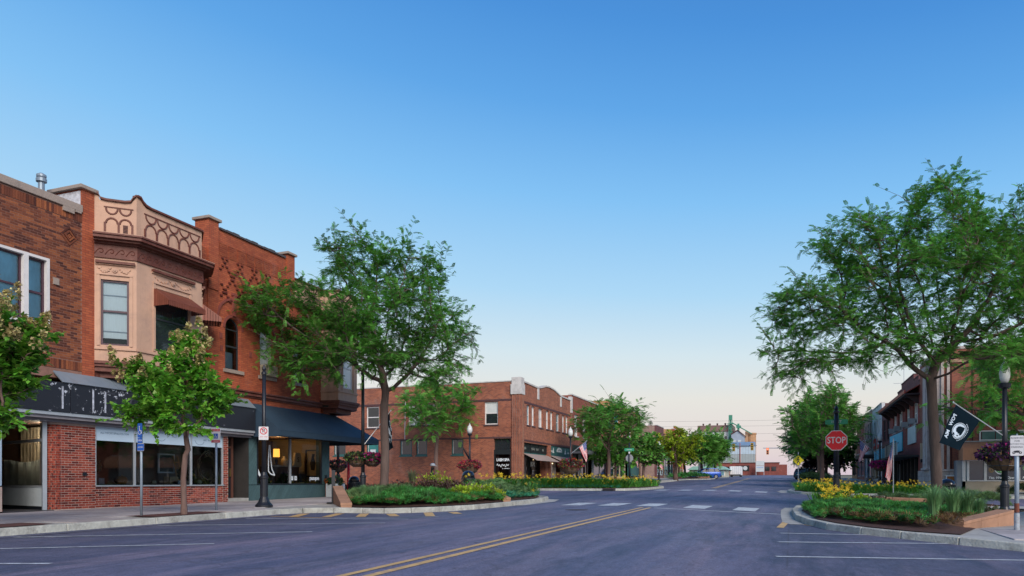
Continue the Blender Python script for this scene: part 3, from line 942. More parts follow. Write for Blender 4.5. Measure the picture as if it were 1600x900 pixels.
dm.build('diamond_ornament',BK_UMBER,b1)
MB().fbox(FL,14.55,14.71,-.012,.03,6.58,6.76).build('stone_block',STONE,b1)
mb = MB()
for a,b_ in ((11.9,12.0),(13.71,13.84),(14.36,14.44)):
    mb.fbox(FL,a,b_,-.14,.015,5.42,7.24)
mb.fbox(FL,12.0,14.36,-.14,.012,7.17,7.238); mb.fbox(FL,12.0,14.36,-.14,.03,5.36,5.45)
wf = mb.build('window_surround',FRAMEW,b1)
def sash(root,fr,u0,u1,w0,w1,wm,fm,pm,d=-.1,fw=.05,name='sash'):
    m_ = MB()
    m_.fbox(fr,u0,u0 +fw,d -.05,d,w0,w1); m_.fbox(fr,u1 -fw,u1,d -.05,d,w0,w1)
    m_.fbox(fr,u0 +fw,u1 -fw,d -.05,d -.002,w0,w0 +fw); m_.fbox(fr,u0 +fw,u1 -fw,d -.05,d -.002,w1 -fw,w1)
    m_.fbox(fr,u0 +fw,u1 -fw,d -.05,d +.004,wm -fw /2,wm +fw /2)
    o = m_.build(name,fm,root)
    return o
def panes(root,fr,u0,u1,segs,pm,d=-.125):
    for w0,w1 in segs:
        MB().poly([fr.p(u0,d,w0),fr.p(u1,d,w0),fr.p(u1,d,w1),fr.p(u0,d,w1)]).build('pane',pm,root)
s = sash(b1,FL,12.0,13.71,5.45,7.17,6.33,FRAMEP,None); panes(s,FL,12.05,13.66,((5.5,6.30),(6.36,7.12)),GLASSU)
s2 = sash(b1,FL,13.84,14.36,5.45,7.17,6.25,FRAMEP,None,fw=.06); panes(s2,FL,13.9,14.30,((5.5,6.22),(6.28,7.11)),GLASSU)
PLASTIC = M('pale_film_curtain',(.42,.68,.76),.35,.35,2.2,.5,5,stretch=(1,1,.4))
MB().fbox(FL,11.98,14.40,-.19,-.17,5.4,7.2).build('plastic_film',PLASTIC,b1)
MB().box(-33,-19.4,4,15.42,8.4,8.5).build('roof',ROOFM,b1)
MB().box(-33,-32.7,4,15.42,.2,8.8).build('back_wall',W_UMBER,b1)
MB().box(-33,-19.4,3.9,4.0,.0,8.8).build('end_wall',W_UMBER,b1)
vp = thing('roof_vent',(-20.1,14.95,8.5),'round metal vent pipe with a cap on the flat roof of the dark brick building','vent pipe')
MB().lathe([(.085,0),(.085,1.25)],(-20.1,14.95,8.5),12).build('pipe',GALV,vp,smooth=False)
MB().lathe([(.095,1.18),(.14,1.2),(.14,1.29),(.11,1.31),(.13,1.34),(.13,1.4),(.05,1.45)],(-20.1,14.95,8.5),14).build('cap',GALV,vp)

# ------------------------------------------------------------------ 2: tan bay building over the long storefront
b2 = thing('bay_window_building',(-19.1,17.9,gz(-19.1,17.9)+.15),'shop building with tan corner bay window, brown cornice and arched parapet tracery','building','shop buildings on the left side of the street')
# orange pilaster with cap, its flank painted white
MB().fbox(FL,15.44,15.84,-1.25,.0,4.0,9.55).build('pilaster',W_ORANGE,b2)
MB().fbox(FL,15.425,15.438,-1.24,-.06,8.9,9.5).build('painted_flank',M('flaking_white_paint',(.55,.56,.6),.8,.3,9,.4,25,dirt=(.2,.12,.1),dscale=5),b2)
MB().fbox(FL,15.33,15.92,-1.3,.09,9.552,9.66).build('pilaster_cap',STONE,b2,bevel=.015)
BAY = [(-19.1,15.84),(-18.3,16.6),(-18.3,19.2),(-19.1,19.97)]
def bayframe(a,b_):
    a,b_ = Vector((*a,0)),Vector((*b_,0)); u = (b_ -a); n = Vector((u.y,-u.x,0))
    return Fr(a,u,n),u.length
bay_wins = [[(.16,.90,5.14,7.07)],[(.70,2.05,5.14,7.07)],[(.2,.92,5.14,7.07)]]
orn = MB(); ledge = MB()
for k in range(3):
    fr,L_ = bayframe(BAY[k],BAY[k +1])
    wall(fr,0,L_,4.66,9.40,bay_wins[k],.15).build('bay_panel',TAN,b2)
    a,b_,c_,e = bay_wins[k][0]
    # flat surround, sill line, hood ledge
    sr = MB()
    sr.fbox(fr,a -.10,a -.02,0,.03,c_ -.02,7.2); sr.fbox(fr,b_ +.02,b_ +.10,0,.03,c_ -.02,7.2)
    sr.fbox(fr,a -.10,b_ +.10,0,.045,7.2,7.25)
    sr.fbox(fr,max(a -.16,.02),min(b_ +.16,L_ -.02),0,.05,7.50,7.53)
    sr.build('window_surround',TAN,b2)
    MB().fbox(fr,-.0,L_ +.0,0,.05,5.0,5.055).build('sill_band',TAN,b2)
    MB().fbox(fr,max(a -.15,.03),min(b_ +.17,L_ -.02),0,.11,7.535,7.61).build('hood_moulding',BROWN,b2)
    sw = MB(); mu = (a +b_)/2
    sw.prism(fr,[(mu +.075*math.cos(q),7.36+.075*math.sin(q)) for q in np.linspace(0,2*math.pi,12,endpoint=False)],.0,.035)
    sw.prism(fr,[(mu +.035*math.cos(q),7.36+.035*math.sin(q)) for q in np.linspace(0,2*math.pi,8,endpoint=False)],.035,.06)
    W_ = (b_ -a)/2
    for sgn in (-1,1):
        for i in range(7):
            f = i /6
            u = mu +sgn *(.13+f *(W_ -.10)); w = 7.34+.10*(2*f -1) ** 2-.03
            r = random.uniform(.018,.034)
            ang = random.uniform(0,3)
            sw.prism(fr,[(u +1.7*r *math.cos(q)*math.cos(ang)-r *math.sin(q)*math.sin(ang),w +1.7*r *math.cos(q)*math.sin(ang)+r *math.sin(q)*math.cos(ang)) for q in np.linspace(0,2*math.pi,6,endpoint=False)],0,.03)
    sw.build('carved_swag',TAN,b2,kind='stuff')
    # window
    f = sash(b2,fr,a,b_,c_,e,6.15,FRAMEP if k == 0 else FRAMED,None,d=-.05,fw=.055,name='window')
    if k == 0:
        panes(f,fr,a +.05,b_ -.05,((c_ +.05,6.12),(6.18,e -.05)),GLASSU,-.075)
        MB().fbox(fr,a,b_,-.13,-.12,5.36,e).build('blind',BLIND,f)
        for w in (5.55,6.62): MB().fbox(fr,a +.05,b_ -.05,-.105,-.095,w,w +.025).build('blind_rail',M('grey_rail',(.2,.24,.3)),f)
    else:
        panes(f,fr,a +.05,b_ -.05,((c_ +.05,6.12),(6.18,e -.05)),PANE_DARK,-.075)
    MB().fbox(fr,a -.05,b_ +.05,-.6,-.58,c_ -.05,e).build('room',ROOMB,f)
# cornice, frieze and base mouldings follow the bay plan
def bayband(off0,off1,z0,z1,mat,name,plan=BAY,ext=0.,parent=b2):
    def offs(o):
        P = [Vector((*p,0)) for p in plan]; out = []
        for i,p in enumerate(P):
            ns = []
            if i > 0: d = P[i]-P[i -1]; ns.append(Vector((d.y,-d.x,0)).normalized())
            if i < len(P)-1: d = P[i +1]-P[i]; ns.append(Vector((d.y,-d.x,0)).normalized())
            n = sum(ns,Vector()); n.normalize()
            k = 1/max(n.dot(ns[0]),.3)
            out.append(p +n *o *k)
        return out
    A,B = offs(off0),offs(off1)
    m_ = MB()
    for i in range(len(A)-1):
        a0,a1,c0,c1 = A[i],A[i +1],B[i],B[i +1]
        m_.hexa([(p.x,p.y,z) for z in (z0,z1) for p in (a0,a1,c1,c0)])
    return m_.build(name,mat,parent)
bayband(.0,.05,7.70,8.10,BROWN,'frieze')
for o0,o1,z0,z1 in ((0,.12,8.10,8.15),(0,.26,8.15,8.21),(0,.36,8.21,8.30),(0,.40,8.30,8.345)):
    bayband(o0,o1,z0,z1,BROWN,'cornice')
bayband(0,.40,8.346,8.36,TAN,'cornice_top')
for o0,o1,z0,z1 in ((-.1,.10,4.58,4.66),(-.15,.05,4.50,4.58),(-.25,-.02,4.36,4.50),(-.45,-.2,4.2,4.36)):
    bayband(o0,o1,z0,z1,BROWN,'base_moulding')
# running wave scroll on the frieze, in relief
for k in range(3):
    fr,L_ = bayframe(BAY[k],BAY[k +1]); n = round(L_ /.26); st = L_ /n
    for i in range(n):
        u0 = i *st; pts = []
        for q in np.linspace(0,1,7):
            pts.append((u0 +st *.62*q,7.79+.17*math.sin(q *math.pi /2)))
        for q in np.linspace(0,1.35,8):
            r = .075-.03*q
            pts.append((u0 +st *.62+r *math.sin(q *math.pi)*1.0,7.885+r *math.cos(q *math.pi)))
        MB().tube([fr.p(u,.055,w) for u,w in pts],.013,4).build('wave_scroll',BROWN,b2)
# parapet coping with raised shoulders
def coping_line(fr,pts,mat,name,d0=-.16,d1=.07,th=.055):
    m_ = MB()
    for (u0,w0),(u1,w1) in zip(pts,pts[1:]):
        m_.hexa([fr.p(u,d,w) for dw in (0,th) for u,w,d in ((u0,w0 +dw,d0),(u1,w1 +dw,d0),(u1,w1 +dw,d1),(u0,w0 +dw,d1))])
    return m_.build(name,mat,b2)
frA,LA = bayframe(BAY[0],BAY[1]); frB,LB = bayframe(BAY[1],BAY[2]); frC,LC = bayframe(BAY[2],BAY[3])
def shoulder(m_,fr,P): m_.prism(fr,P,-.15,-.001)
m_ = MB()
shoulder(m_,frA,[(0,9.4),(.14,9.4),(.10,9.52),(0,9.55)]); m_.build('parapet_shoulder',TAN,b2); m_ = MB(); shoulder(m_,frA,[(LA,9.4),(LA -.14,9.4),(LA -.08,9.5),(LA,9.6)])
m_.build('parapet_shoulder',TAN,b2); m_ = MB(); shoulder(m_,frB,[(0,9.4),(.34,9.4),(.2,9.5),(.12,9.6),(0,9.62)])
m_.build('parapet_shoulder',TAN,b2)
coping_line(frA,[(0,9.56),(.10,9.54),(.16,9.42),(.3,9.39),(.8,9.39),(.95,9.42),(1.02,9.55),(LA,9.62)],BROWN,'parapet_coping')
coping_line(frB,[(0,9.62),(.12,9.61),(.2,9.51),(.32,9.44),(.5,9.41),(LB,9.40)],BROWN,'parapet_coping')
coping_line(frC,[(0,9.40),(LC,9.40)],BROWN,'parapet_coping')
def tracery(fr,u0,n,s_,zb=8.37,zs=8.86,ztop=9.2):
    """n round arches on posts with inverted arches above"""
    r = s_ /2
    for i in range(n):
        c = u0 +s_ *(i +.5)
        pts = [fr.p(c +(r -.028)*math.cos(q),.0,zs -.12+(r -.028)*math.sin(q)) for q in np.linspace(math.pi,0,10)]
        MB().tube(pts,.030,6).build('arch_moulding',BROWN,b2)
        pts = [fr.p(c +(r -.028)*math.cos(q),.0,ztop -.02+(r *.92)*math.sin(q)) for q in np.linspace(-math.pi,0,10)]
        MB().tube(pts,.028,6).build('arch_moulding',BROWN,b2)
    for i in range(n +1):
        u = u0 +s_ *i
        MB().fbox(fr,u -.028,u +.028,-.01,.03,zb,zs -.1).build('arch_post',BROWN,b2)
    MB().fbox(fr,u0 -.03,u0 +n *s_ +.03,-.01,.02,ztop,ztop +.03).build('panel_edge',BROWN,b2)
tracery(frA,.27,2,.36)
tracery(frB,.30,5,.44)
g_ = MB().fbox(frA,.72,.90,0,.02,8.40,8.74).build('vent_frame',TAN,b2)
lv = MB()
for k in range(7): lv.fbox(frA,.745,.875,.018,.028,8.43+k *.042,8.43+k *.042+.02)
MB().fbox(frA,.745,.875,.015,.021,8.42,8.72).build('vent_dark',DARK,b2)
lv.build('vent_louvre',BROWN,b2)
# ribbed metal awnings over the second and third bay windows
def rib_awning(fr,u0,u1,w1,w0,proj,name='awning'):
    root = thing(name,fr.p((u0 +u1)/2,0,w1),'','awning')
    n = max(6,int((u1 -u0 +.1)/.07)); m_ = MB(); st = (u1 -u0)/n
    for i in range(n):
        a,b_ = u0 +i *st,u0 +(i +1)*st -.012
        m_.hexa([fr.p(a,.02,w1),fr.p(b_,.02,w1),fr.p(b_ ,proj,w0),fr.p(a,proj,w0),fr.p(a,.02,w1 +.02),fr.p(b_,.02,w1 +.02),fr.p(b_,proj +.01,w0 +.02),fr.p(a,proj +.01,w0 +.02)])
    m_.build('ribbed_sheet',AWN_BR,root)
    v = MB()
    for i in range(n):
        a,b_ = u0 +i *st,u0 +(i +1)*st -.012
        v.prism(fr,[(a,w0 +.015),(a,w0 -.12),((a +b_)/2,w0 -.15),(b_,w0 -.12),(b_,w0 +.015)],proj -.005,proj +.008)
    v.build('valance',AWN_BR,root)
    k = 7
    for s_ in (u0 -.012,u1):
        ch = MB()
        for i in range(k):
            d0,d1 = .02+(proj -.02)*i /k,.02+(proj -.02)*(i +1)/k -.012
            za = lambda d: w1 +(w0 -w1)*(d -.02)/(proj -.02)
            ch.hexa([fr.p(s_ +t_,d,z) for t_ in (0,.01) for d,z in ((d0,w0 -.12),(d1,w0 -.12),(d1,za(d1)),(d0,za(d0)))])
        ch.build('cheek',AWN_BR,root,kind='stuff')
    return root
AWN_BR = M('brown_awning_sheet',(.19,.058,.036),.5,.2,3,rnd=.12,metal=.1)
aw = rib_awning(frB,.62,2.12,7.03,6.62,.62); tag(aw,'brown ribbed metal awning over the right-hand window of the tan bay',None,'brown metal awnings on the tan bay')
aw = rib_awning(frC,.12,LC -.1,7.03,6.62,.62); tag(aw,'brown ribbed metal awning on the far side of the tan bay, against orange brick',None,'brown metal awnings on the tan bay')
MB().box(-33,-19.2,15.45,19.95,8.75,8.85).build('roof',ROOFM,b2)
MB().box(-33,-32.7,15.45,20.2,.2,9.3).build('back_wall',W_UMBER,b2)
MB().fbox(FL,15.84,20.3,-.35,-.05,3.9,4.66).build('wall_below_bay',BROWN,b2)
MB().fbox(FL,19.97,20.3,-.3,-.02,4.0,9.3).build('wall',W_ORANGE,b2)

# --- the storefront: one long shop front below both
SF0 = 6.0
zb = .34
trim = MB()
trim.fbox(FL,SF0,22.40,-.25,.30,2.93,3.02)
trim.build('storefront_beam',ALU,b2)
MB().fbox(FL,SF0,22.40,-.25,.24,2.84,2.93).build('storefront_beam',M('weathered_trim',(.22,.21,.23),.6,.2,3),b2)
MB().fbox(FL,SF0,22.40,-.25,.12,2.76,2.84).build('storefront_beam',M('dull_trim',(.15,.14,.16),.6,.2,3),b2)
def peel_mat():
    m = bpy.data.materials.new('peeling_black_sign_paint'); t,b,out = nodes(m); L = t.links.new
    geo = t.nodes.new('ShaderNodeNewGeometry')
    n1 = t.nodes.new('ShaderNodeTexNoise'); n1.inputs['Scale'].default_value = 7; n1.inputs['Detail'].default_value = 10; n1.inputs['Roughness'].default_value = .72
    n2 = t.nodes.new('ShaderNodeTexNoise'); n2.inputs['Scale'].default_value = .55; n2.inputs['Detail'].default_value = 3
    L(geo.outputs['Position'],n1.inputs['Vector']); L(geo.outputs['Position'],n2.inputs['Vector'])
    ad = t.nodes.new('ShaderNodeMath'); ad.operation = 'ADD'; L(n1.outputs[0],ad.inputs[0]); L(n2.outputs[0],ad.inputs[1])
    mr = t.nodes.new('ShaderNodeMapRange'); mr.inputs[1].default_value,mr.inputs[2].default_value = 1.13,1.15
    sy = t.nodes.new('ShaderNodeSeparateXYZ'); L(geo.outputs['Position'],sy.inputs[0])
    d_ = t.nodes.new('ShaderNodeMath'); d_.operation = 'SUBTRACT'; L(sy.outputs[1],d_.inputs[0]); d_.inputs[1].default_value = 18.6
    e_ = t.nodes.new('ShaderNodeMath'); e_.operation = 'ABSOLUTE'; L(d_.outputs[0],e_.inputs[0])
    f_ = t.nodes.new('ShaderNodeMapRange'); f_.inputs[1].default_value,f_.inputs[2].default_value,f_.inputs[3].default_value,f_.inputs[4].default_value = 1.2,4.,-.13,.05; L(e_.outputs[0],f_.inputs[0])
    g2 = t.nodes.new('ShaderNodeMath'); g2.operation = 'ADD'; L(ad.outputs[0],g2.inputs[0]); L(f_.outputs[0],g2.inputs[1]); ad = g2
    L(ad.outputs[0],mr.inputs[0])
    mx = t.nodes.new('ShaderNodeMixRGB'); mx.inputs[1].default_value = (.016,.018,.026,1); mx.inputs[2].default_value = (.50,.54,.62,1)
    L(mr.outputs[0],mx.inputs[0]); L(mx.outputs[0],b.inputs['Base Color']); b.inputs['Roughness'].default_value = .45
    bp = t.nodes.new('ShaderNodeBump'); bp.inputs['Strength'].default_value = .5; bp.inputs['Distance'].default_value = .004; bp.invert = True
    L(mr.outputs[0],bp.inputs['Height']); L(bp.outputs[0],b.inputs['Normal'])
    return m
PEEL = peel_mat()
for k,(a,b_) in enumerate(((SF0,9.6),(9.62,12.2),(12.22,14.8),(14.82,17.4),(17.42,19.9),(19.92,22.38))):
    MB().fbox(FL,a,b_,-.2,.33,3.03,3.84).build('sign_panel',PEEL,b2)
# ghost letters left on the sign board
GH = M('ghost_letter',(.035,.038,.05),.4)
cg = []
for q in np.linspace(0,2*math.pi,22): cg.append(FL.p(17.1+.30*math.cos(q),.335,3.43+.31*math.sin(q)))
MB().tube(cg,.03,5,cap=False).build('ghost_letter',GH,b2)
for u in (14.55,15.5,15.9):
    MB().fbox(FL,u,u +.05,.33,.338,3.12,3.74).build('ghost_letter',M('flaked_letter',(.4,.43,.5),.6,.7,9),b2)
MB().fbox(FL,15.95,16.25,.33,.338,3.68,3.74).build('ghost_letter',GH,b2)
# sheet metal hood over the sign
for k,(a,b_) in enumerate(((14.55,16.35),(16.37,17.2),(17.22,19.8),(19.82,22.38),(10.2,12.5))):
    dz = (0,.0,-.03,.02,0)[k]
    MB().hexa([FL.p(u,d,w) for u,d,w in ((a,.36,3.84),(b_,.36,3.84),(b_,-.02,4.16+dz),(a,-.02,4.16),(a,.38,3.855),(b_,.38,3.855),(b_,0,4.19+dz),(a,0,4.19))]).build('sheet_metal_hood',GALV,b2)
# brick pier with a rounded corner into the entrance
def pier_plan():
    P = [(-19.1,15.88),(-19.55,15.88),(-19.55,14.49)]
    for q in np.linspace(0,1,6): P.append((-19.38+.28*math.sin(q *math.pi /2),14.49+.28*(1-math.cos(q *math.pi /2))))
    return P[::-1]
P_ = pier_plan()
MB().zprism([(x -.012*(x >-19.3),y +.012*(y < 14.8)) for x,y in P_][::-1],.30,2.76).build('brick_pier',MORT_L,b2)
bricks(b2,FL,14.80,15.88,zb,2.75,BK_RED,nind=170,key='r',d=-.007)
bricks(b2,FL,15.89,21.08,zb +.01,.95,BK_RED,nind=130,key='r',d=-.015)
# bricks round the curve
rest = MB(); z = zb; r_ = 0
while z < 2.7:
    a =-(r_ % 2)*.107
    while a < .30*math.pi /2+.05:
        l = min(.201,.30*math.pi /2-a)
        if a < 0: a,l = 0,l +a
        if .30*math.pi /2-a -l < .08: l = .30*math.pi /2-a
        if l < .02: break
        if l > .03:
            f = lambda q,rr: (-19.38+rr *math.sin(q),14.77-rr *math.cos(q))
            qs = np.linspace(a /.29,(a +l)/.29,6)
            for q0,q1 in zip(qs,qs[1:]):
                rest.hexa([(x,y,zz) for zz in (z,z +.0555) for x,y in (f(q0,.255),f(q1,.255),f(q1,.2775),f(q0,.2775))])
        a += l +.012
    z += .0677; r_ += 1
rest.build('curved_brickwork',BK_RED,b2,kind='stuff')
z = zb; r_ = 0; FE = Fr((-19.38,14.49,0),(-1,0,0),(0,-1,0))
MB().fbox(FL,15.88,21.09,-.25,-.02,.25,.965).build('stall_riser',MORT_L,b2)
MB().fbox(FL,15.88,21.1,-.25,.03,.966,1.0).build('sill',ALU,b2)
MB().fbox(FL,21.1,21.33,-.25,-.013,.25,2.76).build('end_pier',MORT_L,b2)
bricks(b2,FL,21.1,21.33,zb +.02,2.75,BK_RED,nind=0,L_=.20,key='r',d=-.008)
bw = MB().fbox(FL,15.45,15.57,.0,.03,1.28,1.38); bw.build('wall_box',BLACKM,b2)
pv = [15.89,17.29,19.6,21.09]
fm = MB()
for u in pv: fm.fbox(FL,u -.03,u +.03,-.12,-.02,1.0,2.92)
fm.fbox(FL,15.89,21.09,-.11,-.03,2.74,2.78)
fm.build('window_frame',ALU,b2)
SIGNW = M('pale_blue_sign_panel',(.45,.58,.70),.5,.06,2)
TXT = M('slate_lettering',(.10,.16,.24),.6)
for i,(a,b_) in enumerate(zip(pv,pv[1:])):
    g = MB().poly([FL.p(a +.03,-.07,1.0),FL.p(b_ -.03,-.07,1.0),FL.p(b_ -.03,-.07,2.74),FL.p(a +.03,-.07,2.74)]).build('shop_window_pane',GLASS,b2)
    sg = MB().fbox(FL,a +.03,b_ -.03,-.066,-.05,2.33,2.74).build('window_sign',SIGNW,b2)
text("ALLYWORTSPHOTO.COM",FL,16.58,-.049,2.56,.085,TXT,b2,ext=.002)
text("ALLY",FL,18.9,-.049,2.60,.10,TXT,b2,ext=.002)
text("ART PHOTO",FL,20.45,-.049,2.55,.10,TXT,b2,ext=.002)
for c,r in ((18.35,.16),(20.0,.22)):
    MB().tube([FL.p(c +r *math.cos(q),-.049,2.56+r *.8*math.sin(q)) for q in np.linspace(3.3,5.9,10)],.006,4).build('drawn_swirl',TXT,b2)
# inside of the shop
rm = MB()
rm.poly([(-24.2,15.9,.3),(-24.2,22.3,.3),(-24.2,22.3,2.9),(-24.2,15.9,2.9)])
rm.poly([(-24.2,15.9,.36),(-19.3,15.9,.36),(-19.3,21.2,.36),(-24.2,21.2,.36)])
rm.poly([(-24.2,15.9,2.86),(-24.2,21.2,2.86),(-19.3,21.2,2.86),(-19.3,15.9,2.86)])
rm.poly([(-24.2,15.9,.3),(-24.2,15.9,2.9),(-19.3,15.9,2.9),(-19.3,15.9,.3)])
rm.poly([(-24.2,21.2,.3),(-19.3,21.2,.3),(-19.3,21.2,2.9),(-24.2,21.2,2.9)])
rm.build('shop_interior',ROOMB,b2)
MB().box(-20.0,-19.36,15.92,21.05,.98,1.02).build('display_shelf',M('grey_shelf',(.25,.24,.22),.7),b2)
MB().box(-20.9,-20.85,18.2,20.9,1.0,2.85).build('partition',M('taupe_partition',(.22,.17,.145),.9,.2,1),b2)
# entrance recess on the left: slanting display window, panelled base, white curtain
ent = MB()
E0,E1 = Vector((-19.3,14.40,0)),Vector((-22.4,15.3,0))
fe = Fr(E0,(E1 -E0),Vector((0,0,0))+Vector(((E1 -E0).y,-(E1 -E0).x,0))*-1)
if fe.n.y > 0: fe.n =-fe.n
Le = (E1 -E0).length
MB().fbox(fe,0,Le,-.05,0,.42,.96).build('entrance_panel',M('pale_panel',(.55,.62,.66),.5,.1,2),b2)
MB().fbox(fe,0,Le,-.05,-.01,.30,.42).build('entrance_plinth',BLACKM,b2)
em = MB()
em.fbox(fe,-.06,.0,-.08,.03,.32,2.76); em.fbox(fe,0,Le,-.06,.02,2.22,2.30); em.fbox(fe,0,Le,-.06,.015,.96,1.0); em.fbox(fe,-.01,.03,-.05,.01,1.0,2.22)
em.build('entrance_frame',ALU,b2)
MB().poly([fe.p(.0,-.03,1.0),fe.p(.0,-.03,2.76),fe.p(Le,-.03,2.76),fe.p(Le,-.03,1.0)]).build('entrance_pane',GLASS,b2)
cu = []
for k in range(61):
    u = Le *k /60; cu.append((u,-.16+.03*math.sin(k *1.3)+.015*math.sin(k *3.1),1.72+.05*math.cos(k /60*6.28)))
m_ = MB()
for a,b_ in zip(cu,cu[1:]):
    m_.poly([fe.p(a[0],a[1],1.0),fe.p(b_[0],b_[1],1.0),fe.p(b_[0],b_[1],b_[2]),fe.p(a[0],a[1],a[2])])
m_.build('hanging_sheet',M('white_sheet',(.50,.55,.54),.9,.15,3),b2,smooth=True)
m_ = MB()
for k in range(40):
    a,b_ = .2+k *.06,.2+(k +1)*.06
    m_.poly([fe.p(a,-.42+.05*math.sin(k *1.6),1.3),fe.p(b_,-.42+.05*math.sin(k *1.6+1.6),1.3),fe.p(b_,-.42+.05*math.sin(k *1.6+1.6),2.7),fe.p(a,-.42+.05*math.sin(k *1.6),2.7)])
m_.build('curtain',CURT,b2,smooth=True)
m_ = MB().poly([(-23.5,15.6,.3),(-19.55,15.6,.3),(-19.55,15.6,2.8),(-23.5,15.6,2.8)])
m_.build('entrance_back',M('brown_panelling',(.12,.06,.035),.8,.3,3),b2)
MB().box(-23.5,-19.12,SF0,14.6,.29,.325).build('entrance_floor',M('dark_tile',(.05,.045,.05),.6,.3,5),b2)
MB().box(-23.5,-19.12,SF0,15.4,2.77,2.83).build('entrance_ceiling',M('brown_soffit',(.08,.05,.04),.8),b2)
MB().box(-23.6,-23.5,SF0,15.4,.3,2.8).build('entrance_rear',DARK,b2)
MB().fbox(FL,SF0,13.15,-.3,-.03,1.0,2.76).build('left_bay',M('pale_blue_panel',(.36,.47,.58),.5,.1,2),b2)
MB().fbox(FL,SF0,13.15,-.3,-.02,.25,.97).build('left_riser',MORT_L,b2)
bricks(b2,FL,12.6,13.16,zb -.02,.97,BK_RED,nind=0,key='r',d=-.024)
for k,u in enumerate((.35,.62)):
    o = thing('spotlight',fe.p(u,-.25,2.62),'small lit ceiling spotlight behind the glass of the recessed entrance, '+('nearer the brick pier' if k == 0 else 'second from the brick pier'),'spotlight','spotlights in the recessed entrance')
    MB().lathe([(.02,0),(.035,.05),(.035,.1)],fe.p(u,-.25,2.62),8).build('can',BLACKM,o)
    MB().lathe([(.005,-.03),(.026,-.015),(.028,.004)],fe.p(u,-.25,2.62),8).build('bulb',emit('spot_glow',(1,.85,.6),12),o)
    lamp_light(fe.p(u,-.18,2.5),14,(1,.82,.58),.04)
# recessed door at the far end of the storefront
MB().box(-20.5,-19.1,21.32,22.40,.3,.50).build('door_step',CONC,b2)
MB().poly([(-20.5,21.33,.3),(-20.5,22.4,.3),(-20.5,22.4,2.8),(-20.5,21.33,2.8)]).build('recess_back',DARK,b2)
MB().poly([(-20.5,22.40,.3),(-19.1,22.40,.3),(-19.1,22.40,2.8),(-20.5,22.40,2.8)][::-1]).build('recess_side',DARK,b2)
FD = Fr((-19.55,0,0),(0,1,0),(1,0,0))
dj = MB(); dj.fbox(FD,21.33,21.38,-.08,.03,.5,2.76); dj.fbox(FD,21.96,22.06,-.08,.03,.5,2.76); dj.fbox(FD,21.38,21.96,-.08,.02,2.34,2.42); dj.build('door_frame',M('mahogany_frame',(.12,.05,.035),.5,.2,4),b2)
dr = MB(); dr.fbox(FD,21.385,21.47,-.05,0,.52,2.33); dr.fbox(FD,21.87,21.955,-.05,0,.52,2.33); dr.fbox(FD,21.47,21.87,-.05,0,.52,.70); dr.fbox(FD,21.47,21.87,-.05,0,2.2,2.33)
door = dr.build('door',BLACKM,b2)
MB().poly([FD.p(21.47,-.03,.7),FD.p(21.87,-.03,.7),FD.p(21.87,-.03,2.2),FD.p(21.47,-.03,2.2)]).build('door_pane',M('olive_pane',(.13,.115,.05),.08,.3,2,spec=.8),door)  # door glass in one mottled olive tone
MB().fbox(FD,21.89,21.92,0,.05,1.3,1.6).build('handle',M('brass',(.5,.35,.15),.3,metal=.9),door)
MB().poly([FD.p(21.38,-.03,2.42),FD.p(21.96,-.03,2.42),FD.p(21.96,-.03,2.76),FD.p(21.38,-.03,2.76)]).build('transom_pane',PANE_DARK,b2)

# ------------------------------------------------------------------ 3: orange brick corner building
b3 = thing('corner_brick_building',(-19.1,24,gz(-19.1,24)+.15),'orange red brick corner building with diamond brick pattern and dark blue awning','building','shop buildings on the left side of the street')
def arch_wall(fr,u0,u1,w0,w1,arcs,t=.3):
    ops = [(c -r,c +r,wb,ws +r) for c,r,wb,ws in arcs]
    m_ = wall(fr,u0,u1,w0,w1,ops,t)
    for c,r,wb,ws in arcs:
        n = 12
        A = [(c +r *math.cos(q),ws +r *math.sin(q)) for q in np.linspace(0,math.pi,n +1)]
        for (a0,b0),(a1,b1) in zip(A,A[1:]):
            m_.poly([fr.p(a0,0,b0),fr.p(a0,0,ws +r),fr.p(a1,0,ws +r),fr.p(a1,0,b1)][::1])
            m_.poly([fr.p(a0,0,b0),fr.p(a1,0,b1),fr.p(a1,-t,b1),fr.p(a0,-t,b0)])
    return m_
ARCS = [(21.58,.41,5.2,6.68),(23.44,.41,5.2,6.68),(25.45,.38,5.2,6.68)]
arch_wall(FL,20.35,26.95,3.86,9.45,ARCS).build('wall',W_ORANGE,b3)
wall(FL,20.80,24.95,9.45,10.12,[],.3,.0).build('parapet',W_ORANGE,b3)
for u0,u1,ul,ur in ((20.30,20.78,20.22,20.86),(24.62,25.06,24.54,25.14)):
    MB().fbox(FL,u0,u1,-.55,.07,7.9 if u0 < 21 else 8.3,10.32).build('pilaster',W_ORANGE,b3)
    MB().fbox(FL,ul,ur,-.62,.15,10.321,10.42).build('pilaster_cap',STONE,b3,bevel=.015)
MB().fbox(FL,20.30,20.78,-.3,.03,3.9,7.9).build('pilaster',W_ORANGE,b3)
# stepped clay coping tiles along the parapet
n = 11
for k in range(n):
    a = 20.86+(24.54-20.86)*k /n; b_ = a +(24.54-20.86)/n -.012
    MB().fbox(FL,a,b_,-.34,.06,10.121+.004*(k % 2),10.19+.016*(k % 3)).build('coping_tile',M('dark_coping',(.07,.06,.065),.7,.3,6) if k == 0 else bpy.data.materials['dark_coping'],b3)
# corbelled fringe: bays of proud courses with slots between
for k in range(8):
    a = 20.86+k *.468
    if a +.4 > 24.6: break
    for j in range(7):
        MB().fbox(FL,a,a +.41-.0*j,-.01,.045-.004*j,9.68-j *.068-.052,9.68-j *.068).build('corbel_course',W_ORANGE,b3)
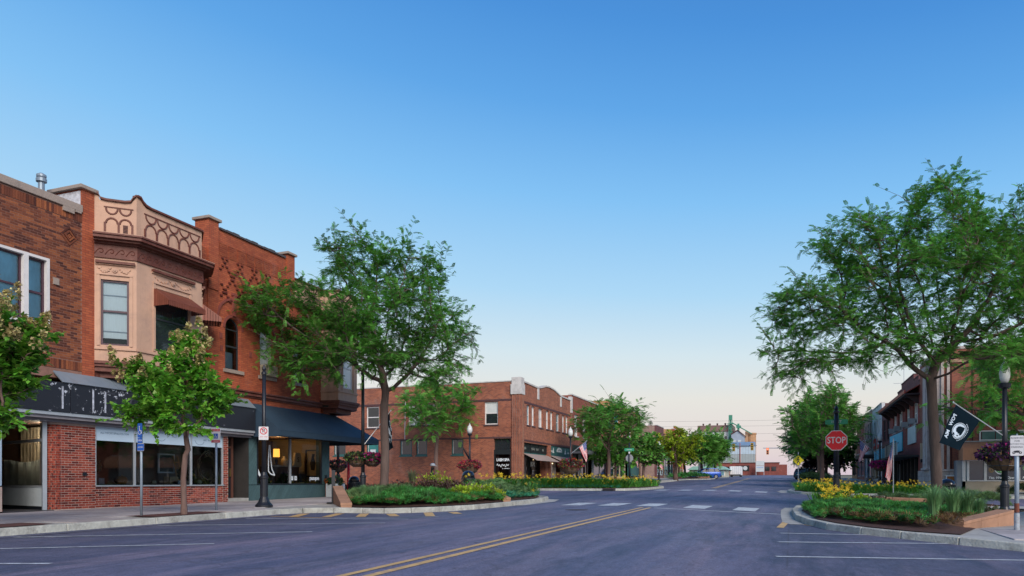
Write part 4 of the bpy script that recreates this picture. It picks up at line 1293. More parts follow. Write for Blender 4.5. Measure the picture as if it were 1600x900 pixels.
# proud header bricks set as a diamond trellis
hdr = bpy.data.meshes.new('corbel_brick')
q_ = MB().box(-.02,.055,-.052,.052,-.03,.03); hdr.from_pydata(q_.v,[],q_.f); hdr.update()
hdr.materials.append(dark_brick('dark_header',(.09,.022,.018),(.14,.035,.025),(.2,.05,.03)))
seen = set()
for k in range(5):
    Y0 = 21.12+.78*k
    for j in range(12):
        zz = 9.135-.135*j
        t_ = (9.0-zz); off = abs(((t_ +10) % 1.0))
        off = .78*min(off,1-off)
        for s_ in (-1,1):
            y = Y0 +s_ *off
            if not 20.9 < y < 24.5: continue
            key = (round(y /.08),round(zz /.06))
            if key in seen: continue
            seen.add(key)
            link_mesh('corbel_brick',hdr,None,b3,(-19.1,y,zz))
# arched windows with brick hoods, keys and sills
HOOD = M('hood_brick',(.22,.06,.045),.8,.25,8,.3,50)
for i,(c,r,wb,ws) in enumerate(ARCS):
    m_ = MB()
    arcp = lambda rr,n=14: [(c +rr *math.cos(q),ws +rr *math.sin(q)) for q in np.linspace(0,math.pi,n)]
    def ring(r0,r1,d0,d1,ws_=ws):
        A,B = [(c +r0 *math.cos(q),ws_ +r0 *math.sin(q)) for q in np.linspace(0,math.pi,15)],[(c +r1 *math.cos(q),ws_ +r1 *math.sin(q)) for q in np.linspace(0,math.pi,15)]
        x = MB()
        for k in range(14):
            x.prism(FL,[A[k],B[k],B[k +1],A[k +1]],d0,d1)
        return x
    ring(.80,.88,-.01,.06,6.92).build('arch_hood',HOOD,b3)
    ring(r +.02,r +.12,-.01,.025).build('arch_ring',HOOD,b3)
    MB().fbox(FL,c -.07,c +.07,-.01,.09,7.15,7.95).build('keystone',HOOD,b3)
    MB().fbox(FL,c -.11,c +.11,-.01,.10,7.90,7.99).build('keystone_cap',HOOD,b3)
    MB().fbox(FL,c -r -.1,c +r +.1,-.1,.07,wb -.13,wb -.005).build('sill',STONE,b3)
    d =-.14
    f = MB()
    f.fbox(FL,c -r,c -r +.05,d -.06,d,wb,ws); f.fbox(FL,c +r -.05,c +r,d -.06,d,wb,ws); f.fbox(FL,c -r +.05,c +r -.05,d -.06,d,wb,wb +.06); f.fbox(FL,c -r +.05,c +r -.05,d -.06,d +.01,6.03,6.09)
    f.fbox(FL,c -r +.05,c +r -.05,d -.06,d -.005,ws -.02,ws +.02)
    A,B = arcp(r -.05),arcp(r)
    for k in range(13): f.prism(FL,[A[k],B[k],B[k +1],A[k +1]],d -.06,d)
    fw = f.build('arched_window',FRAMED if i != 1 else FRAMEW,b3)
    pm = PANE_BLIND if i == 1 else GLASSU
    MB().poly([FL.p(c -r +.05,d -.03,wb +.06),FL.p(c +r -.05,d -.03,wb +.06),FL.p(c +r -.05,d -.03,6.03),FL.p(c -r +.05,d -.03,6.03)]).build('pane',pm,fw)
    MB().poly([FL.p(c -r +.05,d -.03,6.09),FL.p(c +r -.05,d -.03,6.09)]+[FL.p(u,d -.03,w) for u,w in arcp(r -.05)]).build('pane',pm,fw)
    MB().fbox(FL,c -r,c +r,d -.28,d -.26,wb,5.9 if i == 0 else 7.1).build('blind',BLIND,fw)
    MB().fbox(FL,c -r -.1,c +r +.1,d -.6,d -.58,wb,7.2).build('room',ROOMB,fw)
ac = thing('air_conditioner',FL.p(23.44,.1,5.22),'cream window air conditioner in the second arched window of the orange brick building','air conditioner')
MB().fbox(FL,23.08,23.80,-.1,.22,5.21,5.62).build('case',M('cream_plastic',(.5,.45,.34),.5),ac,bevel=.015)
g_ = MB()
for k in range(9): g_.fbox(FL,23.11+k *.077,23.13+k *.077,.22,.228,5.25,5.58)
g_.build('grille',M('dark_cream',(.22,.2,.15),.6),ac)
# small square tie plates in the brick
for u,w in ((20.98,5.9),(22.5,5.9),(20.95,6.35)):
    MB().fbox(FL,u -.07,u +.07,-.005,.02,w -.1,w +.1).build('brick_niche',HOOD,b3)
# belt course
for d,w0,w1 in ((.05,4.28,4.34),(.12,4.34,4.41),(.09,4.41,4.46),(.16,4.46,4.52)):
    MB().fbox(FL,20.0,26.9,-.02,d,w0,w1).build('belt_course',BROWN,b3)
MB().fbox(FL,22.4,27.6,-.3,-.004,3.0,3.865).build('shop_lintel',M('dusky_plaster',(.24,.13,.12),.9,.2,3),b3)
MB().fbox(FL,22.40,22.46,-.1,.20,3.0,4.0).build('lintel_end',M('plum_post',(.1,.05,.05),.7),b3)
# tan parapet of the corner bay and the bay itself
BAY2 = [(-19.1,26.95),(-18.3,27.1),(-18.3,28.55),(-18.75,29.0),(-20.6,29.0),(-21.1,28.5),(-21.1,27.55)]
wins2 = [None,(.35,1.12),None,(.5,1.35),None,None]
for k in range(6):
    fr,L_ = bayframe(BAY2[k],BAY2[k +1])
    o = [(wins2[k][0],wins2[k][1],5.2,7.0)] if wins2[k] else []
    wall(fr,0,L_,4.62,9.35,o,.12).build('bay_panel',TAN,b3)
    if o:
        f = sash(b3,fr,*o[0],6.1,FRAMEW,None,d=-.04,name='window'); panes(f,fr,o[0][0]+.05,o[0][1]-.05,((5.25,6.07),(6.13,6.95)),PANE_DARK if k == 3 else PANE_BLIND,-.06)
        sr = MB(); sr.fbox(fr,o[0][0]-.1,o[0][0]-.02,0,.03,5.1,7.2); sr.fbox(fr,o[0][1]+.02,o[0][1]+.1,0,.03,5.1,7.2); sr.build('window_surround',TAN,b3)
    MB().fbox(fr,0,L_,0,.05,5.0,5.06).build('sill_band',TAN,b3)
for o0,o1,z0,z1,nm in ((0,.05,7.7,8.1,'frieze'),(0,.22,8.1,8.2,'cornice'),(0,.36,8.2,8.34,'cornice'),(-.1,.12,4.54,4.63,'base_moulding'),(-.15,.06,4.44,4.54,'base_moulding'),(-.3,.0,4.3,4.44,'base_moulding'),(-.6,-.25,4.12,4.3,'base_moulding'),(-.08,.06,9.35,9.42,'parapet_coping')):
    bayband(o0,o1,z0,z1,BROWN,nm,BAY2,parent=b3)
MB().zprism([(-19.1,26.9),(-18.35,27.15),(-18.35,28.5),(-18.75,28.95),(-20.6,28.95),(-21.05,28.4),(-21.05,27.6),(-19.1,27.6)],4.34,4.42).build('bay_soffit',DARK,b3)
MB().fbox(FL,25.08,26.95,-.12,.02,8.45,9.42).build('tan_parapet',TAN,b3)
MB().fbox(FL,25.06,26.97,-.16,.09,9.421,9.48).build('parapet_coping',BROWN,b3)
MB().fbox(FL,25.06,26.97,0,.3,8.36,8.45).build('cornice',BROWN,b3)
FS3 = Fr((0,27.6,0),(-1,0,0),(0,1,0))
wall(FS3,19.1,33,.2,9.2,[],.3).build('side_wall',W_ORANGE,b3)
MB().box(-33,-19.2,20.3,27.5,8.9,9.0).build('roof',ROOFM,b3)
MB().box(-33,-32.7,20.3,27.5,.2,9.2).build('back_wall',W_ORANGE,b3)
# shop front in grey green boarding
SFG = M('grey_green_boards',(.055,.105,.115),.6,.15,2,.1,60,rnd=.10)
SFGD = M('grey_green_frame',(.045,.085,.095),.55,.15,2)
MB().fbox(FL,22.41,27.56,-.3,-.03,.3,1.0).build('stall_riser',SFGD,b3)
MB().fbox(FL,22.41,22.86,-.3,.0,1.0,3.1).build('shop_pilaster',SFGD,b3)
MB().fbox(FL,27.02,27.58,-.3,.0,1.0,3.1).build('shop_pilaster',SFGD,b3)
MB().fbox(FL,22.86,27.02,-.3,.0,2.96,3.1).build('shop_head',SFGD,b3)
# slanting boards, one by one
import mathutils
def slant_boards(fr,u0,u1,w0,w1,wid,slope,mat,root,d):
    step = wid
    k0 = int((-(w1 -w0)*slope)/step)-1; k1 = int((u1 -u0)/step)+1
    for k in range(k0,k1):
        a = u0 +k *step
        P = [(a,w0),(a +wid -.012,w0),(a +wid -.012+(w1 -w0)*slope,w1),(a +(w1 -w0)*slope,w1)]
        # clip to u0..u1
        for lim,sg in ((u0,1),(u1,-1)):
            Q = []
            for (x0,y0),(x1,y1) in zip(P,P[1:]+P[:1]):
                i0,i1 = sg *(x0 -lim) >= 0,sg *(x1 -lim) >= 0
                if i0: Q.append((x0,y0))
                if i0 != i1:
                    t_ = (lim -x0)/(x1 -x0); Q.append((lim,y0 +(y1 -y0)*t_))
            P = Q
            if not P: break
        if len(P) >= 3:
            MB().prism(fr,P,-.028,d +random.uniform(-.002,.002)).build('board',mat,root)
slant_boards(FL,22.41,27.57,.36,.98,.145,.75,SFG,b3,-.012)
slant_boards(FL,22.42,22.84,1.0,2.95,.14,.75,SFG,b3,.012)
slant_boards(FL,27.04,27.57,1.0,2.95,.14,.75,SFG,b3,.012)
MB().fbox(FL,27.22,27.36,.01,.04,1.15,1.4).build('wall_box',BLACKM,b3)
fm = MB()
fm.fbox(FL,22.86,22.91,-.1,.02,1.0,2.96); fm.fbox(FL,26.97,27.02,-.1,.02,1.0,2.96); fm.fbox(FL,22.91,26.97,-.1,.018,1.0,1.04); fm.fbox(FL,22.91,26.97,-.1,.018,2.92,2.96)
fm.build('window_frame',BLACKM,b3)
MB().fbox(FL,24.86,24.91,-.1,.015,1.04,2.92).build('mullion',ALU,b3)
for a,b_ in ((22.91,24.86),(24.91,26.97)):
    MB().poly([FL.p(a,-.05,1.04),FL.p(b_,-.05,1.04),FL.p(b_,-.05,2.92),FL.p(a,-.05,2.92)]).build('shop_window_pane',GLASS,b3)
SW = M('white_vinyl',(.75,.80,.84),.5)
# a tall hand-drawn letter and small marks in white vinyl on the glass
def ribbon(fr,pts,w,d,mat,root,name='vinyl_letter'):
    m_ = MB()
    for k,((u0,w0),(u1,w1)) in enumerate(zip(pts,pts[1:])):
        t_ = Vector((u1 -u0,w1 -w0)); t_.normalize(); n = Vector((-t_.y,t_.x))*w /2
        m_.prism(fr,[(u0 -n.x,w0 -n.y),(u1 -n.x,w1 -n.y),(u1 +n.x,w1 +n.y),(u0 +n.x,w0 +n.y)],d,d +.003+.0004*k)
    return m_.build(name,mat,root)
ribbon(FL,[(23.34,2.80),(22.98,2.84),(22.95,2.4),(22.93,1.5),(23.08,1.32),(23.24,1.18),(23.36,1.38)],.05,-.045,SW,b3)
ribbon(FL,[(22.93,1.62),(23.1,1.32),(23.22,1.22),(23.36,1.44)],.07,-.04,SW,b3)
ribbon(FL,[(23.62,2.55),(23.58,1.9),(23.58,1.52),(23.7,1.42),(23.95,1.36),(23.78,1.62),(23.70,2.1),(23.66,2.55)],.05,-.045,SW,b3)
text("pasque",FL,26.55,-.045,1.26,.24,SW,b3,ext=.003,bold=.008)
for u,c in ((25.02,'f'),(25.26,'o')):
    MB().fbox(FL,u -.07,u +.09,-.045,-.042,1.17,1.34).build('social_mark',SW,b3)
    text(c,FL,u +.01,-.040,1.27,.16,DARK,b3,ext=.001)
# room behind the glass
rm = MB()
X0 =-23.6
rm.poly([(X0,22.45,.3),(X0,27.3,.3),(X0,27.3,3.0),(X0,22.45,3.0)])
rm.poly([(X0,22.45,.4),(-19.4,22.45,.4),(-19.4,27.3,.4),(X0,27.3,.4)])
rm.poly([(X0,22.45,3.0),(X0,27.3,3.0),(-19.4,27.3,3.0),(-19.4,22.45,3.0)])
rm.poly([(X0,22.45,.3),(X0,22.45,3.0),(-19.4,22.45,3.0),(-19.4,22.45,.3)])
rm.build('shop_interior',M('warm_room',(.16,.10,.07),.9,.3,1.2),b3)
MB().poly([(X0,27.3,.3),(-19.4,27.3,.3),(-19.4,27.3,3.0),(X0,27.3,3.0)]).build('panelled_wall',M('cream_boarding',(.42,.32,.19),.8,.2,2,stretch=(1,1,12)),b3)

# dark blue corner awning
awn = thing('shop_awning',(-18.4,26,2.8),'long dark blue fabric awning over the grey green corner shop front','awning')
NAVY = M('navy_awning_fabric',(.024,.048,.078),.7,.2,1.0,.15,90)
a0,a1 = 22.47,29.5; XF,XW =-17.75,-19.05; ZT,ZF,ZB = 4.06,3.02,2.80
m_ = MB(); ns = 8
for k in range(ns):
    y0,y1 = a0 +(a1 -a0)*k /ns,a0 +(a1 -a0)*(k +1)/ns -.006
    t0 = min(y0,27.9); t1 = min(y1,27.9)
    m_.hexa([(XW,t0,ZT),(XW,t1,ZT),(XF,y1,ZF),(XF,y0,ZF),(XW,t0,ZT +.012),(XW,t1 +1e-3,ZT +.012),(XF +.01,y1,ZF +.012),(XF +.01,y0,ZF +.012)])
m_.build('canopy',NAVY,awn)
MB().box(XF -.01,XF +.012,a0,a1,ZB,ZF +.005).build('valance',NAVY,awn)
MB().hexa([(XW,a0 -.01,ZB),(XW,a0,ZB),(XW,a0,ZT),(XW,a0 -.01,ZT),(XF,a0 -.01,ZB),(XF,a0,ZB),(XF,a0,ZF),(XF,a0 -.01,ZF)]).build('cheek',NAVY,awn)
MB().hexa([(XW,27.9,ZT),(-22,27.75,ZT),(-22,29.5,ZF),(XF,a1,ZF),(XW,27.9,ZT +.012),(-22,27.75,ZT +.012),(-22,29.51,ZF +.012),(XF,a1 +.01,ZF +.012)]).build('return_canopy',NAVY,awn)
MB().box(-22,XF,a1 -.01,a1 +.012,ZB,ZF).build('return_valance',NAVY,awn)
fr_ = MB()
for y in (a0 +.1,24.5,26.7,29.3):
    fr_.tube([(XW,min(y,27.5),ZB +.05),(XF +.02,y,ZB +.03)],.02,6)
fr_.tube([(XF,a0,ZB +.02),(XF,a1,ZB +.02)],.02,6)
fr_.build('frame',BLACKM,awn)

# ------------------------------------------------------------------ brick corner building across the side street (left)
TEAL = M('dark_teal_paint',(.03,.11,.11),.5,.15,3)
PALES = M('pale_cap_stone',(.55,.53,.51),.8,.18,3,.2,40,dirt=(.3,.28,.27),dscale=2)
BAND = M('dark_header_band',(.085,.040,.042),.85,.35,9,.4,40)
DKSILL = M('dark_sill',(.07,.045,.05),.8,.2,5)
BEIGE = M('beige_awning_fabric',(.34,.27,.24),.85,.15,2,.1,60)
YL = 52.1
lb = thing('corner_brick_shop_building',(-19.1,59,gz(-19.1,59)+.15),'two storey mottled brick corner building across the side street with lash spa window','building','shop buildings on the left side of the street')
FS = Fr((0,YL,0),(1,0,0),(0,-1,0))
TW = [(53.63,54.38),(54.79,55.52),(56.47,57.51),(58.40,59.17),(59.57,60.36),(61.21,62.23),(63.07,63.81),(64.13,64.95)]
ops = [(a,b_,5.52,7.08) for a,b_ in TW]+[(52.95,58.95,.5,4.14),(59.6,65.75,.5,4.22)]
wall(FL,YL +.0,66.0,.3,8.55,ops,.3).build('front_wall',W_LASH,lb)
par = [(YL,8.55),(66,8.55),(66,8.62),(62.6,8.64),(60.6,8.98),(59.2,9.06),(58.2,9.0),(56.3,8.64),(52.7,8.72),(YL,8.72)]
MB().prism(FL,par,-.3,-.001).build('parapet',W_LASH,lb)
cp = [(52.75,8.72),(56.3,8.64),(57.3,8.80),(58.2,9.0),(59.2,9.06),(60.6,8.98),(61.6,8.8),(62.6,8.64),(65.8,8.62)]
m_ = MB()
for (u0,w0),(u1,w1) in zip(cp,cp[1:]):
    m_.hexa([FL.p(u,d,w) for dw in (0,.12) for u,w,d in ((u0,w0 +dw,-.34),(u1,w1 +dw,-.34),(u1,w1 +dw,.07),(u0,w0 +dw,.07))])
m_.build('coping',PALES,lb)
for u in (56.3,62.55):
    MB().fbox(FL,u -.2,u +.2,-.1,.06,7.75,8.63).build('hanging_stone',PALES,lb,bevel=.02)
# ribbed corner piers with stone heads
MB().box(-19.75,-19.02,52.02,52.75,.3,7.72).build('corner_pier',W_LASHV,lb)
rb = MB()
for k in range(4):
    rb.box(-19.70+k *.17,-19.62+k *.17,51.99,52.03,.3,7.72); rb.box(-19.03,-18.99,52.1+k *.17,52.18+k *.17,.3,7.72)
rb.build('pier_ribs',W_LASHV,lb,kind='stuff')
MB().box(-19.82,-18.95,51.94,52.82,7.72,8.5).build('pier_stone',PALES,lb,bevel=.02)
MB().box(-19.76,-19.0,52.0,52.78,8.5,9.02).build('pier_stone',PALES,lb,bevel=.02)
MB().box(-19.3,-18.98,65.55,66.02,7.5,9.0).build('pier_stone',PALES,lb,bevel=.02)
MB().box(-19.3,-19.04,65.6,66.0,.3,7.5).build('end_pier',W_LASH,lb)
MB().fbox(FL,52.76,65.55,-.01,.02,7.14,7.30).build('soldier_band',BAND,lb)
MB().fbox(FL,52.76,65.55,-.01,.022,4.23,4.36).build('soldier_band',BAND,lb)
for i,(a,b_) in enumerate(TW):
    window(lb,FL,a,b_,5.52,7.08,FRAMEW,PANE_SKY if i in (0,5) else PANE_BLIND,rec=.12,fw=.07,sill=.05,sillmat=DKSILL)
# shop fronts
DKF = M('black_shopfront',(.014,.018,.02),.45,.2,3)
for a,b_,zt in ((52.95,58.95,4.14),(59.6,65.75,4.22)):
    MB().fbox(FL,a,b_,-.34,-.2,3.30,3.42).build('transom_bar',TEAL,lb)
MB().fbox(FL,59.1,59.58,-.02,.06,.3,4.2).build('brick_pier',W_LASH,lb)
t1 = MB(); t1.fbox(FL,52.95,58.95,-.3,-.18,3.42,4.13); t1.build('transom_sign',DKF,lb)
tf = MB()
for k in range(4): tf.fbox(FL,52.97+k *1.97,53.03+k *1.97,-.19,-.12,3.42,4.13)
tf.fbox(FL,52.95,58.95,-.19,-.1,4.07,4.13); tf.build('transom_frame',DKF,lb)
GREYT = M('faded_lettering',(.22,.24,.22),.7)
for u,l in ((53.4,.5),(55.1,.9),(56.3,.8),(57.9,.3)):
    ribbon(FL,[(u +l *k /8,3.72+.12*math.sin(k *2.4)) for k in range(9)],.05,-.17,GREYT,lb,'faded_script')
MB().fbox(FL,59.6,65.75,-.3,-.05,3.36,4.2).build('teal_sign_board',TEAL,lb)
WH = M('sign_white',(.62,.66,.66),.6)
m_ = MB().prism(FL,[(62.3+.78*math.cos(q),3.78+.34*math.sin(q)) for q in np.linspace(-.2,math.pi +.2,18)],-.05,-.03); m_.build('round_emblem',WH,lb)
ribbon(FL,[(62.3+.55*math.cos(q),3.72+.2*math.sin(q)) for q in np.linspace(.2,2.9,8)],.05,-.028,TEAL,lb,'emblem_line'); ribbon(FL,[(61.8,3.6),(62.8,3.6)],.07,-.028,TEAL,lb,'emblem_line')
for u in (60.55,64.1):
    MB().prism(FL,[(u -.22,3.6),(u +.22,3.6),(u +.12,3.72),(u +.03,3.98),(u,4.06),(u -.03,3.98),(u -.12,3.72)],-.05,-.03).build('drop_emblem',WH,lb)
for u0_ in (59.75,64.75): ribbon(FL,[(u0_ +.08*k,3.74+.07*(-1) ** k) for k in range(8)],.04,-.045,WH,lb,'small_script')
for a,b_,z0,lab in ((53.1,59.0,3.28,'beige sloping awning over the black doorway of the brick corner building'),(59.75,65.9,3.34,'beige sloping awning under the dark teal sign board')):
    w_ = thing('shop_awning',FL.p((a +b_)/2,0,z0),lab,'awning','beige awnings on the far corner building')
    n = 5
    for k in range(n):
        u0,u1 = a +(b_ -a)*k /n,a +(b_ -a)*(k +1)/n -.01
        MB().hexa([FL.p(u0,-.1,z0),FL.p(u1,-.1,z0),FL.p(u1,1.0,z0 -.52),FL.p(u0,1.0,z0 -.52),FL.p(u0,-.1,z0 +.03),FL.p(u1,-.1,z0 +.03),FL.p(u1,1.0,z0 -.49),FL.p(u0,1.0,z0 -.49)]).build('fabric_panel',BEIGE,w_)
    MB().tube([FL.p(a,1.0,z0 -.52),FL.p(b_,1.0,z0 -.52)],.03,6).build('front_bar',BEIGE,w_)
# first shop: dark windows and a door set back
sb = MB()
sb.fbox(FL,52.95,58.95,-2.2,-2.1,.6,3.3); sb.build('shop_rear',DARK,lb)
for a,b_ in ((52.95,54.7),(54.75,56.4)):
    f = MB(); f.fbox(FL,a,a +.08,-.9,-.8,.7,3.3); f.fbox(FL,b_ -.08,b_,-.9,-.8,.7,3.3); f.fbox(FL,a +.08,b_ -.08,-.9,-.8,.7,1.0); f.fbox(FL,a +.08,b_ -.08,-.9,-.8,3.15,3.3)
    f = f.build('shop_window',DKF,lb)
    MB().poly([FL.p(a +.08,-.85,1.0),FL.p(b_ -.08,-.85,1.0),FL.p(b_ -.08,-.85,3.15),FL.p(a +.08,-.85,3.15)]).build('pane',PANE_DARK,f)
MB().fbox(FL,53.8,54.25,-.83,-.81,.8,3.1).build('poster',M('dull_poster',(.14,.12,.13),.7),lb)
MB().fbox(FL,55.3,55.7,-.83,-.81,.8,3.1).build('poster',bpy.data.materials['dull_poster'],lb)
MB().fbox(FL,56.5,57.6,-1.2,-1.1,.65,3.2).build('shop_door',DKF,lb)
MB().poly([FL.p(57.65,-1.0,.75),FL.p(58.9,-1.0,.75),FL.p(58.9,-1.0,3.2),FL.p(57.65,-1.0,3.2)]).build('lettered_pane',PANE_DARK,lb)
text('BOR',FL,57.75,-.95,2.55,.55,WH,lb,ext=.004,bold=.01); text('fit',FL,57.75,-.95,1.95,.5,WH,lb,ext=.004,shear=.4)
MB().fbox(FL,58.3,59.08,-.5,-.02,.5,3.2).build('side_pier',W_LASH,lb)
# second shop: rough stone columns, half-height wooden gate and string lights
STN = M('rubble_stone',(.26,.21,.19),.9,.5,6,.8,12)
for u in (60.3,61.3,64.0,65.0):
    m_ = MB()
    for k in range(8):
        r = random.uniform(.15,.2); m_.fbox(FL,u -r,u +r,-.45,-.12+random.uniform(-.03,.03),.55+k *.31,.55+k *.31+.29)
    m_.build('stone_column',STN,lb,kind='stuff')
for k in range(6):
    MB().fbox(FL,61.62+k *.37,61.97+k *.37,-.4,-.33,.7,1.95).build('gate_board',M('orange_plank',(.30,.12,.045),.7,.25,4,stretch=(1,4,1)) if k == 0 else bpy.data.materials['orange_plank'],lb)
MB().fbox(FL,59.6,65.75,-2.6,-2.5,.6,3.4).build('shop_rear',M('dim_tavern',(.06,.035,.025),.9,.4,1),lb)
sl = thing('string_lights',FL.p(60.6,-.3,3.0),'string of small warm bulbs hung inside the stone fronted shop','string lights')
pts = [FL.p(59.8+k *.25,-.3,3.15-.18*math.sin(k /9*math.pi)-.05*k) for k in range(10)]
MB().tube(pts,.008,4).build('cable',BLACKM,sl)
GLOW = emit('warm_bulb',(1,.72,.38),9)
for p in pts[1:9:2]: MB().lathe([(.01,-.05),(.03,-.03),(.03,0),(.01,.02)],p,8).build('bulb',GLOW,sl)
# side wall with its windows
SWI = [(-22.01,-20.90,5.49,7.24),(-28.62,-27.55,5.6,7.24),(-27.3,-26.2,5.6,7.24),(-32.5,-31.3,5.5,7.24),(-36.5,-35.3,5.5,7.24)]
SWL_ = [(-24.83,-23.79,3.21,4.48),(-27.93,-26.95,3.21,4.48),(-29.38,-28.30,3.21,4.48),(-32.5,-31.35,3.3,4.42),(-35.65,-34.5,3.3,4.46)]
LW = (-21.25,-19.84,1.32,4.40)
wall(FS,-46,-19.75,.2,8.72,SWI +SWL_ +[LW],.3).build('side_wall',W_LASH,lb)
MB().fbox(FS,-46,-19.82,-.34,.05,8.721,8.80).build('coping',PALES,lb)
MB().fbox(FS,-46,-19.76,-.01,.02,7.26,7.42).build('soldier_band',BAND,lb)
MB().fbox(FS,-46,-19.76,-.01,.022,4.42,4.54).build('soldier_band',BAND,lb)
for k,o in enumerate(SWI):
    window(lb,FS,*o,FRAMEW,PANE_DARK if k != 1 else PANE_BLIND,rec=.1,fw=.09,sill=.06,sillmat=DKSILL,blind=None)
    if k == 0:
        MB().fbox(FS,o[0]+.09,o[1]-.09,-.138,-.13,6.4,7.15).build('upper_pane',PANE_BLIND,lb)
for k,o in enumerate(SWL_):
    window(lb,FS,*o,TEAL,PANE_DARK if k != 3 else M('teal_film_pane',(.03,.20,.19),.1,.2,3),rec=.1,fw=.10,sash=False,sill=.05,sillmat=TEAL)
    MB().fbox(FS,o[0]+.10,o[0]+.14,-.14,-.12,o[2]+.1,o[3]-.1).build('blind_edge',FRAMEW,lb)
nt_ = MB().fbox(FS,-32.2,-31.7,-.135,-.12,3.42,3.75).build('window_notice',WH,lb)
MB().poly([FS.p(LW[0],-.2,3.55),FS.p(LW[1],-.2,3.55),FS.p(LW[1],-.2,4.4),FS.p(LW[0],-.2,4.4)]).build('transom_pane',PANE_DARK,lb)
f = MB(); f.fbox(FS,LW[0],LW[1],-.25,-.04,3.2,3.56); f.fbox(FS,LW[0],LW[0]+.1,-.25,-.05,1.42,3.2); f.fbox(FS,LW[1]-.1,LW[1],-.25,-.05,1.42,3.2); f.fbox(FS,LW[0],LW[1],-.25,-.03,1.32,1.44)
f.build('window_frame',DKF,lb)
MB().poly([FS.p(LW[0]+.1,-.15,1.44),FS.p(LW[1]-.1,-.15,1.44),FS.p(LW[1]-.1,-.15,3.2),FS.p(LW[0]+.1,-.15,3.2)]).build('lash_spa_pane',glass_mat('tinted_shop_glass',(.55,.5,.48)),lb)
text('LASH SPA',FS,(LW[0]+LW[1])/2,-.13,2.78,.30,SW,lb,ext=.004,bold=.012,stretch=.82)
ribbon(FS,[((LW[0]+LW[1])/2-.5+.058*k,2.36+.10*math.sin(k *1.9)+.05*math.sin(k *.9)) for k in range(18)],.035,-.13,SW,lb,'script_lettering')
text('&',FS,LW[1]-.72,-.13,2.12,.12,SW,lb,ext=.003); ribbon(FS,[(LW[1]-.6+.045*k,2.12+.03*(-1) ** k) for k in range(11)],.02,-.13,SW,lb,'small_script')
MB().fbox(FS,LW[0],LW[1],-1.4,-1.38,1.3,3.3).build('room',M('spa_interior',(.13,.085,.065),.9,.3,1),lb)
for a,b_ in ((LW[0]+.1,LW[0]+.32),(LW[1]-.3,LW[1]-.1)): MB().fbox(FS,a,b_,-.3,-.28,1.44,3.2).build('curtain',M('mauve_curtain',(.22,.14,.14),.9,.2,9) if a <-20.5 else bpy.data.materials['mauve_curtain'],lb)
hb = MB()
for k in range(17): hb.fbox(FS,LW[0]+.02+k *.082,LW[0]+.085+k *.082,-.05,.02,.7,1.29)
hb.build('upright_brickwork',W_LASHV,lb,kind='stuff')
MB().box(-46,-19.3,52.3,65.9,8.0,8.1).build('roof',ROOFM,lb)
MB().box(-46,-45.7,52.4,65.7,.2,8.5).build('back_wall',W_LASH,lb)
MB().box(-45.6,-19.4,65.7,65.95,.2,8.5).build('end_wall',W_LASH,lb)
cn = MB().tube([FS.p(-28.9,.05,4.5),FS.p(-28.9,.05,5.4),FS.p(-28.85,.05,8.2)],.03,6); cn.build('conduit',ALU,lb)

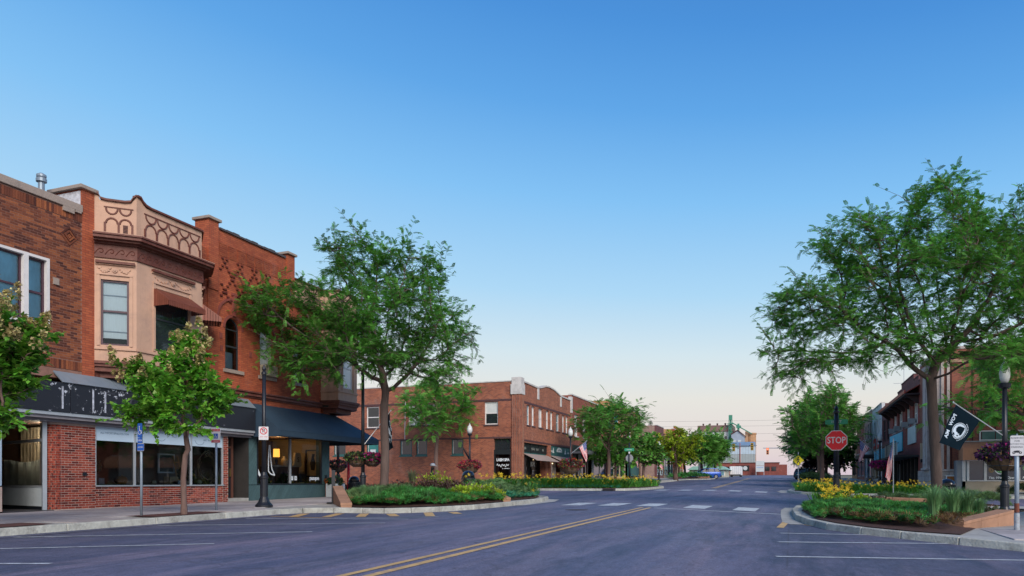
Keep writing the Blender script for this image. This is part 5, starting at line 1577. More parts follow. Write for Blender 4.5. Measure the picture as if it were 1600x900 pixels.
# ------------------------------------------------------------------ plainer shop buildings farther along
def shop_block(name,label,X,side,y0,y1,zt,wm,depth=16,wins=(),wz=None,fm=FRAMEW,pm=PANE_BLIND,cop=PALES,shop=None,z0=None,parapet=(),shopmat=None,canopy=None,sidem=None,group=None,mat_c=None,door=True):
    """side=+1: faces +X (left of street); -1: faces -X"""
    fr = Fr((X,0,0),(0,1,0),(side,0,0))
    z0 = gz(X,(y0 +y1)/2)-.2 if z0 is None else z0
    g0 = gz(X,y0)+.15
    t = thing(name,(X,(y0 +y1)/2,g0),label,'building',group or ('shop buildings on the left side of the street' if side > 0 else 'shop buildings on the right side of the street'))
    zs = g0 +3.0
    ops = [(a,b_,*(wz if len(w_) == 2 else w_[2:])) for w_ in wins for a,b_ in [w_[:2]]]
    so = [(y0 +.5,y1 -.5,g0 +.5,zs)] if shop else []
    wall(fr,y0,y1,z0,zt,ops +so,.3).build('front_wall',wm,t)
    for o in ops:
        window(t,fr,*o,fm,pm,rec=.12,fw=.08,sill=.05,sillmat=cop)
    MB().fbox(fr,y0 +.01,y1 -.01,-.33,.06,zt,zt +.12).build('coping',cop,t)
    for a,b_,z1 in parapet:
        MB().fbox(fr,a,b_,-.3,-.002,zt +.12,z1).build('parapet',wm,t); MB().fbox(fr,a -.05,b_ +.05,-.34,.05,z1,z1 +.12).build('coping',cop,t)
    sm = sidem or wm
    xb = X -side *depth
    for y in (y0,y1 -.25):
        MB().box(min(X -side *.31,xb),max(X -side *.31,xb),y,y +.25,z0,zt).build('side_wall',sm,t)
    MB().box(min(xb,xb +side *.3),max(xb,xb +side *.3),y0 +.26,y1 -.26,z0,zt).build('back_wall',sm,t)
    MB().box(min(X -side *.32,xb),max(X -side *.32,xb),y0 +.26,y1 -.26,zt -.7,zt -.6).build('roof',ROOFM,t)
    if shop:
        n,smat,gm = shop
        w_ = (y1 -y0 -1.0)/n
        for k in range(n):
            a,b_ = y0 +.5+k *w_,y0 +.5+(k +1)*w_
            if door and k == n // 2:
                f = MB(); f.fbox(fr,a +.1,a +.2,-.9,-.8,g0,zs); f.fbox(fr,b_ -.2,b_ -.1,-.9,-.8,g0,zs); f.fbox(fr,a +.2,b_ -.2,-.9,-.8,g0 +2.2,g0 +2.3)
                f = f.build('shop_door',smat,t)
                MB().poly([fr.p(a +.2,-.85,g0 +.1),fr.p(b_ -.2,-.85,g0 +.1),fr.p(b_ -.2,-.85,zs),fr.p(a +.2,-.85,zs)]).build('pane',gm,f)
            else:
                f = MB(); f.fbox(fr,a,a +.09,-.2,-.08,g0 +.5,zs); f.fbox(fr,b_ -.09,b_,-.2,-.08,g0 +.5,zs); f.fbox(fr,a +.09,b_ -.09,-.2,-.08,g0 +.5,g0 +.62); f.fbox(fr,a +.09,b_ -.09,-.2,-.08,zs -.1,zs)
                f = f.build('shop_window',smat,t)
                MB().poly([fr.p(a +.09,-.14,g0 +.6),fr.p(b_ -.09,-.14,g0 +.6),fr.p(b_ -.09,-.14,zs -.1),fr.p(a +.09,-.14,zs -.1)]).build('pane',gm,f)
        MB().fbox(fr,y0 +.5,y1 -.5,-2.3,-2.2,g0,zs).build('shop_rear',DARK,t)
        MB().fbox(fr,y0 +.02,y1 -.02,-.05,.05,zs +.02,zs +.7).build('sign_band',shopmat or smat,t)
    if canopy:
        pr,cm = canopy
        MB().fbox(fr,y0 +.1,y1 -.1,.06,pr,zs -.12,zs +.06).build('canopy',cm,t)
        MB().fbox(fr,y0 +.1,y1 -.1,pr -.04,pr +.02,zs -.2,zs +.16).build('canopy_edge',ALU,t)
    return t,fr,g0,zs
W_DKRED = brick_mat('deep_red_brickwork',(.31,.09,.052),(.20,.06,.042),(.22,.11,.085),var=.25)
GREYF = M('grey_shopfront',(.22,.23,.25),.6,.2,2)
BLUEF = M('pale_blue_shopfront',(.40,.52,.60),.6,.15,2)
CREAMF = M('cream_shopfront',(.46,.38,.28),.7,.15,2)
t,fr,g0,zs = shop_block('brick_shop_building','deep red brick building with tall white blinds and a flat metal canopy',-19.12,1,66.05,80.5,9.2,W_DKRED,wins=[(67.1,68.4),(70.06,71.4),(73.2,74.5),(76.2,77.5)],wz=(5.45,7.5),shop=(5,GREYF,PANE_DARK),shopmat=DKF,canopy=(1.5,GREYF))
for k,(u,w,c) in enumerate(((68.6,.5,(.42,.42,.42)),(71.4,.35,(.4,.27,.2)),(73.6,.3,(.42,.45,.5)))):
    MB().fbox(fr,u,u +w,-.05,.08,g0,zs -.15).build('shop_post',M('post_paint',c,.7) if k == 0 else M('post_paint_'+'bc'[k -1],c,.7),t)
MB().fbox(fr,72.2,76.5,.5,.58,zs +.35,zs +1.0).build('red_striped_sign',M('dark_sign',(.02,.02,.03),.5),t)
for w in (.38,.88): MB().fbox(fr,72.2,76.5,.58,.60,zs +w,zs +w +.1).build('sign_stripe',M('sign_red',(.5,.03,.04),.5) if w < .5 else bpy.data.materials['sign_red'],t)
t,fr,g0,zs = shop_block('tan_shop_building','tall tan brick building behind the locust tree with a turquoise banner',-19.1,1,80.6,99.6,10.2,W_TANB,wins=[(86.5,87.6),(89.3,90.4),(92.3,93.4),(95.3,96.4)],wz=(6.3,8.0),shop=(6,CREAMF,PANE_DARK),shopmat=CREAMF)
MB().fbox(fr,80.75,85.1,.02,.08,7.2,9.2).build('turquoise_banner',M('turquoise_banner',(.06,.46,.56),.6,.2,1),t)
MB().fbox(fr,92,97,-.2,.3,g0 +.7,zs +.5).build('green_bay_window',TEAL,t)
t,fr,g0,zs = shop_block('plum_brick_building','small plum brick building with weathered side wall and two white upper windows',-19.1,1,112.3,119.0,9.7,W_PLUM,wins=[(113.3,115.0),(116.3,118.0)],wz=(6.2,8.1),shop=(3,BLUEF,PANE_DARK),sidem=W_GREYB,depth=20)
rv = thing('turbine_vent',(-23.0,113.5,9.0),'grey turbine roof vent standing above the plum brick building','roof vent')
MB().lathe([(.35,0),(.35,1.1)],(-23.0,113.5,9.0),12).build('stack',GALV,rv)
MB().lathe([(.4,1.1),(.75,1.3),(.8,1.6),(.7,1.9),(.35,2.1)],(-23.0,113.5,9.0),12).build('turbine',GALV,rv)
MB().tube([(-23.6,113.5,10.6),(-22.2,113.5,10.8)],.14,6).build('hood',GALV,rv)
t,fr,g0,zs = shop_block('low_shop_building','low pale shop front between the plum and the orange brick buildings',-19.1,1,119.1,128.9,6.0,CREAMF,shop=(4,BLUEF,PANE_DARK),shopmat=BLUEF)
t,fr,g0,zs = shop_block('orange_brick_building','tall orange brick building with stepped parapet rising behind the yellow green maple',-19.1,1,129.3,142.0,10.3,W_ORANGE,wins=[(130.5,132),(133.5,135),(136.5,138),(139.3,140.8)],wz=(7.2,9.0),shop=(4,CREAMF,PANE_DARK),sidem=W_TANB,parapet=[(131.5,139.5,10.9)])
for u in (129.5,133,138,141.8): MB().fbox(fr,u -.25,u +.25,-.01,.12,3.5,10.28).build('pilaster',W_ORANGE,t)
bg = thing('gabled_building',(-26,124,1.5),'building with a blue metal gable roof behind the plum brick building','building')
MB().box(-32,-20.5,119.8,128.6,1.2,9.3).build('wall',W_GREYB,bg)
MB().prism(Fr((0,119.4,0),(1,0,0),(0,-1,0)),[(-32.3,9.3),(-20.2,9.3),(-25.5,11.0),(-26.5,11.0)],-9.4,0).build('roof',M('blue_metal_roof',(.10,.27,.46),.4,.15,2,metal=.3),bg)

# ------------------------------------------------------------------ right side of the street
XR = 8.95
FR_ = Fr((XR,0,0),(0,1,0),(-1,0,0)); FRT = Fr((XR,0,0),(0,-1,0),(-1,0,0))
LIME = M('limestone',(.42,.355,.33),.9,.2,2,.3,30,rnd=.10,dirt=(.2,.17,.16),dscale=1.5)
W_RC = brick_mat('russet_brickwork',(.30,.105,.066),(.20,.070,.050),(.24,.14,.11),var=.22)
rc = thing('corner_bank_building',(XR,57,gz(XR,57)+.15),'russet brick corner building with limestone base and pilasters behind the big right-hand tree','building','shop buildings on the right side of the street')
Y0 = 54.1
MB().box(XR +.02,30,Y0 +.02,62,0,9.6).build('wall',W_RC,rc)
MB().box(XR -.02,30.04,Y0 -.03,62.02,9.6,9.78).build('coping',LIME,rc)
FSR = Fr((0,Y0,0),(1,0,0),(0,-1,0))
for a,b_ in ((54.1,55.7),(57.4,59.2)):
    MB().fbox(FR_,a,b_,-.1,.22,2.02,8.7).build('pilaster',LIME,rc,bevel=.03)
    MB().fbox(FR_,a -.08,b_ +.08,-.1,.3,8.7,9.1).build('pilaster_head',LIME,rc,bevel=.03)
    MB().fbox(FR_,a -.1,b_ +.1,-.1,.32,1.92,2.06).build('pilaster_base',LIME,rc,bevel=.03)
    MB().fbox(FR_,a +.4,b_ -.4,.22,.26,2.3,8.4).build('pilaster_fillet',LIME,rc)
# ashlar blocks of the base, joints open
def ashlar(fr,u0,u1,w0,w1,bl,bh,d,root):
    r = 0; w = w0
    while w < w1 -.02:
        h = min(bh,w1 -w); u = u0 -(r % 2)*bl /2
        while u < u1 -.02:
            a,b_ = max(u,u0),min(u +bl,u1)
            if b_ -a > .05: MB().fbox(fr,a +.008,b_ -.008,-.1,d +random.uniform(-.004,.004),w +.008,w +h -.008).build('ashlar_block',LIME,root)
            u += bl
        w += bh; r += 1
ashlar(FR_,54.2,62.0,.3,1.92,.75,.405,.12,rc)
ashlar(FSR,9.0,10.0,.2,1.75,.5,.31,.05,rc)
MB().fbox(FSR,8.93,10.05,-.1,.12,1.76,1.92).build('base_course',LIME,rc,bevel=.02)
for u in (9.02,9.35): MB().fbox(FSR,u,u +.16,-.1,.10,1.92,9.2).build('corner_rib',LIME,rc)
for u in (9.58,10.75,11.25,12.0): MB().fbox(FSR,u,u +.05,-.01,.03,1.95 if u < 10 else 3.7,9.5).build('brick_joint',M('dark_joint',(.07,.025,.025),.9) if u < 9.6 else bpy.data.materials['dark_joint'],rc)
ci = thing('wall_case',FSR.p(9.55,.1,1.35),'small white framed display case with an orange notice on the limestone corner wall','display case')
f = MB(); f.fbox(FSR,9.28,9.34,.05,.13,1.1,1.52); f.fbox(FSR,9.85,9.91,.05,.13,1.1,1.52); f.fbox(FSR,9.34,9.85,.05,.13,1.1,1.16); f.fbox(FSR,9.34,9.85,.05,.13,1.46,1.52); f.build('frame',WHITEP,ci)
MB().fbox(FSR,9.34,9.85,.05,.08,1.16,1.46).build('notice',M('orange_notice',(.40,.13,.03),.6,.5,9),ci)
# low office with tan fascia canopy facing the side street
of = MB()
of.fbox(FSR,10.05,24,-.1,.9,.1,1.14); of.build('office_base_wall',M('cream_brick_base',(.42,.34,.25),.85,.12,3,.3,30),rc)
for a,b_ in ((10.05,10.22),(10.30,10.42),(11.22,11.36),(12.98,13.12),(14.6,14.74),(16.3,16.44),(18,18.14),(20,20.14)):
    MB().fbox(FSR,a,b_,.70,.95 if a > 10.2 else .9,(.1 if a < 10.3 else 1.16),2.45).build('window_post',FRAMEW,rc)
MB().fbox(FSR,10.30,24,.78,.97,1.14,1.2).build('window_sill',FRAMEW,rc); MB().fbox(FSR,10.05,24,.72,.96,2.40,2.46).build('window_head',FRAMEW,rc)
MB().poly([FSR.p(10.22,.8,.2),FSR.p(10.3,.8,.2),FSR.p(10.3,.8,2.4),FSR.p(10.22,.8,2.4)]).build('door_light',PANE_SKY,rc)
for a,b_ in ((10.42,11.22),(11.36,12.98),(13.12,14.6),(14.74,16.3),(16.44,18),(18.14,20),(20.14,24)):
    MB().poly([FSR.p(a,.85,1.2),FSR.p(b_,.85,1.2),FSR.p(b_,.85,2.4),FSR.p(a,.85,2.4)]).build('office_pane',M('blue_black_pane',(.02,.045,.06),.05,.3,2,spec=.8) if a < 11 else bpy.data.materials['blue_black_pane'],rc)
MB().fbox(FSR,9.75,10.05,.0,.85,.1,2.45).build('office_end_wall',GREYF,rc)
TANF = M('tan_fascia_sheet',(.42,.20,.115),.6,.12,1.5,stretch=(8,8,.3))
ar = [(-.1+1.35*(1-math.cos(q))*0+1.35*math.sin(q),2.46+1.12*(1-1)+1.12*0+0) for q in (0,)]
prof = [(0,3.62),(.55,3.62),(1.05,3.5),(1.3,3.2),(1.36,2.8),(1.36,2.46),(0,2.46)]
n = 10
for k in range(n):
    a,b_ = 10.0+k *1.4,10.0+(k +1)*1.4-.008
    i = MB()
    i.v = [tuple(FSR.p(u,d,w)) for u in (a,b_) for d,w in prof]; q = len(prof)
    i.f = [tuple(range(q))[::-1],tuple(range(q,2*q))]+[(j,(j +1) % q,q +(j +1) % q,q +j) for j in range(q)]
    i.build('fascia_panel',TANF,rc)
MB().fbox(FSR,9.95,24,.0,.62,3.62,3.68).build('fascia_flashing',ALU,rc)
LIMEW = M('lime_vinyl',(.25,.52,.24),.6); SWR_ = SW
FO = Fr((0,Y0 -.86,0),(1,0,0),(0,-1,0))
text("Yes, We're Open",FO,11.45,.0,1.36,.20,SWR_,rc,ext=.003,shear=.3,align='LEFT',bold=.006)
text("Hop In",FO,13.25,.0,1.36,.20,SWR_,rc,ext=.003,shear=.3,align='LEFT',bold=.006)
# curling plain emblem (swirls) on the window
def swirl(c,r,w,a0,a1,mat,sc=1.0):
    pts = [(c[0]+r *sc *math.cos(q),c[1]+r *math.sin(q)) for q in np.linspace(a0,a1,14)]
    ribbon(FO,pts,w,.0,mat,rc,'vinyl_swirl')
swirl((12.15,1.95),.36,.05,2.7,6.0,SWR_); swirl((12.1,1.98),.26,.12,2.8,5.4,LIMEW); swirl((12.2,2.05),.12,.09,0,6.0,SWR_); swirl((11.62,1.85),.13,.12,0,6.2,M('tan_vinyl',(.3,.2,.1),.6),.7)
for u in (13.45,13.85,14.3): swirl((u,1.95),.16,.05,.3,5.2,LIMEW)
for a,b_ in ((11.15,13.6),(13.7,16),(16.1,18.4)):
    f = MB(); f.fbox(FSR,a,a +.07,-.06,.04,3.72,4.35); f.fbox(FSR,b_ -.07,b_,-.06,.04,3.72,4.35); f.fbox(FSR,a +.07,b_ -.07,-.06,.04,4.28,4.35); f.fbox(FSR,a +.07,b_ -.07,-.06,.04,3.72,3.78)
    f = f.build('clerestory_window',FRAMEW,rc); MB().fbox(FSR,a +.07,b_ -.07,-.04,.02,3.78,4.28).build('pane',M('green_grey_pane',(.10,.19,.17),.1,.2,2) if a < 12 else bpy.data.materials['green_grey_pane'],f)
for a in (11.4,14.5,17.5):
    f = MB().fbox(FSR,a,a +.95,-.1,.05,5.4,5.52).build('upper_window',LIME,rc); MB().fbox(FSR,a +.05,a +.9,-.02,.025,5.52,6.9).build('pane',PANE_DARK,f)
MB().fbox(FSR,9.0,30,-.1,.08,8.75,8.95).build('cornice_band',M('sandy_band',(.36,.22,.15),.85),rc)
wl = thing('wall_lantern',FR_.p(60.3,.2,3.4),'tall lit wall lantern between the limestone pilasters of the corner building','wall lantern')
MB().fbox(FR_,60.2,60.45,.02,.18,2.5,2.75).build('bracket',BLACKM,wl); MB().fbox(FR_,60.24,60.41,.05,.2,2.75,3.9).build('glass_tube',M('amber_lantern_glass',(.5,.38,.26),.4),wl)

# building with red tile eave
rt = thing('tile_eave_building',(XR,70,gz(XR,70)+.15),'dark red brick building with red tile eave, turquoise sign and balcony rail','building','shop buildings on the right side of the street')
W_RT = brick_mat('maroon_brickwork',(.32,.075,.062),(.22,.055,.05),(.24,.11,.10),var=.22)
RW = [(62.9,65.3),(67.0,69.2),(71.1,73.8),(74.9,77.4)]
wall(FR_,62.0,79.3,.3,8.3,[(a,b_,5.6,7.25) for a,b_ in RW]+[(62.6,78.7,.5,3.0)],.3).build('front_wall',W_RT,rt)
for a,b_ in RW: window(rt,FR_,a,b_,5.6,7.25,FRAMEW,PANE_BLIND,rec=.14,fw=.1,mull=1,sill=.08,sillmat=LIME)
GLZ = M('red_roof_tile',(.33,.05,.03),.55,.25,4,rnd=.15)
for k in range(34):
    u = 61.9+k *.523
    if u > 79.6: break
    MB().hexa([FR_.p(a,d,w) for dz in (0,.07) for a,d,w in ((u,.95,7.75+dz),(u +.5,.95,7.75+dz),(u +.5,-.25,8.45+dz),(u,-.25,8.45+dz))]).build('roof_tile',GLZ,rt)
MB().fbox(FR_,61.9,79.6,.955,1.03,7.74,7.98).build('tile_edge',GLZ,rt)
MB().fbox(FR_,61.9,79.6,.0,.98,7.62,7.74).build('eave_soffit',M('dark_eave',(.05,.03,.03),.8),rt)
for k in range(8):
    u = 62.3+k *2.4; MB().hexa([FR_.p(a,d,w) for a in (u,u +.14) for d,w in ((0,6.95),(.14,6.95),(.85,7.55),(0,7.61))][:0] or [FR_.p(u,0,7.0),FR_.p(u +.14,0,7.0),FR_.p(u +.14,.15,7.0),FR_.p(u,.15,7.0),FR_.p(u,0,7.61),FR_.p(u +.14,0,7.61),FR_.p(u +.14,.85,7.61),FR_.p(u,.85,7.61)]).build('eave_bracket',bpy.data.materials['dark_eave'],rt)
for a,b_,z1 in ((62.0,64.5,8.9),(64.5,67,9.3),(67,74,9.75),(74,76.5,9.3),(76.5,79.3,8.9)):
    MB().fbox(FR_,a,b_,-.6,-.3,8.3,z1).build('stepped_parapet',W_PLUM,rt); MB().fbox(FR_,a,b_,-.64,-.26,z1,z1 +.1).build('coping',BAND,rt)
MB().fbox(FR_,70.6,78.8,.02,.10,3.75,5.4).build('turquoise_sign',M('turquoise_sign',(.13,.56,.74),.5,.15,1),rt)
MB().fbox(FR_,63.4,67.3,.02,.10,4.1,5.45).build('pale_sign',M('pale_sign',(.52,.62,.64),.6,.15,2),rt)
for u in (72.6,74.2,75.8,77.2): MB().fbox(FR_,u,u +.9,.10,.105,4.5,4.62).build('faded_line',M('deep_blue_lettering',(.06,.2,.34),.6) if u < 73 else bpy.data.materials['deep_blue_lettering'],rt)
MB().fbox(FR_,62.2,79.0,.02,1.6,2.98,3.14).build('balcony_floor',M('dark_canopy',(.035,.03,.03),.8),rt)
rl = MB()
for k in range(7): rl.fbox(FR_,62.2+k *2.78,62.26+k *2.78,1.53,1.58,3.14,4.2)
for k in range(7): rl.fbox(FR_,62.2,79.0,1.545,1.565,3.25+k *.14,3.265+k *.14)
rl.fbox(FR_,62.2,79.0,1.53,1.58,4.15,4.2); rl.build('balcony_rail',BLACKM,rt,kind='stuff')
for a,b_,c_ in ((62.4,66.0,(.52,.60,.58)),(66.4,70.2,(.42,.43,.40)),(70.4,78.6,(.13,.52,.70))):
    MB().fbox(FR_,a,b_,1.42,1.46,3.18,4.1 if a < 70 else 4.02).build('rail_banner',M('rail_banner_cloth',c_,.8,.2,3),rt)
for k in range(9): MB().fbox(FR_,62.6+k *2.0,62.75+k *2.0,-.25,-.05,.5,3.0).build('shop_post',DKF,rt)
for k in range(8): MB().poly([FR_.p(62.75+k *2,-.2,.6),FR_.p(64.6+k *2,-.2,.6),FR_.p(64.6+k *2,-.2,2.95),FR_.p(62.75+k *2,-.2,2.95)]).build('shop_pane',PANE_DARK,rt)
for k in range(4): MB().fbox(FR_,63.2+k *3.7,63.6+k *3.7,-.19,-.17,.9,2.7).build('window_poster',M('grey_poster',(.26,.27,.28),.8) if k == 0 else bpy.data.materials['grey_poster'],rt)
MB().box(XR +.31,25,62.05,79.25,7.9,8.0).build('roof',ROOFM,rt); MB().box(24.9,25.2,62.05,79.25,.3,8.3).build('back_wall',W_RT,rt); MB().box(XR +.31,25,79.0,79.25,.3,7.9).build('side_wall',W_RT,rt)
for u in (64.9,68.7,73.4,76.9):
    a_ = thing('air_conditioner',FR_.p(u,.1,5.62),'window air conditioner under the red tile eave, '+{64.9: 'nearest the limestone pilasters',68.7: 'second from the limestone pilasters',73.4: 'third from the limestone pilasters',76.9: 'farthest from the limestone pilasters'}[u],'air conditioner','air conditioners under the tile eave')
    MB().fbox(FR_,u -.32,u +.32,-.1,.38,5.62,6.05).build('case',M('grey_plastic',(.3,.31,.33),.6) if u < 65 else bpy.data.materials['grey_plastic'],a_,bevel=.02)
    g_ = MB()
    for k in range(5): g_.fbox(FR_,u -.28,u +.28,.38,.388,5.67+k *.07,5.70+k *.07)
    g_.build('grille',BLACKM,a_)
an = thing('antenna',(XR +1.2,79.5,8.5),'thin roof antenna mast beside the stepped plum parapet','antenna')
MB().tube([(XR +1.2,79.5,8.5),(XR +1.2,79.5,12.0)],.03,5).build('mast',ALU,an); MB().tube([(XR +.3,79.5,10.6),(XR +2.2,79.5,10.6)],.02,5).build('crossbar',ALU,an)
t,fr,g0,zs = shop_block('plum_shop_building','dark plum brick building with paired dark windows beside the red tile eave',XR,-1,79.4,86.3,8.6,W_PLUM,wins=[(80.2,82.4),(83.0,85.4)],wz=(5.3,7.4),fm=FRAMED,pm=PANE_DARK,shop=(3,DKF,PANE_DARK),cop=BAND)
t,fr,g0,zs = shop_block('white_front_building','shop with white and pale blue front, red letter panels and a dark flat canopy',XR,-1,86.4,96,9.4,M('grey_white_front',(.58,.60,.63),.8,.2,1.5),wins=[(87.3,88.6),(90,91.3),(92.8,94.1)],wz=(6.2,7.9),shop=(4,CREAMF,M('pale_blue_pane',(.48,.64,.74),.15,.2,2)),canopy=(1.8,bpy.data.materials['dark_canopy']),sidem=W_PLUM,shopmat=BLUEF)
for a in (87.2,91.5): MB().fbox(fr,a,a +2.6,.05,.1,zs +.75,zs +2.0).build('red_sign_panel',M('red_panel',(.60,.08,.08),.6) if a < 88 else bpy.data.materials['red_panel'],t); MB().fbox(fr,a +.4,a +2.2,.10,.105,zs +1.2,zs +1.5).build('pale_panel_print',BLUEF,t)
shop_block('grey_shop_building','grey brown brick building with white coping beyond the white front',XR,-1,96.1,106,9.6,W_GREYB,wins=[(97,98.6),(100,101.6),(103,104.6)],wz=(6.4,8.2),shop=(4,BLUEF,PANE_BLIND))
shop_block('brown_shop_building','brown brick building with stone parapet far along the right side',XR,-1,106.1,118,9.0,W_DKRED,wins=[(107,108.6),(110,111.6),(113,114.6)],wz=(6.6,8.4),shop=(5,GREYF,PANE_DARK),parapet=[(109,115,9.8)])
shop_block('end_shop_building','last low shop building before the traffic signals on the right',XR,-1,118.1,127,7.0,W_TANB,shop=(4,DKF,PANE_DARK))

# ------------------------------------------------------------------ far end of the street
WB = M('white_siding',(.52,.56,.58),.7,.12,2)
hs = thing('green_roof_house',(-15,153,2.1),'small white building with pale green roof under the trees at the far crossing','building')
MB().box(-19,-11.9,150,157,1.8,3.5).build('wall',M('pale_yellow_siding',(.44,.44,.36),.7,.1,2),hs)
for k in range(4):
    f = MB().box(-18.3+k *1.7,-17.3+k *1.7,149.9,150.02,2.3,3.3).build('window',WHITEP,hs); MB().box(-18.2+k *1.7,-17.4+k *1.7,149.86,149.9,2.4,3.2).build('pane',PANE_SKY,f)
MB().prism(Fr((0,149.4,0),(1,0,0),(0,-1,0)),[(-19.4,3.5),(-11.4,3.5),(-12.6,4.2),(-18.2,4.2)],-8.2,0).build('roof',M('mint_roof',(.25,.46,.40),.5,.15,3),hs)
trl = thing('box_trailer',(-10.4,160,2.2),'white box trailer parked beside the small green roofed building','trailer')
MB().box(-11.8,-9.6,157.5,163,2.5,4.3).build('box',WHITEP,trl,bevel=.05)
rb = MB()
for k in range(6): rb.box(-11.6+k *.38,-11.57+k *.38,157.46,157.5,2.55,4.25)
rb.build('ribs',ALU,trl)
for y in (158.5,161.8):
    for x in (-11.6,-9.8): MB().tube([(x -.1,y,2.45),(x +.1,y,2.45)],.32,12).build('wheel',BLACKM,trl)
MB().box(-11.8,-9.6,157.48,157.53,2.5,2.65).build('bumper',BLACKM,trl)
gm = thing('grain_elevator',(-25,325,4),'tall whitish grain elevator with brown headhouse roof and green leg tower','grain elevator')
GW = M('weathered_white_cladding',(.52,.54,.55),.8,.15,.4)
MB().box(-36,-22.8,316,330,3.5,22.0).build('bin_house',GW,gm)
for k in range(12): MB().box(-36+k *1.1,-35.94+k *1.1,315.9,316,4,22).build('cladding_seam',M('seam_grey',(.36,.38,.39),.8) if k == 0 else bpy.data.materials['seam_grey'],gm)
MB().box(-36.6,-22.4,315.6,330.4,22.0,24.6).build('headhouse',M('brown_headhouse',(.20,.12,.11),.8,.2,.6),gm)
for x in (-34.5,-31.8,-28.8,-25.6): MB().lathe([(.3,0),(.3,.6),(.5,.7),(.2,1.0)],(x,318,24.6),8).build('roof_vent',BAND,gm)
for x,z in ((-25.2,18.8),(-25.2,13.8)): MB().box(x -.4,x +.4,315.88,315.99,z,z +1.2).build('window',PANE_DARK,gm)
GRN = M('green_steel',(.06,.25,.17),.5,.15,1)
tw = MB()
for x in (-23.9,-22.7):
    for y in (314.6,315.8): tw.tube([(x,y,4),(x,y,26.6)],.14,4)
for k in range(11):
    z = 4+k *1.95; tw.tube([(-23.9,314.6,z),(-22.7,314.6,z +1.95)],.08,4); tw.tube([(-22.7,314.6,z),(-23.9,314.6,z +1.95)],.08,4)
tw.build('leg_tower',GRN,gm)
MB().box(-23.6,-23.0,314.9,315.5,4,27.0).build('elevator_leg',GRN,gm); MB().box(-24.0,-22.6,314.6,315.9,26.6,28.6).build('leg_head',GRN,gm)
MB().box(-24.6,-22.0,314.2,316.2,24.9,25.1).build('platform',GRN,gm)
MB().tube([(-22.6,315.2,25.4),(-14.8,315.2,20.6)],.22,6).build('spout',GRN,gm); MB().tube([(-23.3,315.2,25.5),(-26,315.2,22.2)],.1,5).build('guy_pipe',GRN,gm); MB().tube([(-23.3,315.2,25.2),(-20.8,315.2,21)],.1,5).build('guy_pipe',GRN,gm)
MB().box(-20.6,-19.8,314.8,315.6,18,25).build('short_leg',GRN,gm); MB().box(-21.0,-19.2,314.5,315.9,23.2,24.2).build('short_leg_head',GRN,gm)
mg = thing('mill_building',(-20,312,4),'grey gabled mill building joined to the grain elevator','mill')
BG = M('blue_grey_cladding',(.30,.35,.42),.7,.15,.6)
MB().prism(Fr((0,311,0),(1,0,0),(0,-1,0)),[(-22.7,3.5),(-17.6,3.5),(-17.6,19.4),(-20.2,21.8),(-22.7,20.2)],-8,0).build('wall',BG,mg)
MB().prism(Fr((0,310.6,0),(1,0,0),(0,-1,0)),[(-22.9,20.3),(-22.9,20.7),(-20.2,22.3),(-17.3,19.8),(-17.3,19.3),(-20.2,21.85)],-8.6,0).build('roof',BAND,mg)
for x in (-21.6,-19.6): MB().box(x -.6,x +.6,310.85,311.02,15.4,18.0).build('window',WB,mg)
tb = thing('tan_silo',(-16,318,4),'tan brick silo tower to the right of the grey mill','silo')
MB().lathe([(1.9,3.5),(1.9,20.4),(2.1,20.5),(2.1,21.2)],(-15.3,318,0),16).build('drum',M('tan_silo_brick',(.42,.24,.13),.85,.2,1),tb)
MB().box(-17.6,-16.4,316,318,3.5,21.8).build('stair_tower',M('tan_stair',(.45,.28,.17),.85),tb)
bb = thing('metal_warehouse',(-20,308,4),'large pale blue metal warehouse with grey lower cladding at the end of the street','warehouse')
MB().box(-27,-13.3,300,310,8.0,11.9).build('lower_cladding',M('grey_green_cladding',(.33,.38,.39),.6,.08,.6),bb)
MB().box(-27.05,-13.25,299.95,310.05,11.95,15.0).build('upper_cladding',M('pale_blue_cladding',(.44,.55,.64),.5,.08,.6),bb)
MB().prism(Fr((-13.2,0,0),(0,1,0),(1,0,0)),[(299.6,15.0),(310.4,15.0),(309.8,16.8),(302.5,16.8)],-13.9,0).build('roof',M('steel_blue_roof',(.16,.25,.36),.5,.15,.8),bb)
for k in range(14): MB().box(-26.5+k,-26.44+k,299.9,299.95,8.0,15.0).build('cladding_rib',bpy.data.materials['seam_grey'],bb)
MB().tube([(-18.6,299.8,4),(-18.6,299.8,16.2)],.16,6).build('red_standpipe',M('rust_red_pipe',(.35,.08,.05),.6),bb)
lw = thing('low_brick_building',(-15,295,4),'long low red brick building with white round sign panels across the end of the street','building')
W_LOW = brick_mat('low_brickwork',(.26,.075,.06),(.20,.06,.05),(.2,.1,.08),bw=.5,bh=.16)
MB().box(-27.5,-4.2,292,299.5,3.3,8.2).build('wall',W_LOW,lw); MB().box(-27.7,-4.0,291.8,299.6,8.2,8.45).build('coping',BAND,lw)
for x in (-25.5,-22.6,-10.6,-8.3,-6.0):
    f = MB().box(x -.85,x +.85,291.9,292.05,5.2,6.9).build('window',BAND,lw); MB().box(x -.75,x +.75,291.86,291.9,5.3,6.8).build('pane',PANE_DARK,f)
for x in (-18.2,-16.2): MB().prism(Fr((0,291.85,0),(1,0,0),(0,-1,0)),[(x +.8*math.cos(q),6.3+.8*math.sin(q)) for q in np.linspace(0,6.28,14,endpoint=False)],0,.08).build('round_emblem',WB,lw)
MB().box(-19.6,-14.8,291.9,291.98,5.2,7.3).build('emblem_panel',DKF,lw)
MB().box(-4.2,-1.4,292.5,299,3.3,7.6).build('annex',W_LOW,lw)
bs = thing('billboard_sign',(-10.7,289,4),'white two part sign board on posts in front of the low brick building','sign')
for x in (-12.2,-9.4): MB().box(x -.1,x +.1,288.9,289.1,3.5,8.8).build('post',ALU,bs)
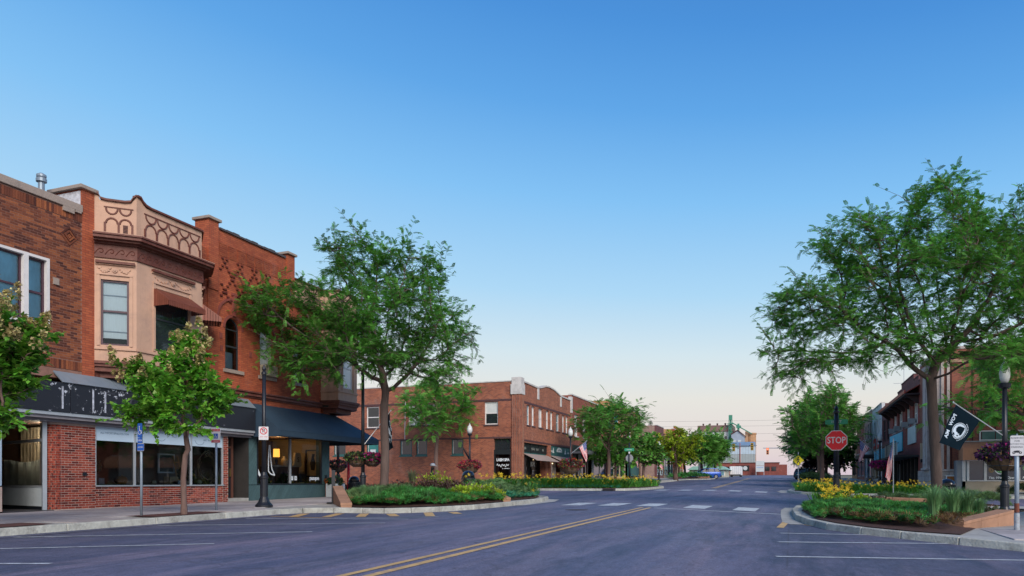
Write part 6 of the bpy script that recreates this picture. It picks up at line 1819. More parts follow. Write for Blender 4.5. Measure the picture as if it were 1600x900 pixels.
MB().box(-12.3,-9.3,288.75,288.9,7.3,8.9).build('upper_board',WB,bs); MB().box(-12.3,-9.3,288.75,288.9,4.9,7.2).build('lower_board',WB,bs)
MB().box(-12.0,-9.6,288.7,288.75,6.4,6.7).build('blue_stripe',M('pale_blue_line',(.3,.4,.6),.6),bs)
cm = thing('radio_mast',(-.6,300,4),'thin pale lattice mast at the end of the street','mast')
m_ = MB()
for x in (-1.0,-.2): m_.tube([(x,300,3.5),(-.6,300,20.0)],.07,4)
for k in range(12):
    z = 4+k *1.3; h = .4*(1-(z -3.5)/16.5); m_.tube([(-.6-h,300,z),(-.6+h,300,z +1.3)],.04,4)
m_.build('lattice',WB,cm)
# far tree line and rising gravel apron at the end
flat('gravel_apron',[(-60,288),(60,288),(60,330),(-60,330)],.05,M('tan_gravel',(.36,.29,.2),.95,.2,.5),kind='structure')

# ------------------------------------------------------------------ street furniture
LAT = Vector((math.cos(YAW),math.sin(YAW),0))       # the direction that runs left to right past the camera
GLOBE = M('frosted_globe',(.62,.64,.62),.25,.1,3,spec=.6)
STEEL = M('galvanised_post',(.26,.32,.38),.5,.2,5,metal=.3)
def ground_at(x,y):
    return gz(x,y)+.155
def post_parts(root,x,y,z,h,r=.062,finial=True):
    MB().lathe([(.26,0),(.26,.05),(.22,.09),(.18,.14),(.13,.26),(.115,.30),(.115,.85),(.13,.87),(.13,.92),(.10,.95),(r *1.15,1.05)],(x,y,z),16).build('base',BLACKM,root,smooth=False)
    MB().lathe([(r *1.15,1.0),(r *.9,h)],(x,y,z),12).build('shaft',BLACKM,root,smooth=True)
    if finial:
        MB().lathe([(r *1.3,h -.04),(r *1.3,h +.02),(r *.7,h +.06),(r,h +.12),(r *.5,h +.2),(.01,h +.26)],(x,y,z),10).build('finial',BLACKM,root)
def street_lamp(x,y,label,z=None,h=3.75,group='street lamps along the pavements',gs=1.):
    z = ground_at(x,y) if z is None else z
    t = thing('street_lamp',(x,y,z),label,'street lamp',group)
    post_parts(t,x,y,z,h,.07,False)
    MB().lathe([(.06,h -.02),(.15,h +.03),(.17,h +.12),(.13,h +.16)],(x,y,z),12).build('lamp_collar',BLACKM,t)
    MB().lathe([(.12*gs,h +.16),(.19*gs,h +.32),(.20*gs,h +.45),(.16*gs,h +.62)],(x,y,z),14).build('lamp_globe',GLOBE,t,smooth=True)
    MB().lathe([(.17*gs,h +.62),(.10*gs,h +.72),(.05*gs,h +.78),(.02,h +.9)],(x,y,z),12).build('lamp_cap',GLOBE,t)
    return t
street_lamp(5.83,25.18,'black street lamp with flower basket and black flag behind the motorcycle parking sign',gs=.72)
street_lamp(-16.0,55.0,'street lamp with white globe and striped flag in front of the far brick corner building')
street_lamp(-21.6,48.4,'street lamp with white globe in front of the blank brick side wall')
street_lamp(6.9,68.0,'street lamp with flag and magenta basket in front of the red tile eave building')
street_lamp(-14.6,70.6,'street lamp with small flag partly hidden behind the stop sign on the left',group=None)
street_lamp(-14.5,87,'street lamp with small flag left of the yellow green maple',group=None)
street_lamp(5.6,99,'street lamp with small flag seen beside the stop sign post on the right',group=None)

def pole(x,y,h,label,z=None):
    z = ground_at(x,y) if z is None else z
    t = thing('black_post',(x,y,z),label,'post','black posts with finials')
    post_parts(t,x,y,z,h)
    return t
p_np = pole(-14.94,18.2,4.05,'black post with finial carrying a no parking sign beside the blue awning')
pole(-15.5,24.6,4.9,'black post with finial, flower baskets and furled black flag in front of the blue awning')
pole(-21.9,32.4,3.3,'black post with a single flower basket round it behind the end of the blue awning')
def facing(x,y,toward=(0,0),off=0.):
    """frame at (x,y) whose normal points to a spot"""
    n = Vector((toward[0]-x,toward[1]-y,0)).normalized()
    n = Matrix.Rotation(off,3,'Z') @ n
    return Fr((x,y,0),Vector((-n.y,n.x,0)),n)
SIGNWH = M('sign_white_sheet',(.60,.60,.62),.45,.06,4)
SIGNBL = M('sign_blue_sheet',(.02,.10,.42),.45,.06,4)
SIGNRD = M('sign_red_print',(.50,.03,.04),.45,.06,4)
SIGNBK = M('sign_black_print',(.02,.02,.03),.5)
SIGNGR = M('sign_green_sheet',(.02,.26,.14),.4,.08,4)
SIGNYL = M('sign_yellow_sheet',(.75,.62,.02),.4,.06,4)
ALUB = M('bare_sign_back',(.36,.36,.38),.5,.15,5,metal=.3)
def rrect(u0,u1,w0,w1,r=.02,n=3):
    P = []
    for cx,cy,a in ((u1 -r,w0 +r,-90),(u1 -r,w1 -r,0),(u0 +r,w1 -r,90),(u0 +r,w0 +r,180)):
        for k in range(n +1):
            q = R(a +90*k /n); P.append((cx +r *math.cos(q),cy +r *math.sin(q)))
    return P
def ringpoly(mb,fr,c,r0,r1,d0,d1,a0=0,a1=2*math.pi,n=20):
    for k in range(n):
        q0,q1 = a0 +(a1 -a0)*k /n,a0 +(a1 -a0)*(k +1)/n
        mb.prism(fr,[(c[0]+r0 *math.cos(q0),c[1]+r0 *math.sin(q0)),(c[0]+r1 *math.cos(q0),c[1]+r1 *math.sin(q0)),(c[0]+r1 *math.cos(q1),c[1]+r1 *math.sin(q1)),(c[0]+r0 *math.cos(q1),c[1]+r0 *math.sin(q1))],d0,d1)
    return mb
def wheelchair(fr,u,w,s,mat,root,d):
    m_ = ringpoly(MB(),fr,(u -.02*s,w -.16*s),.17*s,.215*s,d,d +.003,R(150),R(380))
    m_.build('wheelchair_symbol',mat,root)
    m_ = MB()
    m_.prism(fr,[(u -.05*s +.055*s *math.cos(q),w +.36*s +.055*s *math.sin(q)) for q in np.linspace(0,6.28,10,endpoint=False)],d,d +.003)
    m_.build('wheelchair_symbol',mat,root)
    ribbon(fr,[(u -.06*s,w +.28*s),(u -.03*s,w -.02*s),(u +.16*s,w -.02*s),(u +.24*s,w -.26*s),(u +.3*s,w -.24*s)],.06*s,d,mat,root,'wheelchair_symbol')
# no parking plate on the first black post
z = ground_at(-14.94,18.2)
f = facing(-14.94,18.2,(0,0),R(-8))
zs = 2.37
MB().prism(f,rrect(-.14,.14,zs,zs +.40),.085,.092).build('no_parking_plate',SIGNWH,p_np)
ringpoly(MB(),f,(0,zs +.27),.085,.11,.092,.095).build('no_parking_ring',SIGNRD,p_np)
MB().prism(f,[(-.08,zs +.33),(-.065,zs +.345),(.08,zs +.205),(.065,zs +.19)],.095,.097).build('no_parking_slash',SIGNRD,p_np)
text('P',f,0,.0925,zs +.27,.17,SIGNBK,p_np,ext=.002); text('ANY TIME',f,0,.0925,zs +.09,.05,SIGNRD,p_np,ext=.001); 
def sign_post(x,y,h,label,r=.03,group=None,z=None):
    z = ground_at(x,y) if z is None else z
    t = thing('sign_post',(x,y,z),label,'sign',group)
    MB().lathe([(r,0),(r,h)],(x,y,z),10).build('post',STEEL,t,smooth=True)
    return t,z
# accessible parking signs on the left pavement
t,z = sign_post(-14.49,13.28,2.12,'grey post with two blue accessible parking signs left of the small flowering tree')
f = facing(-14.49,13.28,(-8,4),R(-38)); d = .036
MB().prism(f,rrect(-.075,.075,z +1.86,z +2.2,.015),d,d +.006).build('sign_plate',SIGNBL,t)
MB().prism(f,rrect(-.075,.075,z +1.73,z +1.85,.015),d,d +.006).build('sign_plate',SIGNBL,t)
MB().prism(f,rrect(-.09,.13,z +1.55,z +1.71,.02),d,d +.006).build('sign_plate',SIGNBL,t)
MB().prism(f,rrect(-.09,.13,z +1.54,z +1.72,.025),d -.003,d +.002).build('sign_border',SIGNWH,t)
wheelchair(f,0,z +2.03,.26,SIGNWH,t,d +.007)
text('VAN',f,0,d +.0065,z +1.79,.07,SIGNWH,t,ext=.001); text('ACCESS',f,.02,d +.0065,z +1.63,.05,SIGNWH,t,ext=.001)
t,z = sign_post(-14.87,16.14,2.0,'grey post with a white and red reserved parking sign right of the small flowering tree')
f = facing(-14.87,16.14,(-4,4),R(-20))
MB().prism(f,rrect(-.13,.13,z +1.85,z +2.25),d,d +.006).build('sign_plate',SIGNWH,t)
for w0,w1 in ((2.17,2.235),(1.865,1.93)): MB().prism(f,rrect(-.115,.115,z +w0,z +w1,.005,1),d +.006,d +.008).build('red_band',SIGNRD,t)
text('RESERVED',f,0,d +.0085,z +2.202,.04,SIGNWH,t,ext=.001); text('PARKING',f,0,d +.0085,z +1.897,.04,SIGNWH,t,ext=.001)
MB().prism(f,rrect(-.06,.06,z +1.97,z +2.11,.005,1),d +.006,d +.008).build('blue_square',SIGNBL,t); wheelchair(f,0,z +2.035,.13,SIGNWH,t,d +.009)
# motorcycle parking sign near right
t,z = sign_post(4.62,18.98,2.10,'blue grey post with white reserved for motorcycle parking sign at the right edge',r=.045)
f = facing(4.62,18.98,(2.5,0)); d = .05
MB().prism(f,rrect(-.125,.125,z +1.66,z +2.10,.025),d,d +.006).build('sign_plate',SIGNWH,t)
for k,(s_,sz) in enumerate((('RESERVED',.052),('FOR',.052),('MOTORCYCLE',.043),('PARKING',.052))):
    text(s_,f,0,d +.0065,z +2.045-k *.066,sz,SIGNBK,t,ext=.001)
m_ = ringpoly(MB(),f,(-.06,z +1.725),.012,.028,d +.006,d +.008,n=10); ringpoly(m_,f,(.06,z +1.725),.012,.028,d +.006,d +.008,n=10)
m_.prism(f,[(-.05,z +1.73),(.03,z +1.725),(.05,z +1.77),(.0,z +1.775),(-.06,z +1.765)],d +.006,d +.0085); m_.build('motorcycle_symbol',SIGNBK,t)
MB().lathe([(.05,.42),(.05,.62)],(4.62,18.98,z),10).build('rust_band',M('rust_band',(.16,.05,.03),.8,.3,20),t)
MB().lathe([(.055,0),(.055,.40)],(4.62,18.98,z),10).build('post_sleeve',M('pale_sleeve',(.34,.38,.42),.6,.3,14,dirt=(.2,.1,.07),dscale=12),t)
MB().prism(f,[(-.02,z +2.10),(.02,z +2.10),(0,z +2.15)],d -.02,d).build('tip',STEEL,t)
# stop sign with street name blades
SX,SY = 1.62,30.7
z = gz(SX,SY)+.33
st = thing('stop_sign',(SX,SY,z),'red stop sign facing the camera on a black post with green street name sign','stop sign','stop signs at the crossing')
post_parts(st,SX,SY,z,3.35,.085)
f = facing(SX,SY,(0,0)); zc = 2.68
octa = lambda r,a0=22.5: [(r *math.cos(R(a0 +45*k)),zc +r *math.sin(R(a0 +45*k))) for k in range(8)]
MB().prism(f,octa(.412),.10,.106).build('stop_border',SIGNWH,st)
MB().prism(f,octa(.385),.106,.109).build('stop_plate',M('stop_red',(.72,.012,.02),.4,.06,3),st)
MB().prism(f,octa(.412),.096,.0999).build('sign_back',ALUB,st)
text('STOP',f,0,.110,zc,.345,SIGNWH,st,ext=.002,stretch=.78,bold=.004)
for w in (.32,-.32): MB().lathe([(.016,-.004),(.016,.004)],f.p(0,.112,zc +w),8).build('bolt',STEEL,st)
zb_ = zc +.62
MB().prism(f,rrect(-.33,.40,zb_,zb_ +.19,.04),-.02,-.01).build('street_name_blade',SIGNGR,st)
MB().prism(f,rrect(-.39,-.33,zb_,zb_ +.17,.02),-.02,.0).build('street_name_blade',SIGNGR,st)
text('1ST ST',f,.0,-.009,zb_ +.10,.13,SIGNWH,st,ext=.001)
MB().fbox(f,-.03,.03,-.05,-.0,zb_ -.3,zb_).build('bracket',BLACKM,st)
# the other stop sign, seen from behind
bx,by =-11.4,55.0
z = ground_at(bx,by)
sb_ = thing('stop_sign',(bx,by,z),'grey back of a stop sign under a green street name sign, across the crossing','stop sign','stop signs at the crossing')
MB().lathe([(.07,0),(.05,3.3)],(bx,by,z),10).build('post',BLACKM,sb_,smooth=True)
f = facing(bx,by,(bx +1,by +30)); zc = z +2.15
MB().prism(f,octa(.30),.06,.066).build('stop_border',SIGNWH,sb_); MB().prism(f,octa(.28),.066,.068).build('stop_plate',bpy.data.materials['stop_red'],sb_); MB().prism(f,octa(.30),.055,.0599).build('sign_back',ALUB,sb_)
fb = facing(bx,by,(0,0))
MB().prism(fb,rrect(-.36,.36,z +2.68,z +2.90,.05),.05,.06).build('street_name_blade',SIGNGR,sb_)
ribbon(fb,[(-.2+.05*k,z +2.79+.03*(-1) ** k) for k in range(9)],.02,.061,SIGNWH,sb_,'street_name')
MB().prism(fb,rrect(-.06,.06,z +2.5,z +2.64,.01),.05,.06).build('small_plate',SIGNWH,sb_)
# pedestrian crossing sign
px_,py_ = .75,88.0
z = gz(px_,py_)+.2
pd = thing('crossing_sign',(px_,py_,z),'yellow diamond pedestrian crossing sign on a thin post by the dark plum tree','sign')
MB().lathe([(.05,0),(.05,3.3)],(px_,py_,z),8).build('post',STEEL,pd)
f = facing(px_,py_,(0,0)); zc = z +2.35
MB().prism(f,[(-.58,zc),(0,zc -.58),(.58,zc),(0,zc +.58)],.05,.06).build('diamond_plate',SIGNYL,pd)
m_ = MB(); m_.prism(f,[(.0+.075*math.cos(q),zc +.27+.075*math.sin(q)) for q in np.linspace(0,6.28,8,endpoint=False)],.06,.066); m_.build('walker_symbol',SIGNBK,pd)
ribbon(f,[(0,zc +.18),(.0,zc -.08),(-.14,zc -.34)],.11,.06,SIGNBK,pd,'walker_symbol'); ribbon(f,[(.0,zc -.08),(.12,zc -.2),(.14,zc -.36)],.08,.06,SIGNBK,pd,'walker_symbol'); ribbon(f,[(-.18,zc -.02),(-.1,zc +.14),(.1,zc +.12),(.18,zc -.02)],.06,.06,SIGNBK,pd,'walker_symbol')

# ------------------------------------------------------------------ flags
def flag_mat_us():
    m = bpy.data.materials.new('striped_flag_cloth'); t,b,out = nodes(m); L = t.links.new
    uv = t.nodes.new('ShaderNodeUVMap'); sp = t.nodes.new('ShaderNodeSeparateXYZ'); L(uv.outputs[0],sp.inputs[0])
    def mth(op,a,b_=None):
        n = t.nodes.new('ShaderNodeMath'); n.operation = op
        for i,q in enumerate((a,b_)):
            if q is None: continue
            if isinstance(q,(int,float)): n.inputs[i].default_value = q
            else: L(q,n.inputs[i])
        return n.outputs[0]
    u,v = sp.outputs[0],sp.outputs[1]
    stripe = mth('LESS_THAN',mth('FRACT',mth('MULTIPLY',v,6.5)),.5)
    mx = t.nodes.new('ShaderNodeMixRGB'); L(stripe,mx.inputs[0]); mx.inputs[1].default_value = (.80,.78,.78,1); mx.inputs[2].default_value = (.60,.02,.04,1)
    can = mth('MULTIPLY',mth('LESS_THAN',u,.4),mth('GREATER_THAN',v,.4615))
    fu,fv = mth('SUBTRACT',mth('FRACT',mth('MULTIPLY',u,15)),.5),mth('SUBTRACT',mth('FRACT',mth('MULTIPLY',v,9.3)),.5)
    star = mth('LESS_THAN',mth('ADD',mth('MULTIPLY',fu,fu),mth('MULTIPLY',fv,fv)),.06)
    m2 = t.nodes.new('ShaderNodeMixRGB'); L(star,m2.inputs[0]); m2.inputs[1].default_value = (.02,.05,.25,1); m2.inputs[2].default_value = (.6,.6,.62,1)
    m3 = t.nodes.new('ShaderNodeMixRGB'); L(can,m3.inputs[0]); L(mx.outputs[0],m3.inputs[1]); L(m2.outputs[0],m3.inputs[2])
    L(m3.outputs[0],b.inputs['Base Color']); b.inputs['Roughness'].default_value = .8
    return m
USF = flag_mat_us()
BLKF = M('black_flag_cloth',(.006,.014,.022),.95,.2,3,spec=.02)
class Cloth:
    def __init__(s,A,B,C,D,amp,waves=2.2,ph=0.,n=None):
        s.A,s.B,s.C,s.D = map(Vector,(A,B,C,D)); s.amp,s.w,s.ph = amp,waves,ph
        s.n = ((s.C -s.A).cross(s.B -s.A)).normalized() if n is None else Vector(n)
    def p(s,u,v,off=0.):
        """u along the fly, v from the lower (0) to the upper (1) hoist corner"""
        e = s.B +(s.D -s.B)*u; g = s.A +(s.C -s.A)*u
        q = e +(g -e)*v
        k = s.amp *(u *.9+.1)*(math.sin(s.w *2*math.pi *u *.6+v *3.1+s.ph)+.5*math.sin(v *9*s.w *.5-u *4+s.ph))
        return q +s.n *(k +off)+Vector((0,0,-.10*s.amp *math.sin(math.pi *v)*u))
def flag(name,cl,mat,label,group,pole_pts=None,pole_r=.014,pole_mat=None):
    org_ = (cl.A +cl.B)/2
    t = thing(name,org_,label,'flag',group)
    nu,nv = 22,14
    V = [cl.p(i /nu,j /nv) for j in range(nv +1) for i in range(nu +1)]
    F = [(j *(nu +1)+i,j *(nu +1)+i +1,(j +1)*(nu +1)+i +1,(j +1)*(nu +1)+i) for j in range(nv) for i in range(nu)]
    o = np_mesh('cloth',V,F,mat,t,smooth=True)
    uvl = o.data.uv_layers.new(name='UVMap')
    for p in o.data.polygons:
        for li in p.loop_indices:
            vi = o.data.loops[li].vertex_index
            uvl.data[li].uv = ((vi % (nu +1))/nu,(vi // (nu +1))/nv)
    if pole_pts:
        MB().tube(pole_pts,pole_r,6).build('staff',pole_mat or ALU,t)
        MB().lathe([(.01,-.03),(.03,0),(.01,.03)],pole_pts[-1],8).build('staff_tip',pole_mat or ALU,t)
    return t
def at(x,y,lat,z):
    return Vector((x,y,0))+LAT *lat +Vector((0,0,z))
# black remembrance flag on the near right lamp
lx,ly = 5.83,25.18
cl = Cloth(at(lx,ly,-1.42,3.36),at(lx,ly,-.72,2.90),at(lx,ly,-1.93,2.24),at(lx,ly,-1.30,2.02),.045,1.4,.6)
pw = flag('black_flag',cl,BLKF,'black flag with white round emblem flying from the near right street lamp','black remembrance flags',[at(lx,ly,-.06,2.46),at(lx,ly,-1.50,3.42)],.016)
def on_cloth(poly_uv,cl,mat,root,off,name='emblem'):
    m_ = MB()
    for P in poly_uv:
        m_.poly([cl.p(u,v,off) for u,v in P])
    return m_.build(name,mat,root)
def emblem(cl,root,sgn):
    o1,o2 = .006*sgn,.010*sgn
    cu,cv,ru,rv = .53,.46,.22,.27
    E_ = lambda k,n=28: [(cu +ru *k *math.cos(q),cv +rv *k *math.sin(q)) for q in np.linspace(0,2*math.pi,n,endpoint=False)]
    O,I = E_(1.0),E_(.93)
    on_cloth([[O[i],O[(i +1) % 28],I[(i +1) % 28],I[i]] for i in range(28)],cl,FLW,root,o1,'emblem_ring')
    c = (cu,cv); I2 = E_(.86)
    on_cloth([[c,I2[i],I2[(i +1) % 28]] for i in range(28)],cl,FLW,root,o1,'emblem_disc')
    # bowed head in profile and a watch tower, dark on the disc
    hd = [(.39,.33),(.44,.30),(.60,.30),(.63,.36),(.585,.40),(.60,.47),(.57,.56),(.50,.60),(.43,.57),(.405,.50),(.40,.42)]
    cc = (.5,.44)
    on_cloth([[cc,hd[i],hd[(i +1) % len(hd)]] for i in range(len(hd))],cl,BLKF,root,o2,'emblem_silhouette')
    on_cloth([[(.64,.40),(.67,.40),(.67,.62),(.64,.62)],[(.62,.60),(.69,.60),(.69,.66),(.62,.66)]],cl,BLKF,root,o2,'emblem_tower')
    for s_,u0 in (('POW',.20),('MIA',.62)):
        cuv = bpy.data.curves.new('t','FONT'); cuv.body = s_; cuv.size = .175; cuv.align_x = 'LEFT'; cuv.resolution_u = 2; cuv.offset = .006
        ob = bpy.data.objects.new('t',cuv); COL.objects.link(ob); bpy.context.view_layer.update()
        me = bpy.data.meshes.new_from_object(ob.evaluated_get(bpy.context.evaluated_depsgraph_get())); bpy.data.objects.remove(ob); bpy.data.curves.remove(cuv)
        for v in me.vertices:
            q = cl.p(u0 +v.co.x *.72,.80+v.co.y *1.05,o1)-org(root); v.co = q
        me.materials.clear(); link_mesh('emblem_lettering',me,FLW,root)
    # motto line under the disc, as short dashes of print
    M_ = [[(cu +ru *1.14*math.cos(q),cv +rv *1.12*math.sin(q)),(cu +ru *1.14*math.cos(q +.1),cv +rv *1.12*math.sin(q +.1)),(cu +ru *1.24*math.cos(q +.1),cv +rv *1.22*math.sin(q +.1)),(cu +ru *1.24*math.cos(q),cv +rv *1.22*math.sin(q))] for q in np.linspace(math.pi *1.12,math.pi *1.85,14)]
    on_cloth(M_,cl,FLW,root,o1,'emblem_motto')
FLW = M('flag_white_print',(.46,.56,.66),.7,.05,3)
emblem(cl,pw,1 if cl.n.dot(Vector((0,0,1.1))-cl.A) > 0 else -1)
# furled twin on the left post
lx,ly =-15.5,24.6
cl = Cloth(at(lx,ly,1.04,3.78),at(lx,ly,.86,3.55),at(lx,ly,1.16,2.42),at(lx,ly,.98,2.28),.10,2.5,.2,n=(LAT *.5+Vector((LAT.y,-LAT.x,0))).normalized())
pw2 = flag('black_flag',cl,BLKF,'furled black flag hanging beside the locust trunk in front of the blue awning','black remembrance flags',[at(lx,ly,.05,2.55),at(lx,ly,1.08,3.86)],.016,WHITEP)
emblem(cl,pw2,1 if cl.n.dot(Vector((0,0,1.1))-cl.A) > 0 else -1)
US = 'striped flags along the street'
def usflag(x,y,A,B,C,D,label,staff,amp=.09,r=.02):
    return flag('striped_flag',Cloth(*(at(x,y,*q) for q in (A,B,C,D)),amp,2.2,x),USF,label,US,[at(x,y,*q) for q in staff],r)
usflag(-16,55,(1.22,4.2),(.68,3.75),(1.32,2.95),(1.22,2.62),'striped flag on a slanting staff at the lamp before the far corner shops',[(.05,3.3),(1.28,4.3)])
usflag(6.9,68,(-1.62,4.5),(-.90,3.95),(-1.75,2.72),(-1.55,2.85),'striped flag flying from the lamp by the red tile eave building',[(-.05,3.3),(-1.68,4.6)])
usflag(3.75,32.3,(-.02,2.7),(-.02,2.15),(-.34,1.30),(-.12,1.05),'striped flag drooping on a white garden pole in the yellow flower bed',[(0,.4),(0,2.78)],.05,.018)
usflag(-14.6,70.6,(.75,3.6),(.4,3.3),(.85,2.6),(.8,2.4),'small striped flag just right of the grey stop sign back',[(.05,2.9),(.8,3.7)])
usflag(-14.5,87,(.0,4.2),(-.3,3.8),(.5,2.6),(.1,2.4),'striped flag hanging in front of the yellow green maple',[(.0,3.0),(.05,4.3)])
usflag(5.6,99,(.6,3.8),(.2,3.4),(.75,2.5),(.5,2.3),'small striped flag just right of the stop sign post',[(.05,2.9),(.65,3.9)])
# narrow dark banner tied to the lamp by the brick side wall
bn = thing('furled_banner',(-21.6,48.4,3.1),'dark furled banner slanting across the lamp in front of the brick side wall','banner')
cl = Cloth(at(-21.6,48.4,-.48,3.55),at(-21.6,48.4,-.40,3.30),at(-21.6,48.4,.30,2.45),at(-21.6,48.4,.0,2.55),.05,2,1.)
V = [cl.p(i /10,j /4) for j in range(5) for i in range(11)]
np_mesh('cloth',V,[(j *11+i,j *11+i +1,(j +1)*11+i +1,(j +1)*11+i) for j in range(4) for i in range(10)],BLKF,bn,smooth=True)
MB().tube([at(-21.6,48.4,-.5,3.6),at(-21.6,48.4,0,3.0)],.018,5).build('staff',BLACKM,bn)

# ------------------------------------------------------------------ flower baskets
LEAF_DK = leaf_mat('basket_leaf',(.035,.075,.03),.2)
def petal_mat(name,col): return leaf_mat(name,col,.25,.35,.03)
PET_PUR = petal_mat('purple_petal',(.06,.014,.07)); PET_MAG = petal_mat('magenta_petal',(.42,.02,.16)); PET_RED = petal_mat('crimson_petal',(.26,.02,.05)); PET_ORG = petal_mat('orange_petal',(.45,.14,.03)); PET_GRN = leaf_mat('trailing_leaf',(.10,.13,.04),.25)
COCO = M('coconut_liner',(.16,.10,.06),.95,.4,12,.8,30)
QUAD = ([(0,-.5,0),(1,-.35,.05),(1,.35,.05),(0,.5,0)],[(0,1,2,3)])
def puff(c,rx,rz,n,size,mat,root,name,zoff=0.,half=False,droop=.4):
    d = RNG.normal(size=(n,3)); d /= np.linalg.norm(d,axis=1,keepdims=True)
    if half: d[:,2] = np.abs(d[:,2])
    r = RNG.uniform(.55,1.05,n) ** .5
    pos = np.array(c)+d *np.array([rx,rx,rz])*r[:,None]
    pos[:,2] += zoff -droop *np.maximum(0,np.hypot(d[:,0],d[:,1])-.8)*rz
    dirs = d +RNG.normal(0,.5,(n,3))
    V,F = scatter(*QUAD,pos,basis(dirs,roll=RNG.uniform(0,6.28,n)),RNG.uniform(.6,1.3,n)*size)
    return np_mesh(name,V,F,mat,root,kind='stuff')
def basket(x,y,zc,r,label,blooms,lat=0.,round_post=True):
    c = at(x,y,lat,zc)
    t = thing('flower_basket',c,label,'flower basket','flower baskets on the posts')
    MB().lathe([(r *.35,-r *.75),(r *.7,-r *.5),(r *.9,-r *.1),(r *.92,0)],c,14).build('liner',COCO,t,smooth=True)
    w_ = MB()
    for k in range(12):
        q = 2*math.pi *k /12
        w_.tube([c +Vector((math.cos(q)*rr *1.02,math.sin(q)*rr *1.02,zz)) for rr,zz in ((r *.3,-r *.78),(r *.72,-r *.5),(r *.93,-r *.1),(r *.96,.02))],.008,4)
    for rr,zz in ((r *.96,.0),(r *.74,-r *.5)):
        w_.tube([c +Vector((rr *1.03*math.cos(q),rr *1.03*math.sin(q),zz)) for q in np.linspace(0,2*math.pi,17)],.010,4,cap=False)
    w_.build('wire_frame',BLACKM,t,kind='stuff')
    puff(c,r *1.12,r *.42,420,.07,LEAF_DK,t,'leaves',r *.12)
    for mt,n,s_ in blooms:
        puff(c,r *1.2,r *.5,n,s_,mt,t,'blossoms',r *.14)
    return t
basket(5.83,25.18,1.86,.58,'big dark purple petunia basket round the near right street lamp',[(PET_PUR,700,.075),(PET_MAG,60,.06),(PET_ORG,25,.06)])
basket(-15.5,24.6,2.0,.42,'pair basket left half, green trailing plants on the post before the awning',[(PET_GRN,260,.07),(PET_PUR,120,.06)],-.22)
basket(-15.5,24.6,1.98,.38,'magenta flowering basket on the right of the post before the awning',[(PET_MAG,240,.07),(PET_PUR,120,.06)],.36)
basket(-21.9,32.4,1.95,.46,'round purple flower basket on the post behind the awning end',[(PET_PUR,260,.06),(PET_RED,160,.06)])
basket(-21.6,48.4,2.20,.72,'shallow crimson flower basket on the lamp before the brick side wall',[(PET_RED,420,.10)])
basket(-16,55,2.35,.85,'wide mixed flower basket on the lamp before the far corner shops',[(PET_RED,260,.12),(PET_ORG,90,.11),(PET_GRN,200,.11)])
basket(6.9,68,2.45,.6,'magenta flower basket on the lamp by the red tile eave building',[(PET_MAG,420,.12)])

# ------------------------------------------------------------------ bins, planters, low walls
def dome_bin(x,y,z,s,label,lid=BLACKM):
    t = thing('litter_bin',(x,y,z),label,'litter bin','black domed litter bins')
    MB().lathe([(.25*s,0),(.27*s,.05),(.29*s,.62*s),(.33*s,.66*s),(.33*s,.74*s),(.28*s,.76*s)],(x,y,z),18).build('drum',BLACKM,t)
    b_ = MB()
    for k in range(20):
        q = 2*math.pi *k /20; b_.box(x +.30*s *math.cos(q)-.012,x +.30*s *math.cos(q)+.012,y +.30*s *math.sin(q)-.012,y +.30*s *math.sin(q)+.012,z +.05,z +.64*s)
    b_.build('slats',BLACKM,t,kind='stuff')
    MB().lathe([(.30*s,.76*s),(.29*s,.88*s),(.22*s,.99*s),(.12*s,1.05*s),(.02,1.07*s)],(x,y,z),18).build('dome_lid',M('glossy_black_lid',(.008,.010,.016),.18,.2,3,spec=.7) if 'glossy_black_lid' not in bpy.data.materials else bpy.data.materials['glossy_black_lid'],t,smooth=True)
    f = facing(x,y,(0,0))
    MB().fbox(f,-.12*s,.12*s,.24*s,.30*s,.79*s +z,.90*s +z).build('mouth',DARK,t)
    return t
dome_bin(-14.0,31.2,ground_at(-14,31.2)+.05,1.02,'black domed litter bin behind the lime green shrubs of the left bed')
dome_bin(5.6,32.3,ground_at(5.6,32.3),1.0,'black domed litter bin beside the big right-hand tree trunk')
dome_bin(-19.0,29.4,ground_at(-19,29.4),.85,'black domed litter bin at the blue awning corner next to the red post')
rp = thing('red_post',(-19.7,30.0,ground_at(-19.7,30)),'slim bright red post standing at the corner beyond the blue awning','post')
MB().lathe([(.07,0),(.07,1.58)],(-19.7,30.0,ground_at(-19.7,30)),12).build('pipe',M('signal_red_paint',(.50,.01,.02),.4,.1,4),rp,smooth=True)
MB().lathe([(.07,1.58),(.05,1.62),(.01,1.63)],(-19.7,30.0,ground_at(-19.7,30)),12).build('cap',bpy.data.materials['signal_red_paint'],rp)
MB().lathe([(.12,0),(.12,.03),(.075,.04)],(-19.7,30.0,ground_at(-19.7,30)),12).build('foot_plate',BLACKM,rp)
bs_ = thing('bollard_sign',(-14.62,21.35,ground_at(-14.62,21.35)),'narrow black upright sign stand on a foot plate beside the low sandstone wall','sign stand')
z = ground_at(-14.62,21.35); f = facing(-14.62,21.35,(0,0))
MB().fbox(f,-.06,.06,-.02,.02,z +.03,z +1.12).build('panel',BLACKM,bs_); MB().fbox(f,-.22,.10,-.15,.15,z,z +.028).build('foot_plate',BLACKM,bs_)
pl = thing('planter_box',(-18.65,27.45,ground_at(-18.65,27.45)),'white weathered square planter box with trailing plants at the shop corner','planter')
z = ground_at(-18.65,27.45); x0,x1,y0,y1 =-18.95,-18.4,27.1,27.75
PLW = M('weathered_white_planter',(.46,.50,.53),.8,.25,5,.3,30,dirt=(.28,.30,.31),dscale=5)
